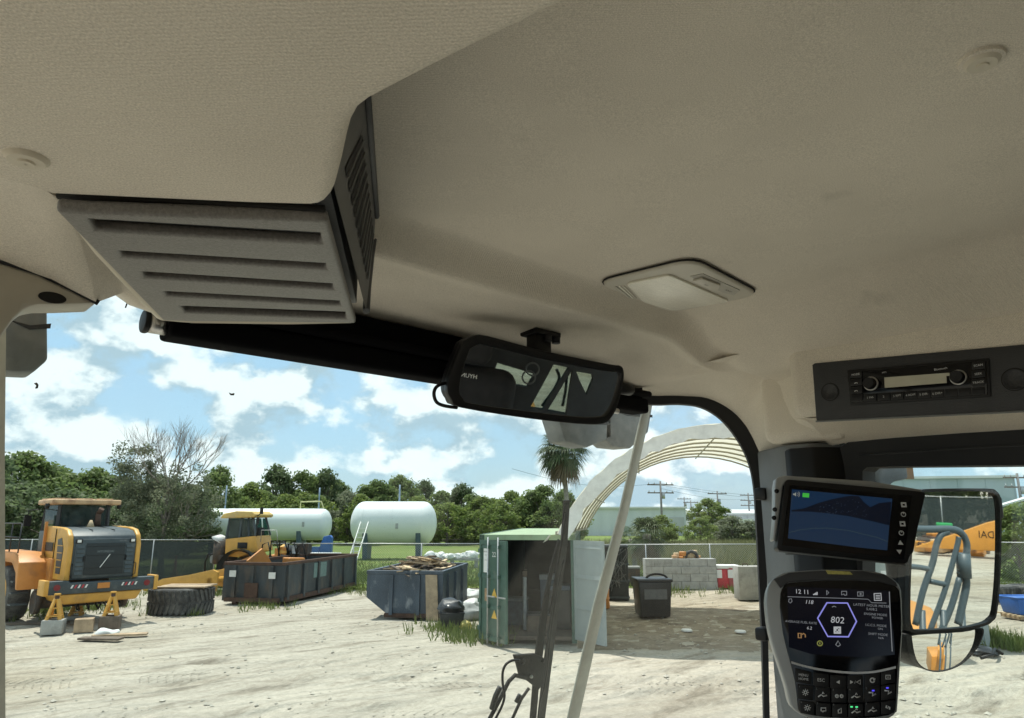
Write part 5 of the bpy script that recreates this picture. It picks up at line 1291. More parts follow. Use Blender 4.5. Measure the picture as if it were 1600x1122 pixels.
# ================================================================== YELLOW LIFT ARMS ON THE GROUND
la = yardthing('lift_arm_frame', 'yellow lift arms lying on the ground with a red jack between them', 'machine part', G(285, 927), -12)
for y0 in (0.0, 0.95):
    b = MB(); b.prism([(-1.9, 0.20), (-1.0, 0.55), (0.2, 0.72), (1.3, 0.95), (1.55, 0.85), (1.5, 0.10), (0.9, 0.25), (-0.2, 0.30), (-1.2, 0.12)], y0, y0+0.12, Matrix(((1, 0, 0, 0), (0, 0, 1, 0), (0, 1, 0, 0), (0, 0, 0, 1)))); b.bevel(0.015, 2); b.build('arm', YEL, la, smooth=True)
b = MB(); b.cyl((1.2, 0, 0.5), (1.2, 1.05, 0.5), 0.13, n=14); b.build('cross_tube', YEL, la)
b = MB(); b.cyl((-1.7, -0.05, 0.2), (-1.7, 1.1, 0.2), 0.16, n=14); b.build('pin_boss', YEL, la)
rj = yardthing('red_jack', 'red bottle jack standing up among the yellow arms', 'jack', G(271, 912, 0.0), 0)
b = MB(); b.cyl((0, 0, 0.55), (0, 0, 1.05), 0.07, 0.06, 12); b.build('body', REDP, rj); b = MB(); b.cyl((0, 0, 1.05), (0, 0, 1.28), 0.035, n=10); b.build('ram', REDP, rj); b = MB(); b.box((-0.13, -0.13, 0.0), (0.13, 0.13, 0.56)); b.build('base', YEL, rj)

# ================================================================== STRIPPED MACHINE WITH CAB
TR = yardthing('stripped_machine', 'half dismantled machine with yellow-roofed cab and bare engine parts', 'machine', G(368, 922), -10)
def yz(pts, x0, x1, name, m_, bev=0.02):
    b = MB(); b.prism(pts, x0, x1, Matrix(((1, 0, 0, 0), (0, 0, 1, 0), (0, 1, 0, 0), (0, 0, 0, 1)))); b.bevel(bev, 2); return b.build(name, m_, TR, smooth=True)
yz([(-0.62, 1.40), (-0.66, 2.12), (0.74, 2.26), (0.92, 1.62), (0.5, 1.50), (0.0, 1.36)], -0.02, 1.3, 'cab_lower', YEL)
b = MB(); b.box((-0.06, -0.045, 1.72), (0.40, -0.02, 1.98)); b.bevel(0.02, 2); b.build('recess', BLACK, TR, smooth=True)
for a, c in (((-0.66, 0.02, 2.12), (-0.60, 0.1, 3.0)), ((0.74, 0.02, 2.26), (0.50, 0.1, 3.05)), ((-0.66, 1.28, 2.12), (-0.60, 1.2, 3.0)), ((0.74, 1.28, 2.26), (0.50, 1.2, 3.05)), ((-0.02, 0.02, 2.18), (-0.02, 0.1, 3.02)), ((0.42, 0.02, 2.22), (0.30, 0.1, 3.02))):
    b = MB(); b.bar(a, c, 0.08, 0.08); b.build('cab_post', ENG, TR)
for pts in ([(-0.60, 2.16), (-0.56, 2.98), (-0.06, 3.0), (-0.06, 2.20)], [(0.02, 2.22), (0.02, 3.0), (0.26, 3.0), (0.38, 2.24)], [(0.44, 2.24), (0.34, 3.0), (0.48, 3.0), (0.68, 2.28)]):
    for y0 in (0.045, 1.22):
        b = MB(); b.prism(pts, y0, y0+0.015, Matrix(((1, 0, 0, 0), (0, 0, 1, 0), (0, 1, 0, 0), (0, 0, 0, 1)))); b.build('window', CABG, TR)
b = MB(); b.box((-0.64, 0.06, 2.1), (-0.60, 1.2, 3.0)); b.build('window', CABG, TR)
b = MB(); b.prism([(-0.95, 3.0), (-0.80, 3.20), (-0.2, 3.32), (0.55, 3.30), (0.75, 3.16), (0.70, 3.04)], -0.15, 1.45, Matrix(((1, 0, 0, 0), (0, 0, 1, 0), (0, 1, 0, 0), (0, 0, 0, 1)))); b.bevel(0.05, 3); b.build('cab_roof', mat('bleached yellow roof', (0.62, 0.42, 0.13), 0.55, var=0.1, scale=2, dirt=(0.45, 0.34, 0.2), dscale=2.5), TR, smooth=True)
b = MB(); b.box((0.2, 0.6, 1.9), (0.55, 1.1, 2.6)); b.bevel(0.05, 2); b.build('seat', SEATC, TR, smooth=True)
b = MB(); b.tube([(0.75, 0.0, 3.1), (0.95, -0.1, 3.2), (1.0, -0.1, 3.25)], 0.02, 6); b.box((0.93, -0.14, 3.18), (1.06, -0.08, 3.46)); b.box((0.80, -0.12, 2.75), (0.90, -0.06, 3.05)); b.build('mirror', BLACK, TR)
b = MB(); b.tube([(0.50, -0.02, 3.0), (0.78, -0.1, 2.95), (0.85, -0.1, 2.5), (0.80, -0.05, 2.25)], 0.025, 6); b.build('mirror_arm', BLACK, TR)
# dark mudguard arch, orange plate
b = MB(); b.loft([[(0.15+1.0*math.cos(a), y, 0.70+1.0*math.sin(a)) for a in [R(10+10*i) for i in range(17)]] for y in (-0.30, 0.30)] ); b.loft([[(0.15+0.93*math.cos(a), y, 0.70+0.93*math.sin(a)) for a in [R(10+10*i) for i in range(17)]] for y in (-0.30, 0.30)]); b.build('mudguard', ENG, TR, recalc=True)
yz([(0.25, 1.25), (0.95, 1.55), (1.05, 1.0), (0.3, 0.9)], -0.20, -0.05, 'orange_plate', ORA)
# engine tower at left
b = MB(); b.cyl((-1.05, 0.3, 1.05), (-1.02, 0.3, 2.05), 0.30, 0.34, 16); b.build('air_tank', GREASE, TR)
b = MB(); b.cyl((-1.1, 0.3, 2.05), (-1.0, 0.3, 2.25), 0.40, 0.12, 14); b.build('intake_cap', WHITEP, TR)
b = MB(); b.box((-0.95, 0.0, 0.35), (-0.45, 0.8, 1.45)); wob(b, 0.08, 2); b.bevel(0.03, 2); b.build('engine_block', GREASE, TR)
b = MB(); b.box((-0.7, 0.1, 0.30), (0.5, 0.9, 1.1)); wob(b, 0.08, 2, 4); b.bevel(0.03, 2); b.build('gearbox', GREASE, TR)
b = MB(); b.tube([(-1.55, 0.1, 0.5), (-1.62, 0.1, 1.1), (-1.5, 0.1, 1.45), (-1.25, 0.1, 1.5), (-1.1, 0.1, 1.3)], 0.04, 8); b.tube([(-0.85, -0.05, 0.3), (-0.7, -0.08, 0.7), (-0.9, -0.08, 1.0)], 0.05, 8); b.build('hose', BLACK, TR)
b = MB(); b.cyl((-1.35, 0.15, 1.25), (-1.25, 0.3, 1.25), 0.17, n=14); b.build('filter', GALV, TR)
rnd = random.Random(11)
for k in range(14):                               # bare engine parts right of the cab
    x = rnd.uniform(1.0, 2.9); z = rnd.uniform(1.15, 2.0-0.25*abs(x-1.9)); s_ = rnd.uniform(0.12, 0.3)
    b = MB()
    if k % 3 == 0: b.cyl((x, 0.2, z), (x+rnd.uniform(-.3, .3), 0.6, z+rnd.uniform(-.1, .1)), s_*0.6, n=10)
    else: b.box((x-s_, 0.1, z-s_*0.8), (x+s_, 0.6, z+s_*0.8)); wob(b, 0.08, 3, k)
    b.build('engine_part', (GREASE, ENG, GALV, ORA)[k % 4] if k != 8 else YEL, TR)
for k in range(5):
    x = 1.0+k*0.4; b = MB(); b.tube([(x, 0.1, 1.2), (x+0.1, 0.0, 1.9+0.2*math.sin(k)), (x+0.35, 0.0, 2.0), (x+0.5, 0.1, 1.3)], 0.03, 6); b.build('hose', BLACK, TR)
yz([(0.9, 0.95), (0.95, 1.15), (3.2, 1.25), (3.4, 1.0)], 0.0, 0.7, 'deck', YEL)
wheel(TR, Vector((0.15, 0.65, 0.72)), 0.72, 0.5, Vector((0, 1, 0)))
b = MB(); b.tube([(1.0, 0.0, 2.0), (1.0, 0.0, 2.5), (1.7, 0.0, 2.5), (1.8, 0.0, 2.0)], 0.018, 6); b.build('handrail', GALV, TR)

# ================================================================== SKIPS
def skip(name, label, A, B, H, W_, m_, prof=None, rimm=RUST):
    """A-B is the long bottom edge facing us; W_ the width away from us"""
    d = (B-A); L_ = d.length; ang = math.atan2(d.y, d.x)
    t_ = thing(name, label, 'skip', A, ang, 'open skips in the yard')
    th = 0.06
    P = prof or [(0, 0.12), (0, H), (L_, H), (L_, 0.12)]
    Mxz = lambda y: Matrix(((1, 0, 0, 0), (0, 0, 1, y), (0, 1, 0, 0), (0, 0, 0, 1)))
    for y in (0, W_-th):
        b = MB(); b.prism(P, 0, th, Mxz(y)); b.build('side_wall', m_, t_)
    b = MB(); b.box((0.0, th, 0.12 if not prof else P[0][1]), (th, W_-th, H-0.003)); b.build('end_wall', m_, t_)
    b = MB(); b.box((L_-th, th, 0.12), (L_, W_-th, H-0.003)); b.build('end_wall', m_, t_)
    b = MB(); b.box((0.1 if not prof else 0.6, th, 0.14), (L_-th, W_-th, 0.2)); b.build('skip_floor', GREASE, t_)
    for y in (-0.02, W_-0.08):
        b = MB(); b.box((-0.02, y, H-0.05), (L_+0.02, y+0.10, H+0.06)); b.bevel(0.01, 1); b.build('rim', rimm, t_)
    for x in (-0.02, L_-0.08):
        b = MB(); b.box((x, 0.08, H-0.048), (x+0.10, W_-0.08, H+0.057)); b.bevel(0.01, 1); b.build('rim', rimm, t_)
    return t_, L_
pA = G(441, 946); pB = G(556, 918)
s1, L1 = skip('roll_off_skip', 'long dark grey open skip beside the stripped machine', pA, pB, 1.40, 2.35, STEEL)
for k in range(6):
    x = 0.25 + k*(L1-0.5)/5
    b = MB(); b.hexa([(x-0.07, -0.09, 0.16), (x+0.07, -0.09, 0.16), (x+0.07, -0.002, 0.16), (x-0.07, -0.002, 0.16), (x-0.07, -0.07, 1.34), (x+0.07, -0.07, 1.34), (x+0.07, -0.002, 1.34), (x-0.07, -0.002, 1.34)]); b.build('side_rib', STEEL, s1)
b = MB(); b.box((0.1, -0.07, 0.10), (L1-0.1, 0.02, 0.26)); b.build('side_sill', RUST, s1)
for y in (0.45, 1.20, 1.9):
    b = MB(); b.box((-0.09, y-0.06, 0.14), (-0.002, y+0.06, 1.33)); b.build('end_rib', STEEL, s1)
b = MB(); b.box((-0.12, 0.1, 0.10), (0.0, 2.2, 0.24)); b.build('end_sill', RUST, s1)
for (y, z) in ((0.42, 1.0), (1.95, 1.05)):
    b = MB(); b.box((-0.095, y-0.13, z-0.10), (-0.090, y+0.13, z+0.12)); b.build('label', WHITEP, s1)
for y in (0.5, 1.8):
    b = MB(); b.cyl((-0.02, y-0.08, 0.10), (-0.02, y+0.08, 0.10), 0.11, n=12); b.build('roller', RUST, s1)
b = MB(); b.box((-0.10, 0.95, 0.25), (-0.03, 1.45, 0.75)); b.build('hook_plate', RUST, s1)
b = MB(); b.box((0.35*L1, -0.016, 0.75), (0.52*L1, -0.005, 1.30)); b.build('faded_patch', mat('faded teal paint', (0.14, 0.22, 0.21), 0.6, var=0.2), s1)
s_l = thing('scrap_sheet', 'orange scrap showing above the rim of the long skip', 'scrap', s1.matrix_basis @ Vector((0.9, 1.4, 0.2)), 0.4)
b = MB(); b.prism([(-0.6, 0.0), (-0.7, 1.3), (0.0, 1.7), (0.5, 1.2), (0.6, 0.0)], 0, 0.08, Matrix(((1, 0, 0, 0), (0, 0, 1, 0), (0, 1, 0, 0), (0, 0, 0, 1)))); b.build('plate', ORA, s_l)
s_2 = thing('scrap_lump', 'small orange lump on the near rim of the long skip', 'scrap', s1.matrix_basis @ Vector((1.7, 0.5, 0.2)), 0.0)
b = MB(); b.box((-0.35, -0.2, 0.0), (0.35, 0.3, 1.36)); wob(b, 0.12, 2); b.bevel(0.05, 2); b.build('lump', ORA, s_2)

pA = G(571, 966); pB = G(691, 968)
s2, L2 = skip('wood_skip', 'slate blue skip with a sloping end, heaped with scrap wood', pA, pB, 1.36, 4.2, STEEL2, [(0, 0.62), (0, 1.36), ((pB-pA).length, 1.36), ((pB-pA).length, 0.10), (0.72, 0.10)], STEEL2)
for x in (0.75, 1.6):
    b = MB(); b.box((x, -0.08, 0.12), (x+0.10, -0.002, 1.28)); b.build('side_rib', STEEL2, s2)
b = MB(); b.cyl((1.98, -0.03, 1.0), (1.98, -0.002, 1.0), 0.06, n=14); b.build('round_sticker', mat('yellow sticker paint', (0.6, 0.5, 0.12), 0.5, var=0.1), s2)
b = MB(); b.box((0.6, -0.06, 0.04), (L2-0.05, 0.02, 0.16)); b.build('skid', RUST, s2)
for k in range(3):
    b = MB(); b.box((L2+0.0, 0.6+k*1.2, 0.15), (L2+0.07, 0.75+k*1.2, 1.28)); b.build('end_rib', STEEL2, s2)
lb = thing('leaning_board', 'tan board leaning upright against the end of the wood skip', 'board', s2.matrix_basis @ Vector((L2-0.42, -0.35, 0.0)), s2.rotation_euler.z)
b = MB(); b.hexa([(0, 0, 0), (0.36, 0.05, 0), (0.36, 0.09, 0), (0, 0.04, 0), (-0.12, 0.28, 1.30), (0.24, 0.30, 1.30), (0.24, 0.34, 1.30), (-0.12, 0.32, 1.30)]); b.build('board', WOOD, lb)
wp = thing('scrap_wood_heap', 'heap of splintered boards and branches filling the slate blue skip', 'wood heap', s2.matrix_basis @ Vector((0, 0, 0)), s2.rotation_euler.z)
rnd = random.Random(8)
b = MB(); b.loft([[(0.08+x*(L2-0.16)/14, 0.08+y*4.0/14, 1.08 + 0.50*math.exp(-((x-8)/4.5)**2-((y-6)/5.5)**2) + rnd.uniform(-.04, .04)) for x in range(15)] for y in range(15)], False); b.build('rubble_core', GREASE, wp)
for k in range(120):
    x = rnd.uniform(0.25, L2-0.25); y = rnd.uniform(0.2, 3.8)
    z = 1.16 + 0.50*math.exp(-((x/L2*14-8)/4.5)**2-((y/4*14-6)/5.5)**2) + rnd.uniform(0, 0.10)
    a = rnd.uniform(0, math.pi); L_ = rnd.uniform(0.4, 1.3)*(1.0 if 0.6 < x < L2-0.6 else 0.5); tl = rnd.uniform(-0.22, 0.22)
    d = Vector((math.cos(a), math.sin(a), tl))*L_*0.5; c = Vector((x, y, z))
    b = MB()
    if k % 5 == 0: b.tube([c-d, c+Vector((0, 0, 0.04)), c+d], rnd.uniform(0.02, 0.05), 6)
    else: b.bar(c-d, c+d, rnd.uniform(0.06, 0.22), rnd.uniform(0.02, 0.05), Vector((rnd.uniform(-.3, .3), rnd.uniform(-.3, .3), 1)))
    b.build('plank', (WOOD, WOODL, WOODD, WOOD, WOODL)[rnd.randrange(5)], wp)
# rubbish beside the green container
def blob(name, label, cat, loc, sx, sy, sz, m_, seed, group=None):
    b = MB(); bmesh.ops.create_icosphere(b.bm, subdivisions=3, radius=0.5); wob(b, 0.18, 2.6, seed); wob(b, 0.05, 8, seed)
    for v in b.bm.verts: v.co = Vector((v.co.x*sx, v.co.y*sy, max(-0.28, v.co.z)*sz + sz*0.28))
    o = b.build(name, m_, smooth=True); o.location = loc; tag(o, label, cat, group); return o
bk = yardthing('black_bin', 'black square bin stuffed with a rubbish bag beside the green container', 'bin', G(705, 981), 8)
b = MB(); b.hexa([(-0.30, -0.3, 0), (0.30, -0.3, 0), (0.30, 0.3, 0), (-0.30, 0.3, 0), (-0.34, -0.34, 0.42), (0.34, -0.34, 0.42), (0.34, 0.34, 0.42), (-0.34, 0.34, 0.42)]); b.bevel(0.02, 2); b.build('body', BAGB, bk, smooth=True)
b = MB(); b.tube([(-0.34, -0.34, 0.42), (0.34, -0.34, 0.42), (0.34, 0.34, 0.42), (-0.34, 0.34, 0.42)], 0.02, 6, closed=True); b.build('rim', BAGB, bk)
blob('rubbish_bag', 'shiny black bag bulging out of the square bin', 'bag', G(705, 981) + FW*0.05 + Vector((0, 0, 0.36)), 0.75, 0.7, 0.55, BAGB, 1.0)
blob('rubbish_bag', 'grey bag lying low between skip and green container', 'bag', G(731, 968), 0.9, 0.8, 0.55, mat('grey sack', (0.30, 0.31, 0.30), 0.5, var=0.2, scale=5), 2.3)
blob('white_sack', 'white sack nearest the green container door, behind the black bin', 'sack', G(738, 955), 0.9, 0.7, 0.5, BAGW, 3.3, 'white sacks by the skip')
blob('white_sack', 'upper white sack beside the end of the wood skip', 'sack', G(733, 940), 1.1, 0.8, 0.6, BAGW, 4.7, 'white sacks by the skip')
blob('crumpled_packet', 'small yellow and white crumpled packet at the foot of the bags', 'packet', G(727, 983), 0.35, 0.3, 0.3, mat('yellow packet', (0.6, 0.5, 0.15), 0.5, var=0.3, scale=6), 5.7)

# ================================================================== GREEN CONTAINER
CO = thing('shipping_container', 'green shipping container with doors open, carrying the fabric canopy', 'container', M=CM)
cw, cl, chh = 2.44, 12.0, 2.59
for x in (0, cw-0.12):
    b = MB(); b.box((x, 0, 0), (x+0.12, 0.14, chh)); b.build('corner_post', GREENC, CO)
    b = MB(); b.box((x, cl-0.14, 0), (x+0.12, cl, chh)); b.build('corner_post', GREENC, CO)
def corr(y0, y1, x, z0, z1, n, depth, parent, name, m_, axis='y'):
    b = MB(); pts = []
    p = (y1-y0)/n
    for i in range(n):
        q = y0+i*p; pts += [(q, 0), (q+p*0.35, 0), (q+p*0.5, depth), (q+p*0.85, depth)]
    pts.append((y1, 0))
    f = (lambda a, dd, z: (x+dd, a, z)) if axis == 'y' else (lambda a, dd, z: (a, x+dd, z))
    b.loft([[f(a, dd, z0) for a, dd in pts], [f(a, dd, z1) for a, dd in pts]], smooth=False)
    return b.build(name, m_, parent, recalc=True)
corr(0.14, cl-0.14, 0.03, 0.12, chh-0.1, 40, 0.036, CO, 'side_wall', GREENC)
corr(0.14, cl-0.14, cw-0.07, 0.12, chh-0.1, 40, 0.036, CO, 'side_wall', GREENC)
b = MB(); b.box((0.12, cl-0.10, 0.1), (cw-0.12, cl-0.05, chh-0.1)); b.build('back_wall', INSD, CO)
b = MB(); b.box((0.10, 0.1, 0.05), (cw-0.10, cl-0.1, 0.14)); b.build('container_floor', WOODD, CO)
b = MB(); b.box((-0.002, 0.0, chh-0.13), (cw+0.002, 0.12, chh+0.002)); b.build('header', ROOFG, CO)
corr(0.10, cl, chh-0.03, 0, 0, 1, 0, CO, 'tmp', ROOFG) if False else None
b = MB(); pts = []
n_ = 40; p_ = (cl-0.1)/n_
for i in range(n_): q = 0.1+i*p_; pts += [(q, 0), (q+p_*0.4, 0), (q+p_*0.5, 0.02), (q+p_*0.9, 0.02)]
b.loft([[(x, a, chh-0.02+dd) for a, dd in pts] for x in (0.05, cw-0.05)], smooth=False); b.build('roof_sheet', ROOFG, CO, recalc=True)
for x in (0.0, cw-0.06):
    b = MB(); b.box((x, 0.14, chh-0.10), (x+0.06, cl-0.14, chh+0.012)); b.build('top_rail', GREENC, CO); b = MB(); b.box((x, 0.14, 0.0), (x+0.06, cl-0.14, 0.14)); b.build('bottom_rail', GREENC, CO)
def cdoor(hx, sgn, ang, m_out, m_in, rods):
    a = R(ang); M = Matrix.Translation((hx, -0.02, 0.0)) @ Matrix.Rotation(-sgn*a, 4, 'Z') @ Matrix.Diagonal((sgn, 1, 1, 1)).to_4x4()
    w_ = 1.16; parts = []
    b = MB(); b.box((0.0, -0.06, 0.10), (0.08, 0.0, 2.46)); b.box((w_-0.08, -0.06, 0.10), (w_, 0.0, 2.46)); b.box((0.08, -0.06, 0.10), (w_-0.08, 0.0, 0.20)); b.box((0.08, -0.06, 2.36), (w_-0.08, 0.0, 2.46)); d_ = b.build('door', m_out, CO, M, recalc=True)
    for k in range(3):                           # three horizontally ribbed panels
        z0 = 0.20 + k*0.72
        b = MB(); b.hexa([(0.08, -0.030, z0), (w_-0.08, -0.030, z0), (w_-0.08, -0.012, z0), (0.08, -0.012, z0), (0.08, -0.030, z0+0.70), (w_-0.08, -0.030, z0+0.70), (w_-0.08, -0.012, z0+0.70), (0.08, -0.012, z0+0.70)]); b.build('door_panel', m_out if rods else m_in, d_)
        b = MB(); b.hexa([(0.08, -0.05, z0+0.63), (w_-0.08, -0.05, z0+0.63), (w_-0.08, 0.004, z0+0.63), (0.08, 0.004, z0+0.63), (0.08, -0.035, z0+0.72), (w_-0.08, -0.035, z0+0.72), (w_-0.08, -0.008, z0+0.72), (0.08, -0.008, z0+0.72)]); b.build('door_rib', m_out if rods else m_in, d_)
    if rods:
        for x in (0.42, 0.86):
            b = MB(); b.cyl((x, -0.085, 0.04), (x, -0.085, 2.54), 0.020, n=8); b.build('lock_rod', GALV, d_)
            for z in (0.2, 0.9, 1.6, 2.3):
                b = MB(); b.box((x-0.05, -0.10, z-0.04), (x+0.05, -0.055, z+0.04)); b.build('rod_bracket', m_out, d_)
            b = MB(); b.box((x, -0.12, 1.12), (x+0.34, -0.095, 1.15)); b.build('rod_handle', GALV, d_)
    for z in (0.35, 1.0, 1.6, 2.2):
        b = MB(); b.box((-0.04, -0.075, z-0.05), (0.06, -0.058, z+0.05)); b.build('hinge', m_out, d_)
    return d_
dL = cdoor(0.05, 1, 48, GREENC, GREENC, True)
dR = cdoor(cw-0.05, -1, 128, PALEG, PALEG, False)
WARN = mat('yellow warning sticker', (0.70, 0.42, 0.06), 0.5, var=0.1)
b = MB(); b.box((0.16, -0.0365, 1.68), (0.38, -0.0335, 2.26)); b.build('paper_notice', WHITEP, dL)
for z in (2.18, 2.10, 1.98): text('NOTICE' if z > 2.15 else '0 2 6', dL, None, 0.055, VOID, M=Matrix.Translation((0.27, -0.0375, z)) @ Matrix.Rotation(R(90), 4, 'X'))
text('22', dL, None, 0.17, WHITEP, M=Matrix.Translation((0.62, -0.0375, 2.12)) @ Matrix.Rotation(R(90), 4, 'X'))
for z in (1.12, 0.62):
    b = MB(); b.prism([(0.52, z), (0.76, z), (0.64, z+0.20)], 0, 0.003, Matrix(((1, 0, 0, 0), (0, 0, 1, -0.0365), (0, 1, 0, 0), (0, 0, 0, 1)))); b.build('warning_sticker', WARN, dL)
b = MB(); b.box((0.22, -0.0365, 1.0), (0.36, -0.0335, 1.3)); b.build('worn_label', mat('worn orange label', (0.35, 0.22, 0.12), 0.6, var=0.4, scale=12), dL)
# junk in the container
rnd = random.Random(21)
JM = [mat('blue grey junk', (0.10, 0.13, 0.17), 0.6, var=0.3), mat('pale junk', (0.28, 0.30, 0.31), 0.6, var=0.3), WOODD, BAGB]
names_ = ['leftmost box deep in the dark container', 'blue-grey slab leaning inside the container doorway', 'low pale carton inside the container', 'dark crate inside the container near the right wall', 'small box on top of the stack inside the container']
for k, (x, y, z, sx, sy, sz) in enumerate(((0.7, 2.2, 0.14, 0.6, 0.6, 0.7), (1.05, 1.2, 0.14, 0.10, 0.5, 1.5), (1.5, 1.0, 0.14, 0.7, 0.6, 0.45), (1.95, 1.6, 0.14, 0.6, 0.7, 1.1), (1.7, 2.0, 0.14, 0.5, 0.5, 1.35))):
    t_ = thing('stored_box', names_[k], 'box', M=CM @ Matrix.Translation((x, y, z)) @ Matrix.Rotation(rnd.uniform(-.3, .3), 4, 'Z'))
    b = MB(); b.box((-sx/2, -sy/2, 0), (sx/2, sy/2, sz*0.9)); wob(b, 0.04, 2, k); b.bevel(0.015, 1); b.build('carton', JM[k % 4], t_)
    b = MB(); b.box((-sx/2-0.01, -sy/2-0.01, sz*0.9), (sx/2+0.01, sy/2+0.01, sz)); b.build('lid', JM[(k+1) % 4], t_)
# second container, mostly hidden behind the pillar
CM2 = CM @ Matrix.Translation((9.72, 0.3, 0))
C2 = thing('storage_container', 'pale container edge with a paper notice, glimpsed under the camera monitor', 'container', M=CM2)
corr(0.14, cl-0.14, 0.03, 0.12, chh-0.1, 40, 0.036, C2, 'side_wall', PALEG)
for x in (0, cw-0.12):
    b = MB(); b.box((x, 0, 0), (x+0.12, 0.14, chh)); b.build('corner_post', PALEG, C2)
b = MB(); b.box((0.12, 0.03, 0.1), (cw-0.12, 0.08, chh-0.1)); b.build('door', PALEG, C2)
for x in (0.5, 0.95, 1.5, 1.95): b = MB(); b.cyl((x, 0.0, 0.05), (x, 0.0, 2.5), 0.02, n=8); b.build('lock_rod', GALV, C2)
b = MB(); b.box((0.05, 0.1, chh-0.05), (cw-0.05, cl, chh+0.01)); b.build('roof_sheet', PALEG, C2)
b = MB(); b.box((0.14, 0.020, 1.25), (0.42, 0.0275, 1.75)); b.build('paper_notice', WHITEP, C2)

# ================================================================== CANOPY
FAB = bpy.data.materials.new('cream canopy fabric'); FAB.use_nodes = True
nt = FAB.node_tree; bb = nt.nodes['Principled BSDF']; bb.inputs['Base Color'].default_value = (0.74, 0.72, 0.62, 1); bb.inputs['Roughness'].default_value = 0.7
tl = nt.nodes.new('ShaderNodeBsdfTranslucent'); tl.inputs[0].default_value = (0.72, 0.69, 0.56, 1)
ms = nt.nodes.new('ShaderNodeMixShader'); ms.inputs[0].default_value = 0.55
nt.links.new(bb.outputs[0], ms.inputs[1]); nt.links.new(tl.outputs[0], ms.inputs[2]); nt.links.new(ms.outputs[0], nt.nodes['Material Output'].inputs[0])
HOOP = mat('hoop tube', (0.34, 0.32, 0.24), 0.5, var=0.1)
can = thing('fabric_canopy', 'cream arched fabric canopy on hoops spanning from the green container roof', 'canopy', M=CM @ Matrix.Translation((1.95, 0, 0)) @ Matrix.Rotation(R(-4), 4, 'Z') @ Matrix.Translation((-1.95, 0, 0)))
x_c, Rr = 6.2, 4.60; z_c = 5.30 - Rr; dep = 9.0
th0 = math.asin(min(1, (2.62-z_c)/Rr)); 
angs = [math.pi-th0 - (math.pi-2*th0)*i/48 for i in range(49)]
def arcp(a, y, dr=0.0): return (x_c+(Rr+dr)*math.cos(a), y, z_c+(Rr+dr)*math.sin(a))
nh = 8
b = MB(); ysl = []
for h in range(nh-1):
    for t in (0, 0.25, 0.5, 0.75): ysl.append((dep*(h+t)/(nh-1), -0.05*math.sin(math.pi*t)))
ysl.append((dep, 0))
b.loft([[arcp(a, y, dr + 0.012*mnoise.noise(Vector((a*6, y*1.5, 0)))) for a in angs] for y, dr in ysl]); b.build('cover', FAB, can)
for h in range(nh):
    b = MB(); b.tube([arcp(a, dep*h/(nh-1), -0.05) for a in angs[::2]], 0.032, 6); b.build('hoop', HOOP, can)
for a in (R(60), R(90), R(118), R(140)):
    b = MB(); b.tube([arcp(a, 0.0, -0.12), arcp(a, dep, -0.12)], 0.022, 6); b.build('purlin', HOOP, can)
rnd = random.Random(4)
b = MB(); b.loft([[arcp(a, -0.18+rnd.uniform(-.03, .03), 0.02+rnd.uniform(-.03, .03)) for a in angs], [arcp(a, -0.10, -0.30+rnd.uniform(-.06, .04)) for a in angs]]); b.build('front_hem', mat('white hem fabric', (0.72, 0.73, 0.70), 0.6, var=0.12, scale=5), can)
b = MB(); b.loft([[arcp(a, -0.18, 0.02) for a in angs], [arcp(a, 0.02, 0.0) for a in angs]]); b.build('hem_top', FAB, can)
for a0 in (angs[0], angs[-1]):
    x, y, z = arcp(a0, 0, 0)
    b = MB(); b.box((x-0.08, 0, 2.60), (x+0.08, dep, 2.68)); b.build('base_rail', HOOP, can)
b = MB(); b.loft([[arcp(angs[0], 0.1, 0.0), arcp(angs[0], 2.0, 0.0)], [(1.80, -0.25, 2.58), (2.0, 1.4, 2.62)], [(1.66, -0.35, 2.40), (1.95, 0.4, 2.60)]]); b.build('loose_flap', FAB, can)

# ================================================================== THINGS UNDER AND BEHIND THE CANOPY
bn_ = yardthing('wheeled_bin', 'black plastic bin with a coil of hose on top, under the canopy', 'bin', G(1020, 963), 3)
b = MB(); b.hexa([(-0.46, -0.42, 0.03), (0.46, -0.42, 0.03), (0.46, 0.42, 0.03), (-0.46, 0.42, 0.03), (-0.52, -0.5, 1.08), (0.52, -0.5, 1.08), (0.52, 0.5, 1.08), (-0.52, 0.5, 1.08)]); b.bevel(0.04, 3); b.build('body', BAGB, bn_, smooth=True)
b = MB(); b.box((-0.55, -0.53, 1.06), (0.55, 0.53, 1.16)); b.bevel(0.03, 2); b.build('lid', BAGB, bn_, smooth=True)
b = MB(); b.box((-0.36, -0.50, 0.55), (0.36, -0.478, 0.85)); b.bevel(0.01, 1); b.build('label_panel', mat('grey panel', (0.12, 0.125, 0.13), 0.5, var=0.2), bn_)
b = MB(); b.tube([(0.15+0.34*math.cos(R(a)), -0.1, 1.12+0.16*math.sin(R(a))) for a in range(-10, 200, 15)], 0.035, 7); b.build('hose_coil', BLACK, bn_)
for x in (-0.3, 0.3): b = MB(); b.cyl((x-0.04, -0.3, 0.06), (x+0.04, -0.3, 0.06), 0.06, n=10); b.build('caster', BLACK, bn_)
cg = yardthing('mesh_crate', 'tall dark crate full of tangled wire behind the pale glass joint', 'crate', G(963, 938), -6)
b = MB(); b.box((-0.50, 0, 0), (0.48, 0.9, 2.0)); b.bevel(0.02, 1); b.build('crate_body', INSD, cg)
for z in (0.1, 0.7, 1.3, 1.95): b = MB(); b.box((-0.53, -0.03, z-0.03), (0.51, 0.93, z+0.03)); b.build('band', ENG, cg)
rnd = random.Random(31); b = MB()
for k in range(14):
    b.tube([(rnd.uniform(-.5, .45), -0.04, rnd.uniform(.3, 1.9)) for _ in range(4)], 0.006, 4)
q = b.build('wire_tangle', GALV, cg); q['kind'] = 'stuff'
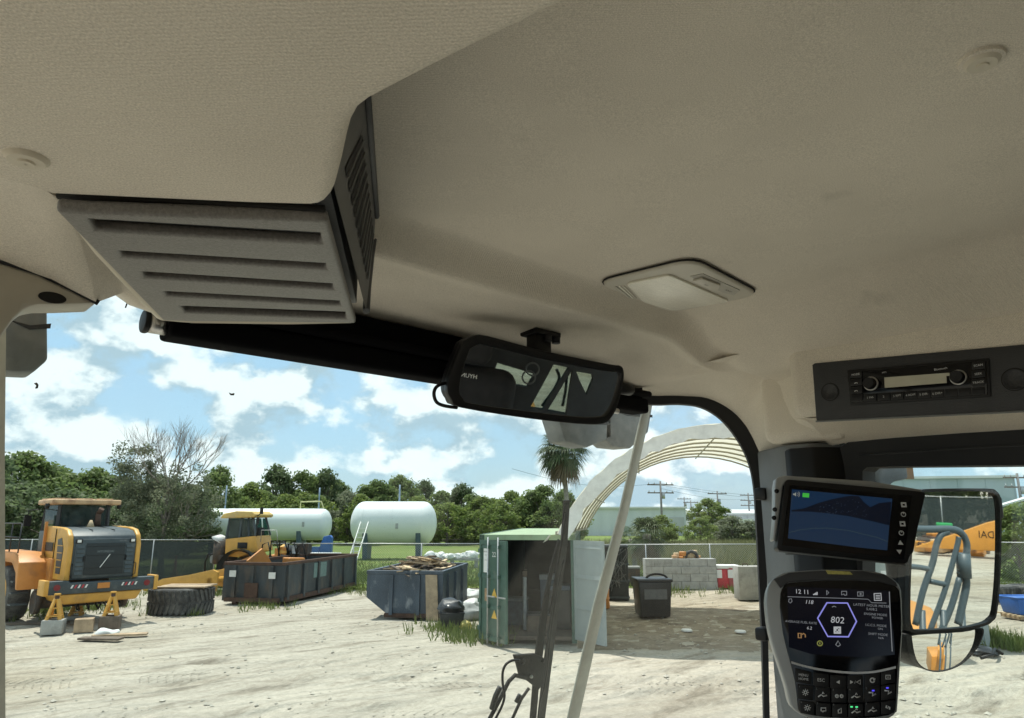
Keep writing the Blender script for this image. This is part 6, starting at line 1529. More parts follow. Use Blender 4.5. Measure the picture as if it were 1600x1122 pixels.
ob = yardthing('orange_barrel', 'orange barrel beside the right container door', 'barrel', G(941, 950), 0)
b = MB(); b.lathe([(0.01, 0), (0.26, 0), (0.27, 0.05), (0.25, 0.3), (0.27, 0.32), (0.25, 0.35), (0.25, 0.58), (0.27, 0.6), (0.25, 0.63), (0.26, 0.86), (0.25, 0.88), (0.01, 0.87)], 20); b.build('drum', ORA, ob, smooth=True, recalc=True)
# concrete block wall
cb0 = G(1010, 921); rnd = random.Random(2)
kk = 0
wn_ = yardthing('block_wall', 'wall of stacked grey concrete blocks under the canopy, four courses high', 'wall', cb0, 1)
bmsh = None
for r_ in range(4):
    for c_ in range(5 if r_ % 2 else 4):
        x0 = c_*0.78 - (0.39 if r_ % 2 else 0); w_ = 0.77
        if r_ % 2 and c_ == 0: x0, w_ = 0.0, 0.38
        if r_ % 2 and c_ == 4: w_ = 0.38
        b = MB(); b.box((x0, rnd.uniform(-.02, .02), r_*0.32+0.003), (x0+w_, 0.6, r_*0.32+0.317)); b.bevel(0.012, 1); b.build('block', CONC, wn_)
jd = yardthing('junk_heap', 'pale orange broken fittings heaped on the concrete block wall', 'junk', CW(*(lambda p: (p.dot(RT)+1.0, p.dot(FW)+0.25))(cb0), 1.285), 0)
for k in range(16):
    x = rnd.uniform(0, 1.4); b = MB(); b.box((-0.12, -0.1, 0), (rnd.uniform(.05, .15), 0.1, rnd.uniform(.08, .25)), Matrix.Translation((x, rnd.uniform(0, .25), 0.0 if k < 10 else 0.1)) @ Matrix.Rotation(rnd.uniform(0, 3), 4, 'Z')); b.bevel(0.02, 1); b.build('fitting', (ORA, WOODL, mat('pale orange clay', (0.55, 0.33, 0.18), 0.8, var=0.2))[k % 3], jd)
th_ = yardthing('small_tyre', 'small black tyre leaning on the junk heap on the block wall', 'tyre', CW(*(lambda p: (p.dot(RT)+2.1, p.dot(FW)+0.2))(cb0), 1.29), 0)
b = MB(); b.tube([(0.26*math.cos(R(a)), 0.1, 0.02+0.26*abs(math.sin(R(a)))) for a in range(0, 190, 15)], 0.07, 8); b.build('tyre_ring', TYRE, th_)
bb_ = yardthing('brown_block', 'low brown timber block left of the concrete wall', 'block', G(990, 916), 0)
b = MB(); b.box((-0.35, 0, 0), (0.32, 0.5, 0.78)); b.bevel(0.02, 1); b.build('block_body', GREASE, bb_); b = MB(); b.box((-0.37, -0.01, 0.78), (0.34, 0.5, 0.86)); b.build('cap', CONC, bb_)
for k, (px, m_) in enumerate(((1131, REDP), (1148, mat('faded red', (0.42, 0.10, 0.11), 0.6, var=0.3, scale=4)))):
    t_ = yardthing('plastic_bale', ('red and white bale nearer the block wall', 'faded red bale beside the upright concrete block')[k], 'bale', G(px, 920), 0, 'red bales by the fence')
    b = MB(); b.box((-0.25, 0, 0.02), (0.25, 0.6, 0.85)); wob(b, 0.05, 3, k); b.bevel(0.05, 2); b.build('bale', m_, t_, smooth=True)
    b = MB(); b.box((-0.27, -0.02, 0.85), (0.27, 0.62, 0.99)); wob(b, 0.03, 3, k); b.bevel(0.03, 2); b.build('white_top', WHITEP, t_, smooth=True)
    b = MB(); b.box((-0.265, -0.04, 0.45), (-0.05, 0.02, 0.80)); b.build('white_patch', WHITEP, t_)
ub = yardthing('upright_block', 'tall grey concrete block standing by the black window edge', 'block', G(1172, 938), 0)
b = MB(); b.box((-0.38, 0, 0), (0.60, 0.7, 1.22)); b.bevel(0.03, 2); b.build('block_body', CONC, ub, smooth=True); b = MB(); b.tube([(-0.1, 0.3, 1.2), (-0.1, 0.3, 1.3), (0.1, 0.3, 1.3), (0.1, 0.3, 1.2)], 0.015, 6); b.build('lifting_loop', RUST, ub)
for k, (px, py) in enumerate(((1073, 986), (1157, 988))):
    t_ = yardthing('lid_disc', ('round white lid on the shaded soil, left of the pair', 'round white lid on the shaded soil by the black window edge')[k], 'lid', G(px, py, 0.013), 0, 'white lids on the soil')
    b = MB(); b.lathe([(0.002, 0.05), (0.13, 0.05), (0.15, 0.03), (0.15, 0.0)], 20); b.build('disc', WHITEP, t_, smooth=True, recalc=True)

# ================================================================== TANKS
def tank(name, label, px0, px1, ytop, ybot, dist, saddles):
    k = dist*0.985/FPX*1.0
    x0 = (px0-800)*k; x1 = (px1-800)*k
    sc_ = dist/FPX
    ztop = CH + (810-ytop)*sc_; zbot = CH + (810-ybot)*sc_
    r = (ztop-zbot)/2; zc_ = (ztop+zbot)/2; L_ = x1-x0
    t_ = yardthing(name, label, 'tank', CW((x0+x1)/2, dist+r, 0), 3)
    prof = [(0.005, 0)] + [(r*math.sin(R(a)), r*0.62*(1-math.cos(R(a)))) for a in range(12, 91, 13)]
    prof = [(max(0.005, a), -L_/2+z) for a, z in prof]
    body = prof + [(r, -L_/6), (r, L_/6)] + [(a, -z) for a, z in reversed(prof)]
    b = MB(); b.lathe(body, 40, Matrix.Translation((0, 0, zc_)) @ Matrix.Rotation(R(90), 4, 'Y')); b.build('shell', TANKW, t_, smooth=True, recalc=True)
    for f in (-0.33, 0.0, 0.33):
        b = MB(); b.tube([(f*L_, r*1.003*math.cos(R(a)), zc_+r*1.003*math.sin(R(a))) for a in range(0, 360, 12)], 0.012, 5, closed=True); b.build('weld_seam', TANKW, t_)
    for x in saddles:
        w_ = r*0.62
        b = MB(); b.prism([(-w_, 0), (w_, 0), (r*0.92, zc_-r*0.35), (r*0.6, zc_-r*0.78), (0, zc_-r*0.97), (-r*0.6, zc_-r*0.78), (-r*0.92, zc_-r*0.35)], x*L_-0.18, x*L_+0.18, Matrix(((0, 0, 1, 0), (1, 0, 0, 0), (0, 1, 0, 0), (0, 0, 0, 1)))); b.build('saddle', mat('blue grey saddle paint', (0.07, 0.11, 0.15), 0.6, var=0.2), t_)
    return t_, r, zc_, L_
t1, r1, z1, L1t = tank('long_tank', 'long white horizontal tank behind the stripped machine', 284, 514, 795, 843, 60, (-0.28, 0.30))
t2, r2, z2, L2t = tank('short_tank', 'short fat white horizontal tank with a ladder in front', 544, 680, 784, 851, 54, (-0.30, 0.30))
b = MB(); b.tube([(L1t*0.28, 0, z1+r1), (L1t*0.28, 0, z1+r1+0.55), (L1t*0.42, 0, z1+r1+0.60), (L1t*0.44, 0, z1+r1)], 0.06, 8); b.build('vent_pipe', mat('yellow pipe', (0.62, 0.60, 0.30), 0.5, var=0.1), t1)
for (t_, f, z_, r_, h_) in ((t2, 0.05, z2, r2, 1.6), (t1, -0.24, z1, r1, 2.4), (t1, 0.40, z1, r1, 2.2)):
    b = MB(); b.cyl((f*(L2t if t_ is t2 else L1t), 0.3, z_+r_-0.05), (f*(L2t if t_ is t2 else L1t), 0.3, z_+r_+h_*0.8), 0.07, 0.06, 10); b.build('reflection_post', mat('blue grey reflection', (0.22, 0.30, 0.40), 0.5, var=0.1), t_)  # solid posts stand in for faint reflections above the tanks
# dark spots and stencils on the tanks
for (t_, L_, r_, z_, f, h_) in ((t2, L2t, r2, z2, 0.06, -0.12), (t1, L1t, r1, z1, 0.33, 0.0)):
    b = MB(); a = math.asin(h_); b.box((f*L_-0.10, -r_*math.cos(a)-0.012, z_+h_*r_-0.2), (f*L_+0.10, -r_*math.cos(a)+0.02, z_+h_*r_+0.2)); b.build('stencil', GALV, t_)
ld_ = yardthing('tank_ladder', 'white ladder leaning on the left of the short tank', 'ladder', CW((559-800)*50/FPX, 50.5, 0), 0)
for x in (-0.28, 0.28):
    b = MB(); b.bar((x-0.12, 0, 0.0), (x+0.16, 2.4, 2.75), 0.06, 0.08); b.build('rail', WHITEP, ld_)
for k in range(9):
    t = (k+0.5)/9; b = MB(); b.bar((-0.28-0.12+0.28*t, 2.4*t, 2.75*t), (0.28-0.12+0.28*t, 2.4*t, 2.75*t), 0.05, 0.05); b.build('rung', WHITEP, ld_)
bt = yardthing('blue_pump', 'blue upright pump housing at the end of the long tank', 'pump', CW((519-800)*58/FPX, 58, 0), 0)
b = MB(); b.prism([(-0.5, 0), (-0.5, 0.9), (-0.25, 1.6), (0.25, 1.7), (0.4, 1.5), (0.4, 0)], 0, 0.6, Matrix(((1, 0, 0, 0), (0, 0, 1, 0), (0, 1, 0, 0), (0, 0, 0, 1)))); b.bevel(0.05, 2); b.build('cabinet', BLUEP, bt, smooth=True); b = MB(); b.box((-1.6, 0.1, 0.3), (-0.6, 0.5, 0.8)); b.build('pump_body', BLUEP, bt)
wlw = yardthing('low_pipe', 'long white pipe lying low between the two tanks', 'pipe', CW((555-800)*52/FPX, 52, 0.55), 0)
b = MB(); b.cyl((-5.2, 0, 0), (-0.6, 0, 0.0), 0.10, n=10); b.build('pipe_run', WHITEP, wlw)
for x in (-4.5, -1.2): b = MB(); b.box((x-0.1, -0.1, -0.55), (x+0.1, 0.1, -0.09)); b.build('support', CONC, wlw)
rnd = random.Random(17)
for k in range(9):
    px = 676 + k*8.2
    blob('sandbag', ('white sandbag at the near end of the row by the short tank', 'white sandbag, second in the row by the short tank', 'white sandbag, third in the row right of the short tank', 'white sandbag, fourth in the row right of the short tank', 'white sandbag in the middle of the row behind the skip', 'white sandbag, fourth from the green container', 'white sandbag, third from the green container', 'white sandbag next to last before the green container', 'white sandbag nearest the green container')[k], 'sandbag', CW((px-800)*46/FPX, 46 + rnd.uniform(-.3, .3), 0.9 if False else 0.55), 0.75, 0.6, rnd.uniform(0.35, 0.6), BAGW, 20+k, 'white sandbags in a row')
sb = yardthing('sandbag_shelf', 'low grey bench under the row of white sandbags', 'bench', CW((710-800)*46/FPX, 46.1, 0), 0)
b = MB(); b.box((-1.9, -0.5, 0.45), (1.7, 0.5, 0.56)); b.build('bench_top', CONC, sb)
for x in (-1.6, 0.0, 1.5): b = MB(); b.box((x-0.1, -0.4, 0), (x+0.1, 0.4, 0.45)); b.build('leg', CONC, sb)

# ================================================================== CHAIN-LINK FENCES
def fence(name, label, A, B, h, step=3.0, mesh=True, screen=None, wire=0.11):
    A = Vector((A.x, A.y, 0)); B = Vector((B.x, B.y, 0)); d = B-A; L_ = d.length
    t_ = thing(name, label, 'fence', A, math.atan2(d.y, d.x))
    n = max(1, round(L_/step))
    pm = None
    for i in range(n+1):
        x = L_*i/n
        if pm is None:
            b = MB(); b.cyl((0, 0, 0), (0, 0, h+0.03), 0.03, n=8); o = b.build('post', GALV, t_); pm = o.data
        else: o = obj('post', pm, t_)
        o.location = (x, 0, 0)
    b = MB(); b.cyl((0, 0, h), (L_, 0, h), 0.022, n=6); b.build('top_rail', GALV, t_)
    b = MB(); b.cyl((0, 0, 0.08), (L_, 0, 0.08), 0.008, n=4); b.build('bottom_wire', GALV, t_)
    if mesh:
        b = MB(); k = 0; r = 0.0028
        x = -h
        while x < L_:
            for s_ in (1, -1):
                xa, xb = (x, x+h) if s_ > 0 else (x+h, x)
                za, zb = 0.05, h
                if xa < 0: za = za + (0-xa)/h*(h-0.05) if s_ > 0 else za; 
                if min(xa, xb) >= 0 and max(xa, xb) <= L_: b.bar((xa, 0.006*s_, za), (xb, 0.006*s_, zb), r*2, r*2)
            x += wire
        q = b.build('mesh_wire', GALV, t_); q['kind'] = 'stuff'
    if screen is not None:
        b = MB(); b.box((0.02, -0.012, 0.08), (L_-0.02, -0.006, h-0.06)); b.build('privacy_screen', screen, t_)
    return t_
NET = bpy.data.materials.new('dark windbreak netting'); NET.use_nodes = True
nt = NET.node_tree; pb = nt.nodes['Principled BSDF']; pb.inputs['Base Color'].default_value = (0.03, 0.045, 0.045, 1); pb.inputs['Roughness'].default_value = 0.8
trn = nt.nodes.new('ShaderNodeBsdfTransparent'); ms = nt.nodes.new('ShaderNodeMixShader'); ms.inputs[0].default_value = 0.72
nt.links.new(trn.outputs[0], ms.inputs[1]); nt.links.new(pb.outputs[0], ms.inputs[2]); nt.links.new(ms.outputs[0], nt.nodes['Material Output'].inputs[0])
fence('screened_fence', 'chain-link fence hung with dark netting behind the loader', far(-120, 34), far(345, 33), 2.05, 3.0, False, NET)
fence('yard_fence', 'galvanised chain-link fence in front of the white tanks', far(350, 34.5), far(872, 34), 1.85, 3.0)
fence('back_fence', 'chain-link fence crossing behind the canopy', far(905, 34.2), far(1480, 36), 1.80, 3.2)

# ================================================================== TREES
def leafmesh(name, clumps, per, leaf, seed, m_, flat=0.0, elong=1.0):
    """crown: small leaf faces spread through clumps (x, y, z, radius)"""
    rnd = random.Random(seed); V = []; F = []; tone = []
    for ci, (cx, cy, cz, cr) in enumerate(clumps):
        base = rnd.random()
        for _ in range(per):
            d = Vector((rnd.gauss(0, 1), rnd.gauss(0, 1), rnd.gauss(0, 1))).normalized()
            rr = cr*(rnd.random()**0.45)
            p = Vector((cx, cy, cz)) + Vector((d.x, d.y, d.z*0.8))*rr
            n = (d*0.7 + Vector((rnd.gauss(0, .6), rnd.gauss(0, .6), rnd.gauss(0, .6)+0.4))).normalized()
            u = n.orthogonal().normalized(); a = rnd.uniform(0, 6.28); v = n.cross(u)
            u, v = u*math.cos(a)+v*math.sin(a), v*math.cos(a)-u*math.sin(a)
            s_ = leaf*rnd.uniform(0.55, 1.25); i = len(V)
            V += [p-u*s_*elong*0.9, p+v*s_*0.55, p+u*s_*elong*0.9, p-v*s_*0.55]
            F.append((i, i+1, i+2, i+3)); tone.append(min(1, max(0, base*0.6+rnd.random()*0.4)))
    me = bpy.data.meshes.new(name); me.from_pydata([tuple(v) for v in V], [], F)
    at = me.attributes.new('tone', 'FLOAT', 'FACE'); at.data.foreach_set('value', tone)
    me.materials.append(m_); return me
LV = [leafmat('leaf dark', (0.070, 0.110, 0.050), (0.185, 0.235, 0.105), 0.55), leafmat('leaf mid', (0.095, 0.150, 0.045), (0.240, 0.300, 0.105), 0.55), leafmat('leaf bright', (0.110, 0.175, 0.036), (0.260, 0.310, 0.090), 0.55), leafmat('leaf olive grey', (0.110, 0.130, 0.080), (0.250, 0.275, 0.175), 0.55)]
BARK = mat('grey brown bark', (0.15, 0.125, 0.10), 0.9, var=0.3, scale=8, bump=0.4, bscale=40)
def treeproto(seed, mi, wide=0.40, z0=0.22, nc=84, per=95, leaf=0.028, gap=1.15):
    z0 *= 0.45
    rnd = random.Random(seed); cl_ = []; limbs = []
    for k in range(nc):
        a = rnd.uniform(0, 6.28); t = rnd.random()
        z = z0 + (0.94-z0)*t
        env = wide*math.sin(math.pi*min(1, 0.16+0.84*t))**0.6*(1.0 if t < 0.75 else 1.0-(t-0.75)*1.6)
        rr = env*math.sqrt(rnd.uniform(0.25, 1.0))*rnd.uniform(0.75, 1.15)
        cr = rnd.uniform(0.06, 0.125)*gap
        cl_.append((rr*math.cos(a), rr*math.sin(a), z, cr))
        if k % 4 == 0: limbs.append((rr*math.cos(a)*0.9, rr*math.sin(a)*0.9, z))
    me = leafmesh('crown', cl_, per, leaf, seed, LV[mi])
    b = MB(); b.tube([(0, 0, -0.01), (0.008, 0.004, 0.15), (0.0, 0.012, 0.35), (0.012, 0, 0.60), (0, 0, 0.8)], [0.030, 0.023, 0.018, 0.011, 0.004], 8)
    tr = b.build('trunk', BARK)
    b = MB()
    for x, y, z in limbs:
        s0 = max(0.12, z*0.5); b.tube([(0, 0, s0), (x*0.5, y*0.5, s0+(z-s0)*0.6), (x, y, z)], [0.010, 0.007, 0.002], 5)
    li = b.build('limbs', BARK)
    m_ = (tr.data, li.data, me); bpy.data.objects.remove(tr); bpy.data.objects.remove(li)
    return m_
PROT = [treeproto(1, 0, 0.42), treeproto(2, 1, 0.46, 0.15), treeproto(3, 1, 0.36, 0.25, 74), treeproto(4, 2, 0.50, 0.10), treeproto(5, 0, 0.34, 0.30, 70, 90, 0.030, 1.0), treeproto(6, 2, 0.44, 0.12, 90), treeproto(7, 3, 0.42, 0.2, 70, 80)]
def tree(px, ytop, dist, wpx, proto, label, group, name='tree', rz=None, back=None):
    h = CH + (810-ytop)*dist/FPX
    w_ = wpx*dist/FPX
    loc = CW((px-800)*dist*0.985/FPX, dist, 0) if back is None else back
    t_ = thing(name, label, 'tree', loc, (px*0.7) % 6.28 if rz is None else rz, group)
    t_.scale = (w_*1.22/0.82, w_*1.22/0.82, h)
    for nm, me in zip(('trunk', 'limbs', 'crown'), PROT[proto]): obj(nm, me, t_)
    return t_
spec = [ # px, top y, distance, width px, proto, label
 (-40, 700, 44, 150, 0, 'dark tree at the left edge above the loader'),
 (35, 708, 50, 120, 1, 'leafy tree just right of the left window edge'),
 (95, 727, 55, 110, 2, 'lower green tree behind the loader cab'),
 (150, 733, 56, 100, 1, 'green tree between the loader roof and the bare tree'),
 (5, 760, 40, 110, 4, 'dark low tree behind the loader steps'),
 (110, 765, 42, 120, 0, 'dark low tree behind the loader hood'),
 (205, 770, 46, 110, 4, 'dark tree filling the gap left of the bare tree'),
 (345, 728, 70, 70, 2, 'green tree right of the bare tree'),
 (392, 757, 88, 62, 5, 'bright low tree above the stripped machine cab'),
 (432, 727, 100, 60, 0, 'tall dark tree with an open top behind the long tank'),
 (474, 736, 100, 62, 2, 'open-crowned tree behind the pipe of the long tank'),
 (508, 733, 102, 55, 0, 'dark tree above the end of the long tank'),
 (450, 775, 84, 70, 5, 'bright bushy tree low behind the long tank'),
 (545, 768, 86, 60, 6, 'pale brownish low tree between the two tanks'),
 (585, 750, 98, 66, 2, 'green tree above the left of the short tank'),
 (625, 744, 104, 62, 1, 'green tree behind the reflection post of the short tank'),
 (662, 750, 108, 44, 0, 'narrow dark tree above the right end of the short tank'),
 (655, 778, 86, 60, 5, 'bright bushy tree low behind the short tank'),
 (722, 756, 96, 52, 0, 'dark tree standing alone right of the short tank'),
 (700, 785, 84, 60, 3, 'bright bush right of the short tank'),
 (758, 775, 88, 56, 3, 'bright bushy tree left of the green container roof'),
 (800, 770, 86, 62, 5, 'bright bushy tree behind the green container'),
 (845, 758, 82, 70, 2, 'green tree at the foot of the palm'),
 (880, 766, 80, 56, 1, 'green tree under the left foot of the canopy'),
 (1105, 781, 130, 52, 5, 'round bright tree beyond the white building'),
 (1140, 806, 90, 60, 6, 'low grey-green tree in front of the far shed'),
 (1090, 808, 85, 34, 3, 'small bright tree right of the cabbage palm'),
 (1030, 806, 70, 50, 5, 'bright tree behind the short palm'),
 (1170, 812, 88, 40, 6, 'low grey-green tree next to the black window edge'),
 (1575, 792, 36, 60, 5, 'bright green tree right of the outside mirror'),
 (1612, 778, 40, 80, 3, 'bright green tree at the right edge of the frame'),
 (300, 760, 58, 90, 4, 'dark tree behind the trunk of the bare tree'),
 (250, 742, 60, 90, 0, 'dark tree in the middle behind the bare tree'),
 (372, 772, 78, 60, 3, 'bright bush left of the stripped machine roof'),
 (412, 768, 90, 60, 1, 'mid-green tree just right of the stripped machine roof'),
 (488, 770, 92, 66, 3, 'bright bush behind the yellow pipe'),
 (528, 752, 106, 50, 1, 'mid-green tree above the blue pump'),
 (566, 775, 84, 56, 5, 'bright bush at the left end of the short tank'),
 (604, 760, 100, 60, 1, 'mid-green tree behind the left half of the short tank'),
 (690, 768, 100, 56, 1, 'mid-green tree between the short tank and the lone dark tree'),
 (742, 772, 92, 56, 2, 'mid-green tree just right of the lone dark tree'),
 (778, 782, 80, 60, 3, 'bright bush above the left corner of the green container'),
 (826, 774, 84, 60, 3, 'bright bush left of the palm trunk'),
 (180, 745, 62, 100, 3, 'bright tree behind the right of the loader roof'),
 (60, 745, 60, 120, 3, 'bright tree behind the left of the loader roof'),
]
for (px, yt, d_, w_, pr, lab) in spec: tree(px, yt, d_, w_, pr, lab, 'trees beyond the yard')

# bare tree with thin foliage below
BRK = mat('pale bare twig', (0.22, 0.19, 0.16), 0.9, var=0.2, scale=5)
bt_ = yardthing('bare_tree', 'half-dead tree with a fan of bare twigs above grey-green leaves', 'tree', far(264, 36), 0)
rnd = random.Random(77)
b = MB()
def branch(p, d, L_, r, depth, up):
    q = p; pts = [p]; 
    for k in range(3):
        d = (d + Vector((rnd.gauss(0, .10), rnd.gauss(0, .10), up*0.10+rnd.gauss(0, .05)))).normalized(); q = q + d*L_/3; pts.append(q)
    b.tube(pts, [r, r*0.85, r*0.72, r*0.58], 5 if depth > 2 else 3, caps=False)
    if depth == 0: return
    n = 2 if depth > 3 else 3
    for k in range(n):
        nd = (d + Vector((rnd.gauss(0, .34), rnd.gauss(0, .34), rnd.gauss(0.05, .20)))).normalized()
        branch(pts[-1] if k < 2 else pts[2], nd, L_*rnd.uniform(0.62, 0.85), r*0.60, depth-1, up)
for dx_, dz_ in ((-0.55, 0.8), (-0.25, 1.0), (0.05, 1.0), (0.30, 1.0), (0.5, 0.85), (0.12, 0.95)):
    branch(Vector((0, 0, 2.5)), Vector((dx_*0.62, rnd.uniform(-.25, .25), dz_)).normalized(), 1.65, 0.075, 5, 1.0)
for dx_, dz_ in ((-0.9, 0.25), (0.95, 0.25), (0.7, 0.5)):
    branch(Vector((0, 0, 1.5)), Vector((dx_, rnd.uniform(-.3, .3), dz_)).normalized(), 1.1, 0.07, 4, 0.3)
tw = b.build('twigs', BRK, bt_); tw['kind'] = 'stuff'
b = MB(); b.tube([(0.05, 0, -0.05), (0.0, 0, 0.8), (-0.05, 0, 1.6), (0, 0, 2.55)], [0.20, 0.15, 0.13, 0.10], 10); b.build('trunk', BARK, bt_)
cl_ = []
for k in range(60):
    a = rnd.uniform(0, 6.28); z = rnd.uniform(1.6, 4.9); rr = rnd.uniform(0.6, 2.7)*math.sqrt(max(0.1, 1-((z-3.0)/2.6)**2))
    cl_.append((rr*math.cos(a)-0.35, rr*math.sin(a), z, rnd.uniform(0.22, 0.5)))
for k in range(44): cl_.append((-1.7+rnd.uniform(-1.0, .8), rnd.uniform(-.9, .9), rnd.uniform(3.4, 6.6), rnd.uniform(0.3, 0.55)))
for k in range(80): cl_.append((rnd.uniform(-2.6, 2.2), rnd.uniform(-1.2, 1.2), rnd.uniform(2.6, 5.4), rnd.uniform(0.35, 0.65)))
me = leafmesh('crown', cl_, 95, 0.075, 5, LV[3]); obj('crown', me, bt_)
cl2 = [(c[0]*0.9, c[1]*0.9, c[2]*0.85, c[3]) for c in cl_[:40]]
obj('crown', leafmesh('crown', cl2, 50, 0.085, 9, LV[0]), bt_)

# palms
PALM = leafmat('palm frond', (0.045, 0.075, 0.028), (0.115, 0.150, 0.060), 0.25); PALD = leafmat('dead frond', (0.16, 0.12, 0.07), (0.26, 0.20, 0.12), 0.2)
def palm(px, dist, ztop, rad, label, n=46, trunk_r=0.16, seed=1, dead=14):
    t_ = yardthing('palm_tree', label, 'tree', far(px, dist), 0)
    rnd = random.Random(seed)
    b = MB(); pts = [(0.1*math.sin(i*0.6), 0, ztop*i/8) for i in range(9)]; b.tube(pts, [trunk_r*(1.25 if i == 0 else 1.0-0.02*i) for i in range(9)], 10); b.build('trunk', mat('palm bark', (0.26, 0.24, 0.21), 0.9, var=0.25, scale=6, bump=0.4, bscale=25), t_)
    c = Vector(pts[-1])
    for kind in (0, 1):
        V = []; F = []; tone = []
        for k in range(n if kind == 0 else dead):
            a = rnd.uniform(0, 6.28); el = (rnd.uniform(-0.6, 1.35) if kind == 0 else rnd.uniform(-1.35, -0.7))
            d = Vector((math.cos(a)*math.cos(el), math.sin(a)*math.cos(el), math.sin(el)))
            pl = rad*rnd.uniform(0.40, 0.55); hub = c + d*pl + Vector((0, 0, -0.05*rad))
            side = d.cross(UPV).normalized(); fw_ = (d + Vector((0, 0, -0.35))).normalized(); upn = side.cross(fw_)
            i = len(V); V += [c+side*0.012, c-side*0.012, hub-side*0.008, hub+side*0.008]; F.append((i, i+1, i+2, i+3)); tone.append(0.3)
            for q in range(19):
                g = R(-118+q*13); ld2 = (fw_*math.cos(g) + side*math.sin(g)); LL = rad*rnd.uniform(0.42, 0.55)*(0.75+0.25*math.cos(g))
                tip = hub + ld2*LL + Vector((0, 0, -LL*rnd.uniform(0.25, 0.6))); midp = hub + ld2*LL*0.55 + Vector((0, 0, -LL*0.08)); w_ = ld2.cross(upn).normalized()*rad*0.020
                i = len(V); V += [hub, midp+w_, tip, midp-w_]; F.append((i, i+1, i+2, i+3)); tone.append(rnd.random())
        me = bpy.data.meshes.new('crown' if kind == 0 else 'dead_fronds'); me.from_pydata([tuple(v) for v in V], [], F)
        at = me.attributes.new('tone', 'FLOAT', 'FACE'); at.data.foreach_set('value', tone); me.materials.append(PALM if kind == 0 else PALD)
        obj(me.name, me, t_)
palm(884, 46, CH+(810-706)*46/FPX, 2.15, 'tall fan palm with a shaggy round head above the container', 60, 0.17, 3, 24)
palm(1010, 37, CH+(810-850)*37/FPX+0.55, 1.35, 'short fat cabbage palm behind the concrete blocks', 44, 0.26, 8, 18)
palm(985, 40, 1.9, 1.1, 'small palm half hidden behind the pale glass joint', 24, 0.15, 12, 6)

# ================================================================== WEEDS AND GRASS
def blades(name, label, pts, seed, h0, h1, m_, per=7, spread=0.25, w_=0.02):
    rnd = random.Random(seed); V = []; F = []; tone = []
    for (r, f) in pts:
        tn = rnd.random()
        for _ in range(per):
            p = CW(r+rnd.gauss(0, spread), f+rnd.gauss(0, spread), 0); h = rnd.uniform(h0, h1); a = rnd.uniform(0, 6.28)
            u = Vector((math.cos(a), math.sin(a), 0)); lean = Vector((rnd.gauss(0, .35), rnd.gauss(0, .35), 1)).normalized()*h
            i = len(V); V += [p-u*w_, p+u*w_, p+lean*0.6+u*w_*0.8, p+lean]; F.append((i, i+1, i+2, i+3)); tone.append(min(1, tn*0.6+rnd.random()*0.4))
    me = bpy.data.meshes.new(name); me.from_pydata([tuple(v) for v in V], [], F)
    at = me.attributes.new('tone', 'FLOAT', 'FACE'); at.data.foreach_set('value', tone); me.materials.append(m_)
    o = obj(name, me); tag(o, label, 'grass', kind='stuff'); return o
GR = leafmat('grass blade', (0.085, 0.125, 0.028), (0.20, 0.24, 0.075), 0.3); GR2 = leafmat('dry tall weeds', (0.14, 0.155, 0.055), (0.28, 0.26, 0.13), 0.3)
rnd = random.Random(50)
pts = [(rnd.uniform(-22, 26), 33.2+abs(rnd.gauss(0, 1))*9) for _ in range(6500)]
blades('grass', 'short green grass growing beyond the fence', pts, 51, 0.08, 0.26, GR, 6, 0.3, 0.025)
pts = [(rnd.uniform(6.5, 30), rnd.uniform(44, 76)) for _ in range(3200)]
blades('tall_weeds', 'tall yellow-green weeds in the field beyond the canopy', pts, 52, 0.4, 1.25, GR2, 7, 0.5, 0.05)
def cf(px, py): p = G(px, py); return (p.dot(RT), p.dot(FW))
pts = []
for (px, py, n, s_) in ((740, 996, 90, 0.5), (700, 985, 40, 0.5), (760, 1002, 30, 0.3), (570, 925, 60, 0.8), (300, 962, 8, 0.12), (245, 960, 8, 0.2), (1120, 905, 40, 0.8), (1060, 925, 40, 0.9), (50, 960, 60, 0.9), (100, 955, 60, 0.8), (330, 930, 50, 0.7), (420, 950, 20, 0.5), (150, 950, 60, 0.8), (560, 905, 60, 1.0), (1160, 925, 30, 0.5), (1555, 1003, 110, 0.45), (1580, 1012, 60, 0.4), (1530, 1000, 50, 0.35), (730, 915, 60, 0.8), (225, 925, 60, 1.0)):
    c = cf(px, py)
    for _ in range(n): pts.append((c[0]+rnd.gauss(0, s_), c[1]+rnd.gauss(0, s_)))
blades('weeds', 'scattered weeds sprouting from the sand beside skips and container', pts, 53, 0.08, 0.38, GR, 7, 0.10, 0.016)

# loose clods and shell bits on the sand, and tread prints of big tyres
rnd = random.Random(90); V = []; F = []
base = [Vector(v) for v in ((1, 0, 0), (0, 1, 0), (-1, 0, 0), (0, -1, 0), (0, 0, 0.8), (0.1, 0.1, -0.6))]
for k in range(5200):
    f = rnd.uniform(9.5, 30)**1.0; r = rnd.uniform(-0.78, 0.98)*f
    if rnd.random() < 0.5: r += rnd.gauss(0, 0.4)
    if mnoise.noise(Vector((r*0.35, f*0.6, 4.0))) < -0.05: continue
    s_ = rnd.choice((0.012, 0.015, 0.02, 0.028, 0.04))*rnd.uniform(0.7, 1.5); i = len(V)
    c = CW(r, f, gh(r, f)+s_*0.3); a = rnd.uniform(0, 6.28)
    for v in base:
        w_ = Matrix.Rotation(a, 3, 'Z') @ Vector((v.x*rnd.uniform(.6, 1.4), v.y*rnd.uniform(.6, 1.4), v.z*rnd.uniform(.5, 1.0))); V.append(tuple(c + w_*s_))
    for q in range(4): F += [(i+q, i+(q+1) % 4, i+4), (i+(q+1) % 4, i+q, i+5)]
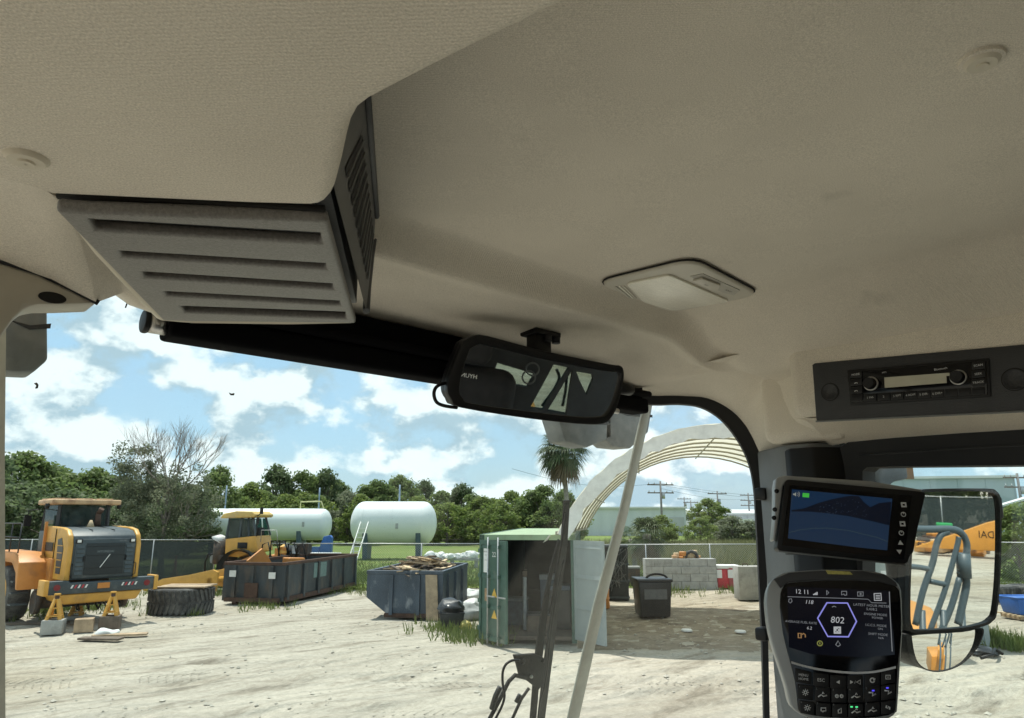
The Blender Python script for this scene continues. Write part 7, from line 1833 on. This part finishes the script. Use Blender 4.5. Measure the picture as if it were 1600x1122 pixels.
me = bpy.data.meshes.new('clods'); me.from_pydata(V, [], F); me.materials.append(mat('sand clod', (0.46, 0.43, 0.36), 0.95, var=0.2, scale=3))
tag(obj('clods', me), 'loose clods and shell bits strewn over the sand', 'clods', kind='stuff')
V = []; F = []
for (f0, s_, r0, r1) in ((10.6, 0.05, -9, -1.5), (12.4, 0.07, -10.5, 0.5), (11.6, -0.12, -1, 9), (13.9, -0.05, -4, 5), (15.2, 0.10, -11, -3)):
    r = r0
    while r < r1:
        if mnoise.noise(Vector((r*0.5, f0, 2.0))) < 0.02: r += 0.15; continue
        for sd_ in (-1, 1):
            cf_ = f0 + s_*r + 0.5*math.sin(r*0.25+f0); i = len(V)
            a0 = (r, cf_+sd_*0.03); a1 = (r+0.13, cf_+sd_*0.27)
            for (x, y) in (a0, a1):
                z = gh(x, y)
                V += [tuple(CW(x-0.032, y, z-0.01)), tuple(CW(x, y, z+0.014)), tuple(CW(x+0.032, y, z-0.01))]
            F += [(i, i+1, i+4, i+3), (i+1, i+2, i+5, i+4)]
        r += 0.15*rnd.uniform(0.9, 1.1)
me = bpy.data.meshes.new('tread_prints'); me.from_pydata(V, [], F); me.materials.append(SAND)
tag(obj('tread_prints', me), 'chevron tread prints pressed into the sand', 'tyre prints', kind='stuff')

# ================================================================== FAR BUILDINGS AND POLES
WALLW = mat('pale blue white cladding', (0.56, 0.60, 0.62), 0.7, var=0.06, scale=0.3, stretch=(1, 1, 0.1)); WALLG = mat('grey cladding', (0.42, 0.44, 0.45), 0.7, var=0.08, scale=0.3); ROOFW = mat('white metal roof', (0.66, 0.67, 0.66), 0.5, var=0.06, scale=0.5)
def shed(name, label, px0, px1, ytop, dist, dep, yaw, m_, roof=0.6, bays=8, gable=False):
    k = dist*0.985/FPX; x0 = (px0-800)*k; w_ = (px1-px0)*k/math.cos(R(yaw)); h = CH+(810-ytop)*dist/FPX
    t_ = yardthing(name, label, 'building', CW(x0, dist, 0), yaw)
    b = MB(); b.box((0, 0, 0), (w_, dep, h-roof)); b.build('wall', m_, t_)
    if gable:
        b = MB(); b.prism([(-0.3, h-roof), (w_/2, h+1.8), (w_+0.3, h-roof), (w_+0.3, h-roof+0.15), (w_/2, h+2.0), (-0.3, h-roof+0.15)], -0.4, dep, Matrix(((1, 0, 0, 0), (0, 0, 1, 0), (0, 1, 0, 0), (0, 0, 0, 1)))); b.build('roof', ROOFW, t_)
        b = MB(); b.prism([(0, h-roof), (w_, h-roof), (w_/2, h+1.75)], 0.0, dep-0.2, Matrix(((1, 0, 0, 0), (0, 0, 1, 0), (0, 1, 0, 0), (0, 0, 0, 1)))); b.build('gable', m_, t_)
    else:
        b = MB(); b.hexa([(-0.3, -0.4, h-roof), (w_+0.3, -0.4, h-roof), (w_+0.3, dep+0.3, h-roof), (-0.3, dep+0.3, h-roof), (-0.3, -0.4, h-roof+0.3), (w_+0.3, -0.4, h-roof+0.3), (w_+0.3, dep+0.3, h), (-0.3, dep+0.3, h)]); b.build('roof', ROOFW, t_)
    for i in range(bays+1):
        x = w_*i/bays; b = MB(); b.box((x-0.06, -0.08, 0), (x+0.06, -0.002, h-roof-0.02)); b.build('panel_joint', m_, t_)
    return t_, w_, h
bA, wA, hA = shed('white_warehouse', 'long pale warehouse seen through the canopy arch', 905, 1066, 791, 130, 30, -4, WALLW, 0.5, 10)
for k in range(3): box('roller_door', (wA*0.62+k*4.2, -0.10, 0.0), (wA*0.62+k*4.2+2.6, -0.03, 3.2), WALLG, bA)
bB, wB, hB = shed('open_shed', 'low white-roofed open shed beyond the weeds', 1100, 1230, 795, 150, 20, 0, WALLG, 1.2, 6)
box('awning', (-0.5, -4, hB-3.4), (wB+1, -0.1, hB-3.0), ROOFW, bB)
for k in range(4):
    t_ = thing('parked_trailer', ('first', 'second', 'third', 'fourth')[k] + ' white trailer from the left parked at the open shed', 'trailer', bB.matrix_basis @ Vector((2.3+k*4.4, -4.6, 0)), bB.rotation_euler.z, 'trailers parked at the far shed')
    box('trailer_body', (-1.3, -0.5, 0.7), (1.3, 0.5, 2.9), WHITEP, t_)
    for x in (-0.9, 0.9): b = MB(); b.cyl((x, -0.52, 0.4), (x, 0.52, 0.4), 0.4, n=14); b.build('wheel', TYRE, t_)
bC, wC, hC = shed('grey_blue_building', 'plain blue-grey flat building above the outside mirror', 1330, 1548, 747, 95, 25, -14, mat('blue grey wall', (0.40, 0.47, 0.52), 0.7, var=0.05, scale=0.3), 0.4, 6)
bD, wD, hD = shed('gabled_warehouse', 'white warehouse with a shallow metal roof right of the mirror', 1552, 1760, 790, 62, 24, -30, WALLW, 0.4, 6, True)
def pole(px, ytop, dist, label, arms=1, yaw=10):
    t_ = yardthing('utility_pole', label, 'utility pole', far(px, dist), yaw, 'utility poles'); h = CH+(810-ytop)*dist/FPX
    b = MB(); b.cyl((0, 0, 0), (0, 0, h), 0.20, 0.13, 8); b.build('shaft', mat('grey weathered pole', (0.20, 0.19, 0.18), 0.9, var=0.2), t_)
    for k in range(arms):
        z = h-0.5-k*1.1
        b = MB(); b.box((-1.9, -0.07, z-0.08), (1.9, 0.07, z+0.08)); b.build('crossarm', WOODD, t_)
        for x in (-1.7, -0.9, 0.9, 1.7): b = MB(); b.cyl((x, 0, z+0.08), (x, 0, z+0.36), 0.06, n=6); b.build('insulator', GALV, t_)
    b = MB(); b.cyl((0.35, 0, h-2.4), (0.35, 0, h-1.5), 0.24, n=10); b.build('transformer', GALV, t_)
    return t_, h
pole(1032, 754, 100, 'tallest utility pole inside the canopy arch', 2); pole(1120, 769, 135, 'utility pole above the round bright tree', 1); pole(1068, 778, 190, 'thin far utility pole in the middle of the arch', 1); pole(1168, 772, 160, 'far utility pole beside the black window edge', 3); pole(1078, 783, 175, 'short far utility pole beside the bright tree', 1)
pole(1592, 742, 84, 'utility pole above the warehouse at the right edge', 2)
wr = thing('power_lines', 'thin power lines strung between the utility poles', 'wire')
for (pa, ya, da, pb_, yb, db) in ((1032, 757, 100, 1300, 770, 135), (1032, 760, 100, 1300, 774, 135), (800, 735, 90, 1032, 757, 100), (1032, 765, 100, 1200, 776, 160)):
    A_ = far(pa, da, CH+(810-ya)*da/FPX); B_ = far(pb_, db, CH+(810-yb)*db/FPX)
    b = MB(); b.tube([A_.lerp(B_, t/10)-Vector((0, 0, 1.2*math.sin(math.pi*t/10))) for t in range(11)], 0.02, 4); b.build('cable', BLACK, wr)

# ================================================================== RIGHT SIDE OF THE YARD
fence('side_fence', 'chain-link fence behind the tyre wall at the right', far(1500, 35), far(1840, 32), 1.9, 3.0)
rnd = random.Random(61); tyre_me = None
for k in range(9):
    c = far(1385+k*48, 27.6+rnd.uniform(-.2, .2))
    t_ = thing('wall_tyre', ('first', 'second', 'third', 'fourth', 'fifth', 'sixth', 'seventh', 'eighth', 'ninth')[k] + ' tyre from the left in the low tyre wall right of the display', 'tyre', c, rnd.uniform(0, 3), 'tyres forming the low wall')
    if tyre_me is None:
        b = MB(); b.lathe([(0.34, 0.08), (0.48, 0.0), (0.60, 0.03), (0.66, 0.12), (0.66, 0.48), (0.60, 0.57), (0.48, 0.60), (0.34, 0.52), (0.34, 0.08)], 32); o = b.build('carcass', TYRE, t_, smooth=True, recalc=True)
        b = MB()
        for q in range(26):
            M = Matrix.Rotation(2*math.pi*q/26, 4, 'Z'); b.hexa([(-0.06, -0.70, 0.08), (0.03, -0.70, 0.08), (0.03, -0.64, 0.08), (-0.06, -0.64, 0.08), (-0.02, -0.70, 0.52), (0.07, -0.70, 0.52), (0.07, -0.64, 0.52), (-0.02, -0.64, 0.52)], M)
        o2 = b.build('tread', TYRE, t_); o2['kind'] = 'stuff'; tyre_me = (o.data, o2.data)
    else: obj('carcass', tyre_me[0], t_); obj('tread', tyre_me[1], t_)['kind'] = 'stuff'
bl = yardthing('blue_crate', 'blue open plastic crate on a pallet at the right edge', 'crate', G(1602, 966), 0)
b = MB(); b.hexa([(-0.40, -0.4, 0.14), (0.40, -0.4, 0.14), (0.40, 0.4, 0.14), (-0.40, 0.4, 0.14), (-0.47, -0.47, 0.62), (0.47, -0.47, 0.62), (0.47, 0.47, 0.62), (-0.47, 0.47, 0.62)]); b.bevel(0.03, 2); b.build('tub', BLUEP, bl, smooth=True)
b = MB(); b.tube([(-0.47, -0.47, 0.62), (0.47, -0.47, 0.62), (0.47, 0.47, 0.62), (-0.47, 0.47, 0.62)], 0.03, 6, closed=True); b.build('rim', BLUEP, bl)
for k in range(5): box('pallet_board', (-0.5, -0.48+k*0.22, 0.09), (0.5, -0.36+k*0.22, 0.13), WOODL, bl)
for k in range(3): box('pallet_bearer', (-0.45+k*0.4, -0.45, 0.0), (-0.35+k*0.4, 0.45, 0.088), WOOD, bl)
hs = thing('black_hose', 'black hose and bag lying in the weeds below the blue crate', 'hose', G(1548, 1028))
b = MB(); b.tube([(-0.5, 0.05, 0.05), (-0.2, -0.1, 0.10), (0.15, -0.05, 0.16), (0.42, 0.0, 0.13), (0.55, -0.1, 0.03)], 0.035, 8); b.build('hose_tube', BLACK, hs)
blob('rubbish_bag', 'flat black bag lying in weeds right of the wide-angle mirror', 'bag', G(1535, 1022), 0.75, 0.6, 0.22, BAGB, 9.9)

# ================================================================== BEHIND US (reflected in the mirrors)
def rear(px, py, plane_y):
    return mirr(px, py, OM, Vector((0, plane_y, 0)), Vector((0, 1, 0)))
def gmir(px, py):
    return mirr(px, py, OM, Vector((0, 0, 0)), UPV)
def mplace(px, py, dist):
    d = ray(px, py).normalized(); h = hit(px, py, OM.o, OM.n); r = d - 2*d.dot(OM.n)*OM.n; p = h + r*dist
    return Vector((p.x, p.y, 0))
hz = mirr(1490, 790, OM, Vector((0, -40, 0)), Vector((0, 1, 0)))
cx = hz.x
fence('rear_fence', 'dark screened chain-link fence behind our machine, seen in the outside mirror', Vector((cx-22, -36, 0)), Vector((cx+22, -38, 0)), 2.4, 3.5, False, NET)
for k in range(9):
    t_ = thing('rear_tree', 'dark tree %s in the row behind us, seen in the outside mirror' % ('one', 'two', 'three', 'four', 'five', 'six', 'seven', 'eight', 'nine')[k], 'tree', Vector((cx-22+k*5.5, -42-(k % 3)*3, 0)), k, 'trees behind our machine')
    t_.scale = (9, 9, 9+(k*7 % 4)); 
    for nm, me in zip(('trunk', 'limbs', 'crown'), PROT[(k*3) % 6]): obj(nm, me, t_)
ob = thing('orange_boom', 'long orange boom lying on the ground behind us, seen in the outside mirror', 'boom', mplace(1532, 812, 30), R(18))
b = MB(); b.prism([(-2.6, 0.3), (0.6, 1.5), (2.2, 1.9), (2.6, 1.5), (2.6, 0.5), (1.0, 0.35)], -0.3, 0.3, Matrix(((1, 0, 0, 0), (0, 0, 1, 0), (0, 1, 0, 0), (0, 0, 0, 1)))); b.bevel(0.03, 2); b.build('boom_box', LOADERY, ob, smooth=True)
text('HYUNDAI', ob, None, 0.42, BLACK, M=Matrix.Translation((1.1, 0.31, 1.0)) @ Matrix.Rotation(R(180), 4, 'Z') @ Matrix.Rotation(R(90), 4, 'X'))
gmn = thing('green_mower', 'small green machine behind us, seen in the outside mirror', 'machine', mplace(1470, 812, 34), 0.3)
b = MB(); b.box((-0.8, -0.5, 0.35), (0.8, 0.5, 0.9)); b.bevel(0.08, 2); b.build('body', mat('mower green', (0.03, 0.30, 0.09), 0.45, var=0.1), gmn, smooth=True); b = MB(); b.box((-0.4, -0.4, 0.9), (0.4, 0.4, 1.2)); b.bevel(0.05, 2); b.build('engine_cover', mat('mower green', (0.03, 0.30, 0.09)), gmn, smooth=True)
for x in (-0.7, 0.7):
    for y in (-0.55, 0.55): b = MB(); b.cyl((x, y-0.12, 0.35), (x, y+0.12, 0.35), 0.35, n=16); b.build('wheel', TYRE, gmn)
rnd = random.Random(66)
for k in range(10):
    t_ = thing('scrap_part', ('orange bracket', 'rusty plate', 'dark axle stub', 'pale timber', 'orange pin box', 'grey casting', 'rusty drum', 'long grey beam', 'orange cover', 'brown crate')[k] + ' in the scrap row behind us, seen in the outside mirror', 'scrap', mplace(1425+k*12, 812, 31+rnd.uniform(0, 3)), rnd.uniform(0, 3), 'scrap row behind our machine')
    b = MB(); b.box((-rnd.uniform(.4, 1.0), -0.3, 0), (rnd.uniform(.4, 1.0), 0.3, rnd.uniform(.3, .9))); wob(b, 0.15, 2, k); b.bevel(0.05, 2); b.build('scrap_body', (LOADERY, RUST, GREASE, WOODL, ORA, GALV, RUST, CONC, LOADERY, WOODD)[k], t_)
    b = MB(); b.cyl((0, -0.4, 0.35), (0.2, 0.4, 0.35), 0.12, n=10); b.build('pin', RUST, t_)

# lettering becomes plain mesh
dgt = bpy.context.evaluated_depsgraph_get()
for o in [o for o in col.objects if o.type == 'FONT']:
    me = bpy.data.meshes.new_from_object(o.evaluated_get(dgt))
    n = obj('lettering', me, o.parent, o.matrix_local.copy())
    bpy.data.objects.remove(o)
